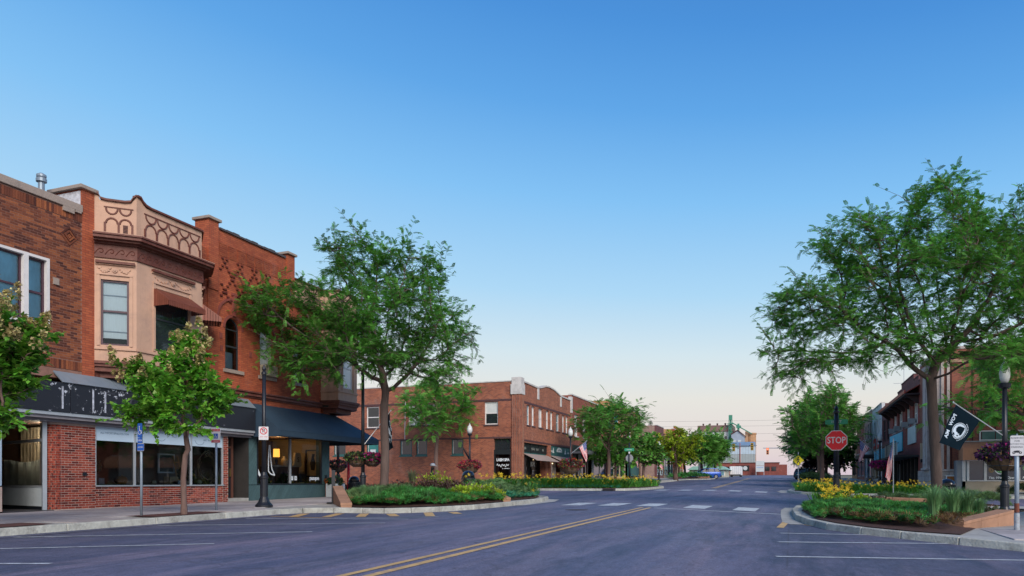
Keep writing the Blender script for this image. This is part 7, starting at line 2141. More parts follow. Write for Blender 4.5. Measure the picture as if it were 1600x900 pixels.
for a in ((x0,x1,y0,y0 +.04),(x0,x1,y1 -.04,y1),(x0,x0 +.04,y0 +.04,y1 -.04),(x1 -.04,x1,y0 +.04,y1 -.04)): MB().box(*a,z,z +.58).build('side_panel',PLW,pl,bevel=.008)
MB().box(x0 +.04,x1 -.04,y0 +.04,y1 -.04,z +.3,z +.54).build('soil',MULCH,pl)
puff((-18.68,27.4,z +.66),.34,.20,260,.09,LEAF_DK,pl,'leaves',0); puff((-18.9,27.2,z +.72),.14,.09,60,.07,PET_ORG,pl,'blossoms',0)
def low_wall(p0,p1,h0,h1,th,n,label,base=.12):
    p0,p1 = Vector((*p0,0)),Vector((*p1,0)); d = (p1 -p0); L_ = d.length; d.normalize(); q = Vector((-d.y,d.x,0))*th /2
    t = thing('low_wall',(p0.x,p0.y,gz(p0.x,p0.y)+base),label,'low wall','low sandstone walls round the planting beds')
    for k in range(n):
        a,b_ = p0 +d *(L_ *k /n +.004),p0 +d *(L_ *(k +1)/n -.004)
        ha,hb = h0 +(h1 -h0)*k /n,h0 +(h1 -h0)*(k +1)/n
        za,zb2 = gz(a.x,a.y)+base -.1,gz(b_.x,b_.y)+base -.1
        zm = min(za,zb2)
        MB().hexa([(*(p +s_ *q *.94).xy,zz) for zz_ in (0,1) for p,s_,zz in ((a,-1,za if not zz_ else za +.1+ha -.07),(b_,-1,zb2 if not zz_ else zb2 +.1+hb -.07),(b_,1,zb2 if not zz_ else zb2 +.1+hb -.07),(a,1,za if not zz_ else za +.1+ha -.07))]).build('wall_block',SAND,t,bevel=.006)
        MB().hexa([(*(p +s_ *q).xy,zz) for zz_ in (0,1) for p,s_,zz in ((a,-1,za +.1+ha -(.068 if not zz_ else 0)),(b_,-1,zb2 +.1+hb -(.068 if not zz_ else 0)),(b_,1,zb2 +.1+hb -(.068 if not zz_ else 0)),(a,1,za +.1+ha -(.068 if not zz_ else 0)))]).build('cap_stone',SAND,t,bevel=.008)
    return t
low_wall((-12.42,18.80),(-14.55,21.5),.15,.62,.34,4,'ramped sandstone wall at the front left corner of the left bed')
low_wall((-9.5,24.55),(-11.7,27.2),.16,.55,.30,4,'ramped sandstone wall behind the junipers at the right end of the left bed')
low_wall((3.45,19.05),(4.88,20.98),.19,.43,.40,3,'ramped sandstone wall beside the motorcycle parking sign post')
low_wall((3.0,31.15),(5.3,31.15),.30,.30,.30,4,'level sandstone wall behind the dark barberry on the right bed',.2)
low_wall((-12.2,107.5),(-11.2,110),.3,.4,.4,2,'small sandstone wall end far down the left side before the blue car',.1)

# ------------------------------------------------------------------ seated bronze statue
def skin_figure(name,pts,edges,rad,mat,parent,root=0,sub=2):
    me = bpy.data.meshes.new(name)
    o_ = org(parent)
    me.from_pydata([tuple(Vector(p)-o_) for p in pts],edges,[]); me.update()
    o = link_mesh(name,me,mat,parent)
    sk = o.modifiers.new('skin','SKIN'); sk.use_smooth_shade = True
    lay = me.skin_vertices[0] if me.skin_vertices else None
    if lay is None:
        bpy.context.view_layer.objects.active = o
        bm = bmesh.new(); bm.from_mesh(me); bm.verts.layers.skin.verify(); bm.to_mesh(me); bm.free(); lay = me.skin_vertices[0]
    for i,r in enumerate(rad):
        lay.data[i].radius = (r,r) if not hasattr(r,'__len__') else r
        lay.data[i].use_root = (i == root)
    s_ = o.modifiers.new('sub','SUBSURF'); s_.levels = s_.render_levels = sub
    return o
BRONZE = M('bronze',(.030,.024,.024),.38,.3,8,metal=.75)
sx,sy =-14.95,29.5; zg = ground_at(sx,sy)
stt = thing('bronze_statue',(sx,sy,zg),'seated bronze figure with pale cap and folded arms on a stone behind the left bed','statue')
dp = Vector((LAT.y,-LAT.x,0))      # towards the camera side
J = lambda a,b_,h: at(sx,sy,a,zg +h)+dp *b_
pts = [J(0,0,.62),J(-.06,0,.85),J(-.08,0,1.02),J(-.06,0,1.12),J(-.03,0,1.24),J(-.01,0,1.33),      # pelvis spine neck head
       J(.12,.09,.60),J(.30,.10,.56),J(.42,.10,.25),J(.46,.10,.08),J(.58,.10,.06),                     # near leg
       J(.12,-.09,.60),J(.30,-.10,.58),J(.46,-.10,.30),J(.52,-.10,.10),J(.64,-.10,.08),                # far leg
       J(-.07,.18,1.0),J(.0,.22,.78),J(.17,.12,.70),J(.24,.06,.69),                                        # near arm
       J(-.07,-.18,1.0),J(.0,-.22,.78),J(.17,-.12,.70),J(.24,-.06,.70)]
ed = [(0,1),(1,2),(2,3),(3,4),(4,5),(0,6),(6,7),(7,8),(8,9),(9,10),(0,11),(11,12),(12,13),(13,14),(14,15),(2,16),(16,17),(17,18),(18,19),(2,20),(20,21),(21,22),(22,23)]
rad = [.15,.13,.14,.055,.085,.07,.09,.075,.055,.045,.04,.09,.075,.055,.045,.04,.06,.05,.04,.035,.06,.05,.04,.035]
skin_figure('figure',pts,ed,rad,BRONZE,stt)
capm = MB(); hc = J(-.02,0,1.36)
capm.lathe([(.10,-.02),(.115,.0),(.11,.06),(.07,.10),(.01,.115)],hc,14); capm.build('cap',M('pale_reflection',(.40,.44,.50),.5,.2,8),stt,smooth=True)  # white reflection on the bronze, put into the cap's pale colour
f = facing(sx,sy,(0,0)); br = MB().prism(Fr(hc,LAT,dp),[(.05,0),(.20,-.03),(.20,-.015),(.05,.02)],-.07,.07); br.build('cap_peak',bpy.data.materials['pale_reflection'],stt)
bk = MB().hexa([J(.12,-.16,.72),J(.34,-.16,.66),J(.34,.16,.66),J(.12,.16,.72),J(.13,-.16,.745),J(.35,-.16,.685),J(.35,.16,.685),J(.13,.16,.745)]); bk.build('open_book',M('dull_bronze_page',(.12,.10,.11),.5,.2,8,metal=.4),stt)
m_ = MB().lathe([(.34,0),(.32,.3),(.26,.46),(.1,.5)],(sx,sy,zg -.02),9); m_.build('seat_stone',STN,stt)

# ------------------------------------------------------------------ bicycles by the right shops
def bicycle(x,y,ang,label):
    z = ground_at(x,y); t = thing('bicycle',(x,y,z),label,'bicycle','bicycles parked on the right pavement')
    u = Vector((math.cos(ang),math.sin(ang),0)); n = Vector((-u.y,u.x,0)); P = lambda a,h,s_=0: Vector((x,y,z))+u *a +n *s_ +Vector((0,0,h))
    for a in (-.52,.52):
        w_ = MB().tube([P(a +.33*math.cos(q),.34+.33*math.sin(q)) for q in np.linspace(0,2*math.pi,21)],.022,6,cap=False).build('wheel',BLACKM,t)
        sp = MB()
        for k in range(8):
            q = math.pi *k /8; sp.tube([P(a +.32*math.cos(q),.34+.32*math.sin(q)),P(a -.32*math.cos(q),.34-.32*math.sin(q))],.003,3)
        sp.build('spokes',ALU,w_,kind='stuff')
    fm_ = MB()
    for a,b_ in (((-.52,.34),(-.05,.30)),((-.52,.34),(-.18,.72)),((-.05,.30),(-.2,.85)),((-.05,.30),(.36,.75)),((-.18,.72),(.34,.82)),((.52,.34),(.33,.95))): fm_.tube([P(*a),P(*b_)],.016,6)
    fm_.build('frame',M('bike_frame',(.03,.04,.06),.35) if 'bike_frame' not in bpy.data.materials else bpy.data.materials['bike_frame'],t)
    MB().tube([P(.30,.98,-.26),P(.36,.99,-.1),P(.36,.99,.1),P(.30,.98,.26)],.014,6).build('handlebar',ALU,t)
    MB().hexa([P(-.32,.86,-.07),P(-.08,.87,-.02),P(-.08,.87,.02),P(-.32,.86,.07),P(-.32,.92,-.08),P(-.08,.91,-.03),P(-.08,.91,.03),P(-.32,.92,.08)]).build('saddle',BLACKM,t)
    MB().lathe([(.09,-.01),(.09,.01)],(0,0,0),10).v
    MB().tube([P(-.05,.30,-.03),P(-.05,.30,.03)],.085,12).build('chainring',ALU,t)
    return t
bicycle(6.9,71.5,R(25),'bicycle leaning on the right pavement before the pale blue shop front')
bicycle(7.3,67.2,R(38),'bicycle parked just left of the drooping garden flag on the right pavement')

# ------------------------------------------------------------------ parked cars
TYRE = M('tyre_rubber',(.015,.015,.017),.85,.2,10); RIM = M('alloy_rim',(.35,.36,.38),.35,.1,4,metal=.7)
CGL = M('car_glass',(.012,.018,.024),.12,.1,2,spec=.25); LAMPR = M('tail_lamp',(.32,.01,.015),.2,.1,4); LAMPW = M('head_lamp',(.55,.58,.6),.15,.1,4)
def car(x,y,z,ang,paint,label,L_=4.6,W_=1.85,H_=1.68):
    t = thing('parked_car',(x,y,z),label,'car','cars parked along the kerbs')
    u = Vector((math.cos(ang),math.sin(ang),0)); n = Vector((-u.y,u.x,0)); P = lambda a,s_,h: Vector((x,y,z))+u *a +n *s_ +Vector((0,0,h))
    hw = W_ /2
    # body shell: cross sections along the length (a, half width, belt height, sill height)
    secs = [(-2.28,.74,.92,.42),(-2.22,.86,1.02,.30),(-1.7,.92,1.06,.22),(-.6,.925,1.05,.20),(.6,.925,1.02,.20),(1.3,.91,.98,.22),(1.95,.86,.86,.26),(2.25,.72,.70,.36)]
    V = []
    for a,w_,hb,hs_ in secs:
        for s_,h in ((-w_ *.93,hs_),(-w_,hs_ +.18),(-w_ *1.0,hb -.22),(-w_ *.93,hb),(0,hb +.03),(w_ *.93,hb),(w_,hb -.22),(w_,hs_ +.18),(w_ *.93,hs_)):
            V.append(P(a,s_,h))
    F = []
    for i in range(len(secs)-1):
        for j in range(9): F.append((i *9+j,i *9+(j +1) % 9,(i +1)*9+(j +1) % 9,(i +1)*9+j))
    F += [tuple(range(9)),tuple(range((len(secs)-1)*9,len(secs)*9))[::-1]]
    m_ = MB(); m_.v = [tuple(v) for v in V]; m_.f = F
    o = m_.build('body',paint,t,smooth=True); smooth_by_angle(o,35)
    # cabin
    cs = [(-2.12,.80,.80,1.0),(-1.75,.74,.72,1.60),(-1.0,.72,.72,H_),(.15,.70,.70,H_ -.02),(.95,.78,.80,1.06)]
    roof = [(-1.78,.68,1.60),(-1.0,.68,H_),(.0,.66,H_),(.22,.64,H_ -.06)]
    gl = MB()
    lo = [(-2.14,.80,1.02),(1.05,.80,1.0)]; A = [P(-2.16,s_ *.82,1.0) for s_ in (-1,1)]; B = [P(-1.80,s_ *.70,1.58) for s_ in (-1,1)]; C_ = [P(.20,s_ *.66,H_ -.08) for s_ in (-1,1)]; D = [P(1.08,s_ *.80,1.0) for s_ in (-1,1)]
    gl.poly([A[1],A[0],B[0],B[1]]); gl.poly([D[0],D[1],C_[1],C_[0]]); gl.poly([A[0],D[0],C_[0],B[0]]); gl.poly([D[1],A[1],B[1],C_[1]])
    gl.build('windows',CGL,t,kind='stuff')
    m_ = MB()
    for (a0,w0,h0),(a1,w1,h1) in zip(roof,roof[1:]):
        m_.hexa([P(a0,-w0 -.03,h0 -.05),P(a1,-w1 -.03,h1 -.05),P(a1,w1 +.03,h1 -.05),P(a0,w0 +.03,h0 -.05),P(a0,-w0,h0 +.02),P(a1,-w1,h1 +.02),P(a1,w1,h1 +.02),P(a0,w0,h0 +.02)])
    o = m_.build('roof',paint,t,kind='stuff')
    for s_ in (-1,1):
        for a0,h0,a1,h1,w0,w1 in ((-2.16,1.0,-1.80,1.6,.825,.705),(1.08,1.0,.20,H_ -.06,.805,.665),(-.35,1.03,-.35,H_ -.02,.825,.69),(-1.3,1.04,-1.2,H_ -.02,.825,.70)):
            MB().tube([P(a0,s_ *w0,h0),P(a1,s_ *w1,h1)],.045,6).build('pillar',paint,t)
        MB().hexa([P(.75,s_ *.92,1.0),P(.92,s_ *.92,1.0),P(.92,s_ *1.08,1.0),P(.75,s_ *1.08,1.0),P(.75,s_ *.92,1.14),P(.90,s_ *.92,1.14),P(.90,s_ *1.06,1.14),P(.75,s_ *1.06,1.14)]).build('mirror',paint,t)
        MB().hexa([P(-2.27,s_ *.62,.78),P(-2.1,s_ *.88,.78),P(-2.12,s_ *.80,1.0),P(-2.25,s_ *.60,1.0),P(-2.31,s_ *.62,.78),P(-2.14,s_ *.92,.78),P(-2.16,s_ *.84,1.0),P(-2.29,s_ *.60,1.0)]).build('tail_light',LAMPR,t)
        MB().hexa([P(2.1,s_ *.55,.62),P(2.0,s_ *.82,.62),P(1.96,s_ *.82,.78),P(2.08,s_ *.55,.76),P(2.28,s_ *.55,.62),P(2.1,s_ *.86,.62),P(2.06,s_ *.86,.78),P(2.22,s_ *.55,.76)]).build('headlight',LAMPW,t)
        MB().fbox(Fr(P(0,0,0),u,n),-.5,-.3,s_ *.93,s_ *.945,.88,.91).build('door_handle',RIM,t)
        for a in (-1.42,1.42):
            w_ = MB().tube([P(a,s_ *.70,.34),P(a,s_ *.93,.34)],.34,18).build('wheel',TYRE,t)
            MB().tube([P(a,s_ *.90,.34),P(a,s_ *.945,.34)],.22,12).build('rim',RIM,w_)
    MB().hexa([P(-2.34,-.8,.32),P(-2.1,-.88,.32),P(-2.1,.88,.32),P(-2.34,.8,.32),P(-2.34,-.8,.56),P(-2.1,-.88,.56),P(-2.1,.88,.56),P(-2.34,.8,.56)]).build('rear_bumper',BLACKM,t)
    MB().hexa([P(-2.33,-.26,.66),P(-2.26,-.26,.66),P(-2.26,.26,.66),P(-2.33,.26,.66),P(-2.33,-.26,.78),P(-2.26,-.26,.78),P(-2.26,.26,.78),P(-2.33,.26,.78)]).build('number_plate',SIGNWH,t)
    return t
car(-12.3,111.5+4,gz(-12.3,115.5),R(205),M('blue_car_paint',(.02,.085,.40),.25,.08,1,metal=.2),'blue SUV parked nose in on the left beneath the far locust tree',H_=1.6)
car(2.2,116,gz(2.2,116),R(60),M('teal_car_paint',(.015,.07,.11),.2,.1,1,metal=.3),'dark teal car parked on the right beneath the plum tree behind the crossing sign')

# ------------------------------------------------------------------ traffic signals at the far crossing
SIGY = M('signal_yellow',(.42,.26,.02),.5,.15,3); SIGO = M('signal_orange',(.50,.16,.03),.5,.1,3)
def signal(px,py,pz,label,lit,mat):
    t = thing('traffic_light',(px,py,pz),label,'traffic light','traffic lights at the far crossing')
    f = facing(px,py,(0,0))
    MB().prism(f,rrect(-.22,.22,pz -.62,pz +.62,.06),-.14,.14).build('housing',mat,t)
    for k,h in enumerate((.38,0,-.38)):
        MB().lathe([(.15,-.01),(.15,.01)],(0,0,0),4).v
        c = f.p(0,.145,pz +h)
        m_ = MB().prism(Fr(c,f.u,f.n),[(.14*math.cos(q),.14*math.sin(q)) for q in np.linspace(0,6.28,12,endpoint=False)],0,.015)
        m_.build('lens',(emit('red_signal_glow',(1,.10,.06),5) if lit == k else SIGNBK),t)
        MB().tube([Fr(c,f.u,f.n).p(.16*math.cos(q),.12,.16*math.sin(q)) for q in np.linspace(0,math.pi,8)],.02,4).build('visor',mat,t)
    return t
m1 = thing('signal_mast',(-14.6,128.5,gz(-14.6,128.5)),'grey signal mast with long arm reaching over the left lanes at the far crossing','signal mast','signal masts at the far crossing')
MB().lathe([(.18,0),(.12,7.0)],(-14.6,128.5,1.75),10).build('mast',STEEL,m1); MB().tube([(-14.6,128.5,7.3),(-5.3,128.5,7.15)],[.10,.05],8).build('arm',STEEL,m1)
m2 = thing('signal_mast',(7.5,146,gz(7.5,146)),'grey signal mast on the right whose arm carries the orange traffic light','signal mast','signal masts at the far crossing')
MB().lathe([(.2,0),(.13,7.2)],(7.5,146,1.8),10).build('mast',STEEL,m2); MB().tube([(7.5,146,7.3),(-4.9,146,7.45)],[.13,.06],8).build('arm',STEEL,m2)
signal(-8.95,128.2,6.85,'yellow cased traffic light hanging nearer the locust tree on the left arm',-1,SIGY)
signal(-6.05,128.2,6.95,'yellow cased traffic light at the tip of the left arm, before the metal warehouse',-1,SIGY)
signal(-4.1,145.7,6.85,'orange cased traffic light glowing red on the right arm against the pink sky',0,SIGO)
# lines strung across the far sky
WIRE = M('dark_wire',(.06,.06,.07),.7)
pl_ = thing('power_line',(-60,270,4),'thin power lines strung across the sky at the end of the street','power lines')
for k,h in enumerate((15.2,17.8,20.5,22.4)):
    MB().tube([(-70+20*i,270,h +1.5*((i -4)/4) ** 2) for i in range(9)],.035,4).build('wire',WIRE,pl_)
for x in (-70,90): MB().lathe([(.2,0),(.14,26)],(x,270,3),8).build('pole',M('pole_wood',(.15,.11,.09),.9) if x < 0 else bpy.data.materials['pole_wood'],pl_)

# ------------------------------------------------------------------ things in the two shop windows
def lathe_thing(name,c,prof,mat,label,cat,group=None,part='body',n=14):
    t = thing(name,c,label,cat,group); MB().lathe(prof,c,n).build(part,mat,t,smooth=True); return t
tl = thing('table_lamp',(-20.45,25.7,1.8),'lit table lamp with square orange shade inside the corner shop','lamp')
c = (-20.45,25.7,1.80)
MB().lathe([(.12,0),(.12,.03),(.04,.06),(.07,.2),(.03,.36)],c,12).build('lamp_base',BLACKM,tl)
MB().lathe([(.17,.36),(.16,.70)],c,4).build('lamp_shade',emit('lit_amber_shade',(1.0,.42,.06),2.2),tl); lamp_light((c[0]+.05,c[1],c[2]+.85),16,(1,.62,.3),.12)
tb_ = thing('display_cabinet',(-20.5,26,.4),'dark wooden display cabinet inside the corner shop','cabinet')
WOODD = M('dark_walnut',(.085,.045,.03),.6,.3,3,stretch=(1,1,6))
MB().box(-20.8,-20.2,25.1,26.9,.42,1.75).build('case',WOODD,tb_); MB().box(-20.85,-20.15,25.05,26.95,1.75,1.795).build('top',M('pale_top',(.4,.33,.25),.6),tb_)
for y in (25.5,26.0,26.5): MB().box(-20.2,-20.17,y -.2,y +.2,.9,1.6).build('drawer_front',WOODD,tb_)
lathe_thing('vase',(-20.4,26.15,1.795),[(.10,0),(.15,.15),(.13,.28),(.06,.36),(.08,.40)],M('cream_glaze',(.50,.40,.26),.4,.15,8),'cream vase standing right of the lit table lamp','vase')
lathe_thing('flower_pot',(-20.35,26.45,1.795),[(.09,0),(.12,.2),(.125,.22)],M('white_glaze',(.55,.52,.45),.4),'small white pot at the right end of the dark cabinet','pot')
cu_ = thing('scatter_cushion',(-20.2,26.75,1.8),'cream cushion with a dark letter leaning inside the corner shop','cushion')
fq = Fr((-20.2,26.75,0),(0,1,0),(1,0,0)); MB().prism(fq,[(-.30,1.80),(.30,1.80),(.20,2.36),(-.16,2.38)],-.06,.06).build('cover',M('cream_cotton',(.45,.36,.24),.9,.15,6),cu_,bevel=.03); text('S',fq,.02,.062,2.06,.3,DARK,cu_,ext=.003)
pf = thing('framed_print',(-19.72,27.25,1.3),'tall framed dark print hung on the cream boarded wall of the corner shop','picture')
fp = Fr((-19.72,27.28,.12),(1,0,0),(0,-1,0)); 
for a in ((-.38,-.33,1.2,2.4),(.33,.38,1.2,2.4),(-.33,.33,1.2,1.26),(-.33,.33,2.34,2.4)): MB().fbox(fp,a[0],a[1],.01,.06,a[2],a[3]).build('frame',BLACKM,pf)
MB().fbox(fp,-.33,.33,.01,.03,1.26,2.34).build('print',M('parchment',(.40,.30,.17),.8,.2,3),pf)
MB().prism(fp,[(-.1,1.5),(.08,1.48),(.14,1.8),(.05,2.05),(.1,2.2),(-.04,2.22),(-.08,2.0),(-.16,1.8)],.03,.034).build('drawn_figure',DARK,pf)
oc = thing('orange_curtain',(-19.7,24.3,1.9),'orange cloth hanging at the left of the corner shop window','curtain')
m_ = MB()
for k in range(10): m_.poly([(-19.7+.04*math.sin(k *1.5),24.15+k *.035,1.9),(-19.7+.04*math.sin(k *1.5+1.5),24.185+k *.035,1.9),(-19.7+.04*math.sin(k *1.5+1.5),24.185+k *.035,2.75),(-19.7+.04*math.sin(k *1.5),24.15+k *.035,2.75)])
m_.build('cloth',M('orange_cloth',(.42,.16,.05),.9,.2,5),oc,smooth=True)
def potted(x,y,z,r,label,mat=LEAF_DK,n=160,pot=True):
    t = thing('potted_plant',(x,y,z),label,'plant','potted plants in the shop windows')
    if pot: MB().lathe([(.09,0),(.13,.2),(.14,.21)],(x,y,z),12).build('pot',M('stoneware',(.35,.27,.18),.7,.2,8) if 'stoneware' not in bpy.data.materials else bpy.data.materials['stoneware'],t)
    puff((x,y,z +.2+r *.7),r,r *.9,n,.12,mat,t,'foliage',0); return t
PLG = leaf_mat('window_plant_leaf',(.045,.11,.035),.25)
potted(-19.55,25.1,.75,.26,'leafy pot plant low in the middle of the corner shop window',PLG)
potted(-19.5,23.75,.72,.2,'pot plant behind the tall white letter of the corner shop window',PLG)
bgs = thing('wicker_basket',(-19.55,26.05,.8),'pale wicker basket low in the corner shop window','basket'); MB().lathe([(.14,0),(.2,.25),(.21,.28)],(-19.55,26.05,.8),14).build('weave',M('wicker',(.40,.30,.17),.9,.3,20,.8,60),bgs)
ch_ = thing('black_chair',(-19.8,26.95,.4),'black chair standing inside the corner shop','chair')
for a,b_ in ((-20.0,26.75),(-19.6,26.75),(-20.0,27.15),(-19.6,27.15)): MB().tube([(a,b_,.4),(a,b_,.9)],.025,6).build('leg',BLACKM,ch_)
MB().box(-20.05,-19.55,26.7,27.2,.9,.97).build('seat',BLACKM,ch_,bevel=.02); MB().box(-20.07,-20.01,26.7,27.2,.97,1.45).build('backrest',BLACKM,ch_,bevel=.02)
# first shop: ladder, painting, wreath, pumpkins
ea = thing('wooden_ladder',(-19.9,19.8,1.02),'small pale wooden step ladder standing in the shop window behind the flowering tree','ladder')
WOODL = M('pale_wood',(.40,.22,.10),.7,.2,5)
for y in (19.68,19.94): MB().tube([(-19.8,y,1.02),(-20.05,y +(19.8-y)*.3,2.0)],.022,6).build('rail',WOODL,ea)
for k in range(4): MB().tube([(-19.84-k *.055,19.7,1.18+k *.2),(-19.84-k *.055,19.92,1.18+k *.2)],.02,6).build('rung',WOODL,ea)
pt_ = thing('painting',(-20.1,19.45,1.5),'dark landscape painting in a white frame in the shop window','picture')
fq = Fr((-20.1,19.45,.12),(0,1,0),(1,0,0))
for a in ((-.36,-.30,1.28,1.95),(.30,.36,1.28,1.95),(-.30,.30,1.28,1.33),(-.30,.30,1.90,1.95)): MB().fbox(fq,a[0],a[1],-.02,.03,a[2],a[3]).build('frame',M('silver_frame',(.45,.46,.46),.5) if a[0] ==-.36 else bpy.data.materials['silver_frame'],pt_)
MB().fbox(fq,-.3,.3,-.01,.01,1.33,1.9).build('canvas',M('dark_landscape',(.03,.05,.05),.7,.7,3),pt_)
wr = thing('twig_wreath',(-19.5,20.75,1.6),'large brown twig wreath at the right end of the shop window','wreath')
wc = Vector((-19.5,20.75,1.6)); fq = Fr(wc,(0,1,0),(1,0,0)); m_ = MB()
for k in range(46):
    q = random.uniform(0,6.28); l = random.uniform(.5,1.2); rr = .38+random.uniform(-.1,.12)
    m_.tube([fq.p((rr +random.uniform(-.05,.05))*math.cos(q +i *l /3),random.uniform(-.05,.06),(rr +.12+random.uniform(-.05,.05))*math.sin(q +i *l /3)) for i in range(4)],.012,4)
m_.build('twigs',M('dry_twig',(.26,.17,.09),.9,.3,6),wr,kind='stuff')
PUM = M('pumpkin_skin',(.40,.16,.045),.5,.2,6)
for k,(x,y,r,lb_) in enumerate(((-19.65,17.25,.2,'orange pumpkin in the left pane of the shop window'),(-19.75,18.6,.10,'small pale gourd right of the first window mullion'),(-19.6,20.45,.11,'small pale gourd below the twig wreath'))):
    t = thing('pumpkin',(x,y,1.02),lb_,'pumpkin','pumpkins and gourds in the shop window'); m_ = MB()
    n = 20; prof = [(.2,-.85),(.7,-.75),(1,-.1),(.85,.5),(.45,.78),(.08,.70)]; m_.lathe([(a *r,b_ *r *.8) for a,b_ in prof],(0,0,0),n)
    for i,v in enumerate(m_.v):
        q = 2*math.pi *(i % n)/n; s_ = 1-.10*(math.cos(q *8) > .3); m_.v[i] = (v[0]*s_ +x,v[1]*s_ +y,v[2]+1.02+r *.7)
    m_.build('skin',PUM if k == 0 else M('gourd_skin',(.36,.32,.22),.6) if k == 1 else bpy.data.materials['gourd_skin'],t,smooth=True)
    MB().tube([(x,y,1.02+r *1.2),(x +.02,y +.02,1.02+r *1.5)],r *.12,6).build('stalk',WOODL,t)
for k,(y,w_,h,c_) in enumerate(((16.15,.3,.35,(.04,.05,.05)),(16.45,.2,.2,(.25,.27,.28)),(19.2,.35,.26,(.33,.24,.13)),(19.25,.5,.14,(.42,.45,.46)))):
    t = thing('display_box',(-19.8,y,1.02),('dark upright box at the left end of the shop window','small grey box beside the dark upright box','woven tan box under the landscape painting','row of pale bottles in a tray below the ladder')[k],'box','display boxes in the shop window')
    MB().box(-19.95,-19.65,y,y +w_,1.022,1.02+h).build('box',M('display_box_'+'abcd'[k],c_,.7,.3,9),t,bevel=.01)
potted(-19.75,20.0,1.02,.2,'dark green plant at the third pane of the shop window',LEAF_DK)
potted(-19.75,16.25,1.25,.2,'dark dried plant at the left end of the shop window',LEAF_DK,pot=False)

# ------------------------------------------------------------------ trees
BARK_L = M('locust_bark',(.105,.075,.065),.95,.35,5,1.,22,stretch=(1,1,.25))
BARK_S = M('young_bark',(.15,.095,.08),.9,.3,8,.7,30,stretch=(1,1,.3))
LF_LOC = leaf_mat('locust_leaflet',(.115,.31,.045),.38,.42,.022)
LF_LOCB = leaf_mat('bright_locust_leaflet',(.15,.40,.06),.38,.3,.02)
LF_LIL = leaf_mat('lilac_leaf',(.18,.43,.05),.35,.30,.02,.4)
LF_MAP = leaf_mat('lime_maple_leaf',(.32,.42,.03),.35,.3,.02)
LF_ASH = leaf_mat('ash_leaf',(.13,.32,.05),.3,.35,.02)
LF_PLUM = leaf_mat('plum_leaf',(.030,.016,.026),.2,.35,.03)
PANI = leaf_mat('cream_panicle',(.52,.44,.20),.25,.22,.03)
def frond(n=6,l=1.0,w=.30):
    """feathery leaf: pairs of narrow leaflets along a drooping midrib"""
    V,F = [],[]
    for k in range(n):
        t_ = .12+.88*k /(n -1); x = l *t_; z =-.22*t_ *t_ *l; s_ = w *(1-.55*abs(t_ -.45))
        for sg in (-1,1):
            i = len(V); dx = .10
            V += [(x,0,z),(x +dx,0,z -.01),(x +dx +.08,sg *s_,z -.06),(x +.05,sg *s_ *.96,z -.06)]
            F.append((i,i +1,i +2,i +3) if sg > 0 else (i +3,i +2,i +1,i))
    return V,F
FROND = frond()
def blade(l=1.,w=.32):
    return [(0,0,0),(.45*l,-w,.06),(l,0,-.10),(.45*l,w,.06),(.5*l,0,-.02)],[(0,1,4,4),(1,2,4,4),(2,3,4,4),(3,0,4,4)]
LEAF2 = ([(0,0,0),(.42,-.34,.05),(1,0,-.12),(.42,.34,.05)],[(0,1,2,3)])
def colonise(base,trunk,blobs,n_att,step=.34,infl=2.2,kill=.55,seed=1,up=.12,iters=90):
    rg = np.random.default_rng(seed)
    wts = np.array([b[1][0]*b[1][1]*b[1][2] for b in blobs]) ** .75; wts /= wts.sum()
    A = []
    for b,w_ in zip(blobs,wts):
        m_ = max(8,int(n_att *w_)); d = rg.normal(size=(m_,3)); d /= np.linalg.norm(d,axis=1,keepdims=True)
        A.append(np.array(b[0])+d *(rg.uniform(.12,1,m_) ** .42)[:,None]*np.array(b[1]))
    A = np.concatenate(A)
    N = [np.array(trunk[0],float)]; par = [-1]
    for a,b_ in zip(trunk,trunk[1:]):
        a,b_ = np.array(a,float),np.array(b_,float); k = max(1,int(np.linalg.norm(b_ -a)/step))
        for i in range(1,k +1): N.append(a +(b_ -a)*i /k); par.append(len(N)-2)
    N = np.array(N); alive = np.ones(len(A),bool); tips = 0
    first = len(N)-max(1,int(len(N)*.45))
    for it in range(iters):
        if not alive.any(): break
        Q = A[alive]; D = np.linalg.norm(Q[:,None]-N[None,first:],axis=2); j = D.argmin(1); dm = D[np.arange(len(Q)),j]; j = j +first
        rad = infl if it > 12 else 6.
        ok = dm < rad
        if not ok.any(): break
        dirs = np.zeros_like(N); v = Q[ok]-N[j[ok]]; v /= np.linalg.norm(v,axis=1,keepdims=True)+1e-9
        np.add.at(dirs,j[ok],v)
        g_ = np.nonzero(np.abs(dirs).sum(1) > 0)[0]
        nd = dirs[g_]; nd /= np.linalg.norm(nd,axis=1,keepdims=True)+1e-9; nd += np.array([0,0,up])+rg.normal(0,.16,nd.shape); nd /= np.linalg.norm(nd,axis=1,keepdims=True)
        new = N[g_]+nd *step
        keep = np.array([np.min(np.linalg.norm(N -q,axis=1)) > step *.45 for q in new])
        if not keep.any(): break
        par += list(g_[keep]); N = np.concatenate([N,new[keep]])
        D2 = np.linalg.norm(A[:,None]-new[None][:,keep] if False else A[:,None]-new[keep][None],axis=2).min(1)
        alive &= D2 > kill
    return N,np.array(par),A
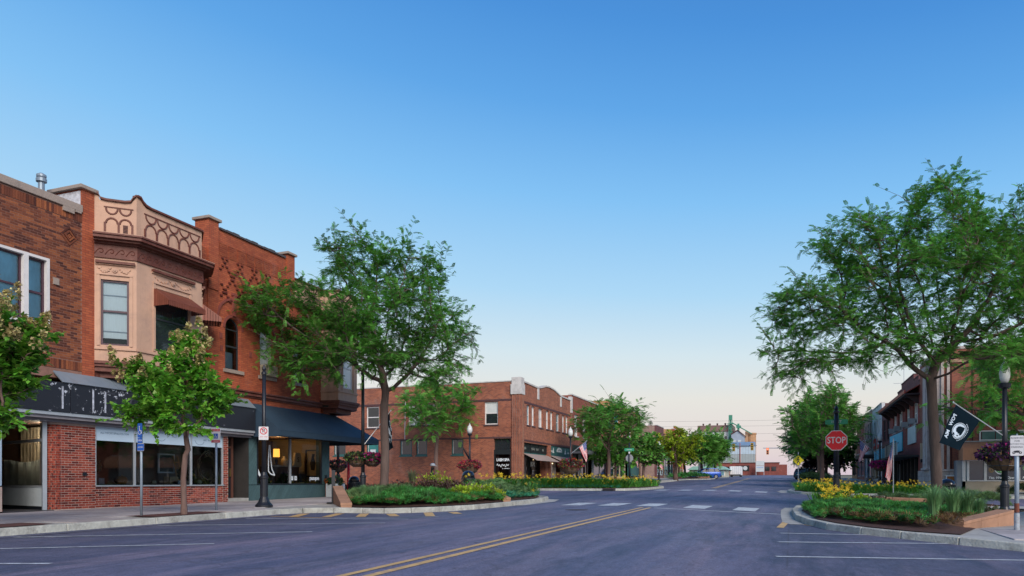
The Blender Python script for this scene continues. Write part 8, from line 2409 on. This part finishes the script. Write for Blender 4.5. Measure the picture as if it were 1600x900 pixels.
def branches(name,N,par,r0,rt,mat,root,e=1.85,sides=6):
    n = len(N); w = np.zeros(n); ch = np.zeros(n,int)
    for i in range(n -1,0,-1):
        if ch[i] == 0: w[i] = 1
        w[par[i]] += w[i]; ch[par[i]] += 1
    rad = rt +(r0 -rt)*(w /w[0]) ** (1/e)
    V,F = [],[]
    T_ = [0]
    while len(T_) < n and w[T_[-1]] > w[0]*.93 and T_[-1]+1 < n and par[T_[-1]+1] == T_[-1]: T_.append(T_[-1]+1)
    st_ = set(T_[1:])
    if len(T_) > 1: MB().tube([Vector(N[i])-(Vector((0,0,.25)) if i == 0 else Vector()) for i in T_],[r0 *(1.45 if i == 0 else 1.12 if i == 1 else 1+.06*math.sin(i *2.1))*(1-.012*i) for i in T_],14).build('trunk',mat,root,smooth=True)
    for i in range(1,n):
        if i in st_: continue
        p,q = N[par[i]],N[i]; r1 = rad[i]; r0_ = min(rad[par[i]],r1 *1.35); t_ = q -p; t_ /= np.linalg.norm(t_)+1e-9
        a = np.cross(t_,[.3,.9,.1]); a /= np.linalg.norm(a); b_ = np.cross(t_,a); k = sides +2 if r1 > .05 else 4 if r1 > .015 else 3
        an = 2*np.pi *np.arange(k)/k; c_ = np.cos(an)[:,None]*a +np.sin(an)[:,None]*b_
        i0 = len(V); V += list(p -t_ *r0_ *.3+c_ *r0_)+list(q +c_ *r1)
        F += [(i0 +m,i0 +(m +1) % k,i0 +k +(m +1) % k,i0 +k +m) for m in range(k)]
    np_mesh(name,V,F,mat,root,kind='stuff',smooth=True)
    return rad,ch
def tree(name,label,base,trunk,blobs,natt,r0,leaf,lmat,bark,per=10,size=.3,spread=.35,seed=1,group=None,cat='tree',flat_=.5,step=.34,extra=None,kill=.55,tw=3,rt_k=1.):
    t = thing(name,base,label,cat,group)
    N,par,A = colonise(base,trunk,blobs,natt,step=step,seed=seed,kill=kill)
    rad,ch = branches('limbs',N,par,r0,.006,bark,t)
    rg = np.random.default_rng(seed +5)
    n = len(N); w = np.zeros(n)
    for i in range(n -1,0,-1):
        if ch[i] == 0: w[i] = 1
        w[par[i]] += w[i]
    tip = np.nonzero((w <= 5) & (np.arange(n) > 3))[0]
    ti = np.repeat(tip,tw); m_ = len(ti); d0 = N[ti]-N[par[ti]]; d0 /= np.linalg.norm(d0,axis=1,keepdims=True)+1e-9
    d = d0 *.8+rg.normal(0,.62,(m_,3))*[1,1,flat_]+[0,0,.12]; d /= np.linalg.norm(d,axis=1,keepdims=True)
    S_ = N[ti]-d0 *rg.uniform(0,1,m_)[:,None]*step; L_ = rg.uniform(.5,1.2,m_)[:,None]*spread *2
    bend = rg.normal(0,.25,(m_,3)); bend[:,2] -= .10
    at_ = lambda f: S_ +d *L_ *f +bend *L_ *f *f
    V = []
    for f,r in ((0,.010),(.5,.007),(1,.003)):
        c = at_(f)
        for k in range(3): V.append(c +np.array([math.cos(k *2.1),math.sin(k *2.1),math.sin(k *2.1+.8)])*r *rt_k)
    V = np.stack(V,1).reshape(-1,3); F = np.array([(a +k,a +(k +1) % 3,a +3+(k +1) % 3,a +3+k) for a in (0,3) for k in range(3)])
    np_mesh('twigs',V,(F[None]+(np.arange(m_)*9)[:,None,None]).reshape(-1,4),bark,t,kind='stuff')
    P,D = [],[]
    for k in range(per):
        f = rg.uniform(.12,1.02,m_)[:,None]; P.append(at_(f)); q = d +bend *f; side = np.cross(q,rg.normal(0,.35,(m_,3))+[0,0,1]); D.append(q *.55+side *rg.choice([-1,1],m_)[:,None]*.8+rg.normal(0,.3,(m_,3))*[1,1,flat_])
    P,D = np.concatenate(P),np.concatenate(D)
    V,F = scatter(*leaf,P,basis(D,roll=rg.normal(0,.35,len(P))),rg.uniform(.65,1.25,len(P))*size)
    np_mesh('crown',V,F,lmat,t,kind='stuff')
    tip = ti; N = dict(zip(ti,at_(.95))); N = at_(.95)
    if extra: extra(t,N,d,rg)
    return t
def local(base,q):   # (left-right, depth, height above base) to world
    b_ = Vector(base); dpt = Vector((-LAT.y,LAT.x,0)); return tuple(b_ +LAT *q[0]+dpt *q[1]+Vector((0,0,q[2])))
def blobs_at(base,L_):
    return [(local(base,b_[:3]),b_[3:]) for b_ in L_]
# near left honey locust
bL = (-14.45,24.4,.62)
tree('honey_locust_tree','airy honey locust tree with forked trunk rising from the left planting bed',bL,
     [bL,local(bL,(.05,0,1.6)),local(bL,(.0,.05,2.75))],
     blobs_at(bL,[(-.25,0,6.4,3.0,2.8,1.9),(-1.1,.3,8.7,1.4,1.4,1.55),(1.15,-.2,8.1,1.35,1.3,1.55),(-3.7,-.2,7.0,1.7,1.6,1.1),(2.3,.2,6.0,1.2,1.6,1.3),(-3.1,.2,5.4,1.5,1.5,.8),(-2.2,-.8,4.6,1.2,1.2,.5),(2.0,-.3,4.6,1.1,1.4,.6),(.2,-1.5,4.9,1.8,1.2,.6),(-4.7,0,7.6,.8,.8,.5)]),
     1000,.17,FROND,LF_LOC,BARK_L,per=11,tw=4,size=.185,spread=.42,seed=4,step=.30,kill=.46,group='honey locust trees')
# near right honey locust
bR = (4.5,27.6,.38)
tree('honey_locust_tree','largest spreading honey locust tree on the right beside the black flag',bR,
     [bR,local(bR,(-.05,0,1.5)),local(bR,(-.12,.05,3.0)),local(bR,(-.2,0,4.1))],
     blobs_at(bR,[(.1,0,7.0,3.5,3.2,2.2),(-.2,0,9.5,1.7,1.5,1.15),(-2.5,.2,8.5,1.5,1.6,1.2),(-4.0,0,6.3,1.6,1.8,1.1),(-4.2,.3,4.6,1.3,1.4,.7),(2.9,0,8.3,1.9,2,1.7),(3.3,0,5.7,2,2.2,1.5),(-1.6,-.6,5.0,1.9,1.9,.7),(1.6,-.5,5.0,1.5,1.6,.6),(-5.2,0,6.0,.6,.8,.4),(1.2,-1.6,4.7,.8,.6,.4),(.8,-2.6,4.5,.7,.5,.4),(.5,-3.3,4.1,.7,.4,.4),(1.9,-2.2,4.5,1.0,.8,.5),(5,.3,7.5,1.4,1.8,1.8)]),
     1500,.175,FROND,LF_LOC,BARK_L,per=9,tw=4,size=.20,spread=.42,seed=23,step=.30,kill=.46,group='honey locust trees')
def quick(name,label,x,y,H_,Wd,r0,leaf,lmat,seed,n=170,per=14,size=.5,z0=.3,group='trees along the street',spread=.6,bark=BARK_S,shape=1.):
    b_ = (x,y,ground_at(x,y)); h0 = H_ *z0
    bl = [(0,0,h0 +(H_ -h0)*.5,Wd,Wd,(H_ -h0)*.46)]
    rg = random.Random(seed)
    for k in range(7):
        q = 2*math.pi *k /7+rg.uniform(-.4,.4); f = rg.uniform(.45,.85)
        bl.append((math.cos(q)*Wd *f,math.sin(q)*Wd *f,h0 +(H_ -h0)*rg.uniform(.15,.75)*shape,Wd *.42,Wd *.42,(H_ -h0)*.2))
    bl.append((rg.uniform(-.2,.2)*Wd,0,H_ *.90,Wd *.4,Wd *.4,H_ *.10))
    st = max(.34,H_ /16)
    return tree(name,label,b_,[b_,local(b_,(rg.uniform(-.1,.1),0,h0 *.6)),local(b_,(0,0,h0 *1.1))],blobs_at(b_,bl),n,r0,leaf,lmat,bark,per,size,spread,seed,group,step=st,kill=st *1.4,rt_k=1.6)
quick('honey_locust_tree','bright green young honey locust tree before the blank side wall of the brick corner building',-24.4,48.8,8.2,2.9,.15,FROND,LF_LOCB,21,230,6,.45,.44,'honey locust trees')
quick('honey_locust_tree','bright honey locust at the right edge behind the near street lamp',13.2,48.8,9.5,4.6,.2,FROND,LF_LOCB,22,260,6,.5,.30,'honey locust trees')
quick('honey_locust_tree','honey locust in front of the tan building with the turquoise banner',-14.4,61,7.4,3.2,.15,FROND,LF_LOC,23,250,5,.5,.36,'honey locust trees',.7)
quick('leafy_tree','small dark green tree right of the grey stop sign back',-14.4,77,4.9,2.0,.15,LEAF2,LF_ASH,24,120,10,.42,.32)
quick('leafy_tree','small dark green tree under the locust by the tan building',-15.6,69,4.6,2.2,.12,LEAF2,LF_ASH,31,100,9,.42,.36)
quick('maple_tree','dense yellow green maple on the left side of the street',-13.7,95,6.8,2.8,.24,LEAF2,LF_MAP,25,190,14,.36,.2,spread=.55)
quick('honey_locust_tree','honey locust beyond the yellow green maple, above the blue car',-13.0,117,6.8,2.5,.22,FROND,LF_ASH,26,200,6,.75,.32,'honey locust trees',.8)
quick('honey_locust_tree','honey locust at the end of the left row, before the grain elevator',-11.3,121.5,6.6,2.1,.2,FROND,LF_ASH,33,190,6,.75,.32,'honey locust trees',.8)
quick('leafy_tree','dusky tree between the maple and the far locusts on the left',-16.5,124,7.0,2.4,.2,LEAF2,LF_PLUM,27,110,9,.5,.25)
cf = thing('conifer_tree',(-21,118,1.6),'narrow dark conifer spire above the yellow green maple','tree','trees along the street')
MB().lathe([(.22,0),(.03,9.3)],(-21,118,1.6),8).build('trunk',BARK_S,cf)
rg = np.random.default_rng(3); n = 1500; h = rg.uniform(.1,1,n); q = rg.uniform(0,6.28,n); r = (1-h)*2.0*rg.uniform(.3,1,n)+.15
d = np.stack([np.cos(q),np.sin(q),-.25+0*q],1); V,F = scatter(*FROND,np.stack([-21+r *np.cos(q)*.7,118+r *np.sin(q)*.7,1.6+h *9.4],1),basis(d),rg.uniform(.5,.9,n)*(1.05-.8*h)); np_mesh('crown',V,F,leaf_mat('conifer_needles',(.02,.05,.03),.1),cf,kind='stuff')
quick('honey_locust_tree','honey locust behind the stop sign on the right side',2.5,69,8.8,3.5,.18,FROND,LF_LOC,28,260,6,.45,.28,'honey locust trees',.7)
quick('honey_locust_tree','honey locust above the dark plum tree on the right',3.0,92,10.4,4.2,.22,FROND,LF_LOC,29,230,6,.7,.22,'honey locust trees',.8)
quick('leafy_tree','rounded green tree right of the stop sign post',4.1,98,8.6,3.4,.2,LEAF2,LF_ASH,30,170,10,.5,.24,spread=.8)
quick('plum_tree','dark purple plum tree on the right behind the crossing sign',3.6,100,6.2,3.5,.18,LEAF2,LF_PLUM,32,150,12,.5,.2,spread=.7)
quick('honey_locust_tree','farthest green tree down the right side of the street',3.2,122,8.6,3.6,.2,FROND,LF_ASH,34,150,6,.75,.25,'honey locust trees',.8)
# flowering tree lilacs on the left pavement
def panicles(n,size,zmin,side=0):
    def f(t,tips,d0,rg):
        c = tips.mean(0); out = tips -c; sc_ = out[:,2]*1.0+np.linalg.norm(out[:,:2],axis=1)*.8+rg.uniform(0,.7,len(tips))+side *(out @ np.array(LAT))+.45*(out @ np.array([LAT[1],-LAT[0],0]))
        k = np.argsort(-sc_)[:n *2]; k = rg.choice(k,min(n,len(k)),replace=False)
        for i in k:
            m_ = 90; hh = rg.uniform(0,1,m_); r = (1-hh)*.45+.08; q = rg.uniform(0,6.28,m_)
            ax = d0[i]+np.array([0,0,1.2]); ax /= np.linalg.norm(ax); a = np.cross(ax,[.2,.9,.1]); a /= np.linalg.norm(a); b_ = np.cross(ax,a); s_ = size *rg.uniform(.7,1.3)
            pos = tips[i]+(ax *hh[:,None]*1.2+(a *np.cos(q)[:,None]+b_ *np.sin(q)[:,None])*r[:,None])*s_
            V,F = scatter(*QUAD,pos,basis(rg.normal(size=(m_,3))),rg.uniform(.6,1.2,m_)*.055)
            np_mesh('panicle',V,F,PANI,t,kind='stuff')
    return f
b_ = (-13.93,14.04,gz(-13.93,14.04)+.15)
tree('lilac_tree','small flowering tree lilac with cream blooms between the two parking sign posts',b_,
     [b_,local(b_,(-.02,0,.9)),local(b_,(.03,0,1.45))],
     blobs_at(b_,[(-.1,0,3.1,1.0,1.0,.85),(.15,0,4.0,.65,.7,.5),(-1.15,0,3.55,.45,.5,.33),(-1.1,.1,2.45,.6,.6,.28),(.75,0,2.9,.5,.7,.55),(.1,-.3,2.1,.7,.6,.3),(-.3,-.7,2.9,.8,.4,.7)]),
     260,.07,LEAF2,LF_LIL,BARK_S,per=20,tw=4,size=.13,spread=.17,rt_k=.6,seed=12,group='flowering tree lilacs',flat_=.8,step=.16,extra=panicles(30,.19,0),kill=.24)
b_ = (-14.05,9.2,gz(-14,9.2)+.15)
tree('lilac_tree','flowering tree lilac with creamy yellow blooms cut off by the left edge',b_,
     [b_,local(b_,(.02,0,.9)),local(b_,(.10,0,1.5))],
     blobs_at(b_,[(.0,0,3.2,1.15,1.1,.95),(-.3,0,4.2,.8,.8,.5),(.75,0,3.5,.55,.7,.4),(.7,-.1,2.6,.65,.7,.45),(.65,-.3,1.95,.6,.5,.2),(-.9,0,2.8,.7,.8,.8),(.1,-.7,3.0,.9,.4,.8)]),
     300,.075,LEAF2,LF_LIL,BARK_S,per=20,tw=4,size=.13,spread=.17,rt_k=.6,seed=15,group='flowering tree lilacs',flat_=.8,step=.16,extra=panicles(60,.22,0,.5),kill=.24)

# ------------------------------------------------------------------ planting
JUN = leaf_mat('juniper_spray',(.05,.19,.034),.15,.55,.03,.6,1.2); JUNB = leaf_mat('juniper_brown',(.10,.055,.02),.15,.4,.03)
BARB = leaf_mat('barberry_leaf',(.075,.04,.032),.15,.4,.05); LIME_ = leaf_mat('lime_spirea_leaf',(.30,.42,.03),.3,.3,.02)
CATM = leaf_mat('catmint_leaf',(.13,.23,.085),.25,.35,.02); GRASS_ = leaf_mat('grass_blade',(.17,.32,.13),.35,.3,.02); DAYL = leaf_mat('daylily_leaf',(.10,.29,.04),.3,.3,.02)
TEALG = leaf_mat('blue_green_leaf',(.04,.23,.12),.2,.3,.02); YEL = leaf_mat('yellow_petal',(.72,.50,.03),.3,.2,.015); WHT = leaf_mat('pale_petal',(.50,.55,.45),.3,.2)
SPRAY = ([],[])
for k in range(5):
    a =-.9+1.8*k /4; i = len(SPRAY[0]); ca,sa = math.cos(a),math.sin(a); l = 1-.25*abs(a)
    SPRAY[0].extend([(0,0,0),(.5*l *ca +.05*sa,.5*l *sa -.05*ca,.10),(l *ca,l *sa,.04-.06*(k % 2)),(.5*l *ca -.05*sa,.5*l *sa +.05*ca,.12)]); SPRAY[1].append((i,i +1,i +2,i +3))
def clumps(P,hmax,rs,seed=0):
    """uneven mound height over the bed"""
    rg = np.random.default_rng(seed); c = P[rg.integers(0,len(P),46),:2]; w = rg.uniform(.3,1,46); r = rg.uniform(.5,1.1,46)*rs
    D = np.linalg.norm(P[:,None,:2]-c[None],axis=2); return hmax *np.maximum(0,(w *(1-(D /r) ** 2))).max(1)
def cover(name,label,bed,n,region,hmax,size,mat,rs=.8,seed=1,tmpl=SPRAY,up=.55,edge=.95,lift=.06,cat='ground cover',group=None):
    P = bed.pts(n,region,edge); rg = np.random.default_rng(seed)
    top = clumps(P,hmax,rs,seed); P[:,2] += lift +top *rg.uniform(.25,1,n) ** .5
    d = rg.normal(size=(n,3)); d[:,2] = np.abs(d[:,2])*up +.1
    V,F = scatter(*tmpl,P,basis(d,roll=rg.normal(0,.5,n)),rg.uniform(.6,1.3,n)*size)
    o = np_mesh(name,V,F,mat,kind='stuff'); return tag(o,label,cat,group)
front = lambda x,y: True
cover('juniper_cover','low green spreading juniper filling the front of the left planting bed',BED_L1,13000,lambda x,y: (y < 22.6 or x >-11.0) and not math.hypot(x +14.45,y -24.4) < .4 and x >-13.2,.17,.17,JUN,seed=2,edge=.97)
cover('juniper_cover','brown dry juniper and mulch fringe along the left bed kerb',BED_L1,900,lambda x,y: BED_L1.s_of(x,y) > .78,.16,.18,JUNB,seed=3,edge=.985)
cover('juniper_cover','low green spreading juniper filling the front of the right planting bed',BED_R1,13000,lambda x,y: (y < 26.5 and not (x > 2.9 and y < 20.8)) and BED_R1.s_of(x,y) < (.90 if y < 20 else .985),.13,.16,JUN,seed=4,edge=.985)
cover('juniper_cover','brown dry juniper patches along the kerb edge of the right bed',BED_R1,500,lambda x,y: y < 21 and BED_R1.s_of(x,y) > .72,.14,.17,JUNB,seed=5,edge=.93)
cover('catmint','soft grey green catmint behind the low wall of the left bed',BED_L2,4200,lambda x,y: y < 30.8,.45,.17,CATM,rs=.6,seed=6)
cover('ground_cover','blue green ground cover on the rounded tip of the left bed',BED_L2,2200,lambda x,y: x >-11.2 and y < 31,.10,.16,TEALG,rs=.5,seed=7,edge=.99)
cover('catmint','grey green catmint strip behind the level sandstone wall on the right',BED_R2,3600,None,.45,.16,CATM,rs=.6,seed=8)
cover('catmint','light green ferny plants at the left front corner of the left bed',BED_L1,2200,lambda x,y: (x <-12.4 and y < 23.2) and not math.hypot(x +14.45,y -24.4) < .4,.32,.18,CATM,rs=.6,seed=9)
BLADE = ([(0,-.02,0),(0,.02,0),(.45,.025,.62),(.45,-.025,.62),(.95,.004,.70),(.95,-.004,.70)],[(0,1,2,3),(3,2,4,5)])
STAR = ([],[])
for k in range(5):
    a = 2*math.pi *k /5; i = len(STAR[0]); STAR[0].extend([(0,0,0),(.5*math.cos(a -.35),.5*math.sin(a -.35),.25),(math.cos(a),math.sin(a),.30),(.5*math.cos(a +.35),.5*math.sin(a +.35),.25)]); STAR[1].append((i,i +1,i +2,i +3))
def daylilies(bed,n,nf,region,label,h=.62,fs=.085):
    P = bed.pts(n,region); rg = np.random.default_rng(n); d = rg.normal(size=(n,3)); d[:,2] = 0
    t = np_mesh('daylily_bed',*scatter(*BLADE,P,basis(d),rg.uniform(.6,1.2,n)*h),DAYL,kind='stuff'); tag(t,label,'flower bed')
    Q = bed.pts(nf,region); Q[:,2] += h *rg.uniform(.35,1.2,nf)
    e = rg.normal(0,.5,(nf,3))+np.array([.1,-.7,.6]); z = e /np.linalg.norm(e,axis=1,keepdims=True); x = np.cross(z,[.3,.2,.9]); x /= np.linalg.norm(x,axis=1,keepdims=True)
    V,F = scatter(*STAR,Q,np.stack([x,np.cross(z,x),z],2),rg.uniform(.7,1.3,nf)*fs); np_mesh('blossoms',V,F,YEL,t,kind='stuff')
daylilies(BED_L3,6000,330,None,'row of yellow daylilies before the brick corner shops on the left',.72,.085)
daylilies(BED_L4,3000,150,None,'yellow daylilies round the bulb beyond the left crossing',.62,.085)
daylilies(BED_L2,900,60,lambda x,y: y > 28.5,'yellow daylilies at the back of the left bed end',.7,.09)
daylilies(BED_R3,4600,300,None,'long row of yellow daylilies across the side street on the right',.62,.08)
daylilies(BED_R4,3000,170,None,'yellow daylilies on the bulb beyond the right crossing',.6,.085)
daylilies(BED_R1,420,70,lambda x,y: math.hypot(x -1.3,y -28.4) < .75,'clump of yellow daylilies at the foot of the stop sign',.6,.09)
cover('ground_cover','blue green edging plants below the left row of daylilies',BED_L3,1800,lambda x,y: y < 48.9,.08,.22,TEALG,seed=17,edge=.99)
cover('ground_cover','green edging plants below the right row of daylilies',BED_R3,1400,lambda x,y: y < 49.2,.10,.2,JUN,seed=18,edge=.99)
cover('shrub_row','low reddish green shrubs before the office with green window letters',BED_R5,2600,None,.55,.25,leaf_mat('mixed_shrub',(.06,.09,.03),.2,.4,.08),rs=.7,seed=19)
cover('shrub_row','green shrubs in the far left bulb before the blue car',BED_LF,1500,None,.7,.4,JUN,rs=1.4,seed=20)
cover('shrub_row','green and pale grassy shrubs in the far right bulb below the plum tree',BED_RF,2200,None,.9,.4,leaf_mat('far_shrub',(.045,.10,.04),.2,.4,.03),rs=1.5,seed=21)
def shrub(x,y,z,rx,rz,n,size,mat,name,label,cat='shrub',group=None,tm=LEAF2):
    t = thing(name,(x,y,z),label,cat,group); rg = np.random.default_rng(int(abs(x *100+y *10)))
    m_ = MB()
    for k in range(7):
        q = rg.uniform(0,6.28); m_.tube([(x,y,z),(x +rx *.4*math.cos(q),y +rx *.4*math.sin(q),z +rz *.6),(x +rx *.7*math.cos(q),y +rx *.7*math.sin(q),z +rz)],[.015,.01,.005],4)
    m_.build('stems',BARK_S,t,kind='stuff')
    c = rg.normal(size=(9,3)); c /= np.linalg.norm(c,axis=1,keepdims=True); c[:,2] = np.abs(c[:,2]); j = rg.integers(0,9,n)
    d = rg.normal(size=(n,3)); d /= np.linalg.norm(d,axis=1,keepdims=True)
    P = np.array([x,y,z])+(c[j]*.6+d *.48*rg.uniform(.4,1,n)[:,None])*np.array([rx,rx,rz]); P[:,2] = np.maximum(P[:,2],z +.02)
    V,F = scatter(*tm,P,basis(d *.6+[0,0,.4]+rg.normal(0,.3,(n,3))),rg.uniform(.6,1.3,n)*size); np_mesh('foliage',V,F,mat,t,kind='stuff'); return t
BG_ = 'dark barberry shrubs in the beds'
for k,(x,y,r,lb_) in enumerate(((-13.2,23.6,.75,'dark barberry shrub nearest the locust trunk in the left bed'),(-12.3,24.2,.8,'dark barberry shrub in the middle of the left bed'),(-11.6,25.0,.75,'dark barberry shrub before the litter bin in the left bed'),(-12.9,25.4,.8,'dark barberry shrub behind the others in the left bed'),(-11.2,23.6,.5,'small dark barberry shrub among the junipers of the left bed'))):
    shrub(x,y,BED_L1.z(x,y),r,.55,900,.09,BARB,'barberry_shrub',lb_,group=BG_)
shrub(2.5,28.2,BED_R1.z(2.5,28.2),.8,.34,800,.09,BARB,'barberry_shrub','dark barberry shrub before the level sandstone wall',group=BG_); shrub(4.6,28.9,BED_R1.z(4.6,28.9),.5,.35,500,.09,BARB,'barberry_shrub','dark barberry shrub at the foot of the big locust trunk',group=BG_)
LG = 'lime green spirea shrubs in the beds'
for x,y,r,h,lb_ in ((-13.6,27.0,.95,.75,'lime green shrub beside the bronze statue'),(-12.6,26.6,.7,.6,'lime green shrub between the statue and the litter bin'),(-10.5,23.3,.5,.42,'lime green shrub at the right of the left bed junipers'),(-10.0,24.3,.45,.38,'small lime green shrub by the low wall end'),(-10.3,22.3,.4,.3,'smallest lime green shrub among the left junipers')):
    shrub(x,y,BED_L1.z(x,y),r *1.2,h *1.35,1200,.10,LIME_,'spirea_shrub',lb_,group=LG)
for x,y,r,h,lb_ in ((1.5,26.8,.55,.34,'lime green shrub just left of the stop sign foot'),(2.15,26.9,.5,.3,'lime green shrub just right of the stop sign foot')): shrub(x,y,BED_R1.z(x,y),r,h,700,.10,LIME_,'spirea_shrub',lb_,group=LG)
shrub(4.9,23.6,BED_R1.z(4.9,23.6),.75,.42,900,.09,leaf_mat('olive_shrub',(.06,.075,.03),.2,.4,.06),'spirea_shrub','olive tinted shrub behind the ramped wall on the right'); shrub(4.3,25.0,BED_R1.z(4.3,25),.7,.42,800,.09,bpy.data.materials['olive_shrub'],'spirea_shrub','second olive tinted shrub left of the near right lamp')
def tuft(x,y,z,h,n,mat,label,lean=.28):
    t = thing('ornamental_grass',(x,y,z),label,'grass clump','ornamental grass clumps'); rg = np.random.default_rng(int(abs(x *77+y *31)))
    d = rg.normal(size=(n,3)); d[:,2] = 0; d /= np.linalg.norm(d,axis=1,keepdims=True); P = np.array([x,y,z])+d *rg.uniform(0,.12,n)[:,None]
    s_ = rg.uniform(.6,1.1,n)*h; ln = rg.uniform(.1,.55,n); side = np.stack([-d[:,1],d[:,0],0*d[:,0]],1)*.007; V = []
    for f,up,w in ((0,0,1),(.25,.5,1),(.6,.85,.8),(1,1,.1)):
        c = P +d *(ln *f *f *s_)[:,None]+np.array([0,0,1])*(s_ *up *(1-.25*ln *f))[:,None]; V += [c -side *w,c +side *w]
    V = np.stack(V,1).reshape(-1,3); F = (np.array([(0,1,3,2),(2,3,5,4),(4,5,7,6)])[None]+(np.arange(n)*8)[:,None,None]).reshape(-1,4); np_mesh('blades',V,F,mat,t,kind='stuff'); return t
for x,y,h,lb_ in ((3.75,20.9,.85,'tallest pale green grass clump in the middle of the right bed end'),(3.25,20.4,.75,'pale green grass clump left of the tallest one'),(4.15,21.5,.8,'pale green grass clump just behind the ramped right wall'),(3.55,21.9,.8,'pale green grass clump before the big locust trunk'),(4.6,22.4,.6,'short grass clump right of the tallest one')): tuft(x,y,BED_R1.z(x,y),h,420,GRASS_,lb_)
tuft(-12.6,20.1,BED_L1.z(-12.6,20.1),.55,300,GRASS_,'short silvery grass clump at the left bed corner'); tuft(-12.0,19.8,BED_L1.z(-12,19.8),.5,260,GRASS_,'second short silvery grass clump nearer the kerb')
tuft(-15.3,28.2,ground_at(-15.3,28.2)+.2,1.0,380,leaf_mat('straw_grass',(.22,.25,.13),.3),'tall straw coloured grass clump left of the bronze statue')
for k,(x,y) in enumerate(((-20.2,30.6),(-18.4,29.9),(-16.9,29.0),(-16.2,26.9))): shrub(x,y,ground_at(x,y),.55,.55,500,.10,BARB if k < 2 else CATM,'potted_shrub',('dark shrub by the red post at the corner','dark shrub right of the red post','grey green shrub behind the locust trunk','grey green shrub beside the post with flower baskets')[k])
for k,(y,x) in enumerate(((91,3.0),(94,2.3),(97,3.6))): tuft(x,y,ground_at(x,y)+.2,1.2,260,bpy.data.materials['straw_grass'],('pale grass clump nearest in the far right bulb','pale grass clump second in the far right bulb','pale grass clump farthest in the far right bulb')[k])

print('TRIS',sum(len(o.data.polygons)*2 for o in bpy.data.objects if o.type == 'MESH'))
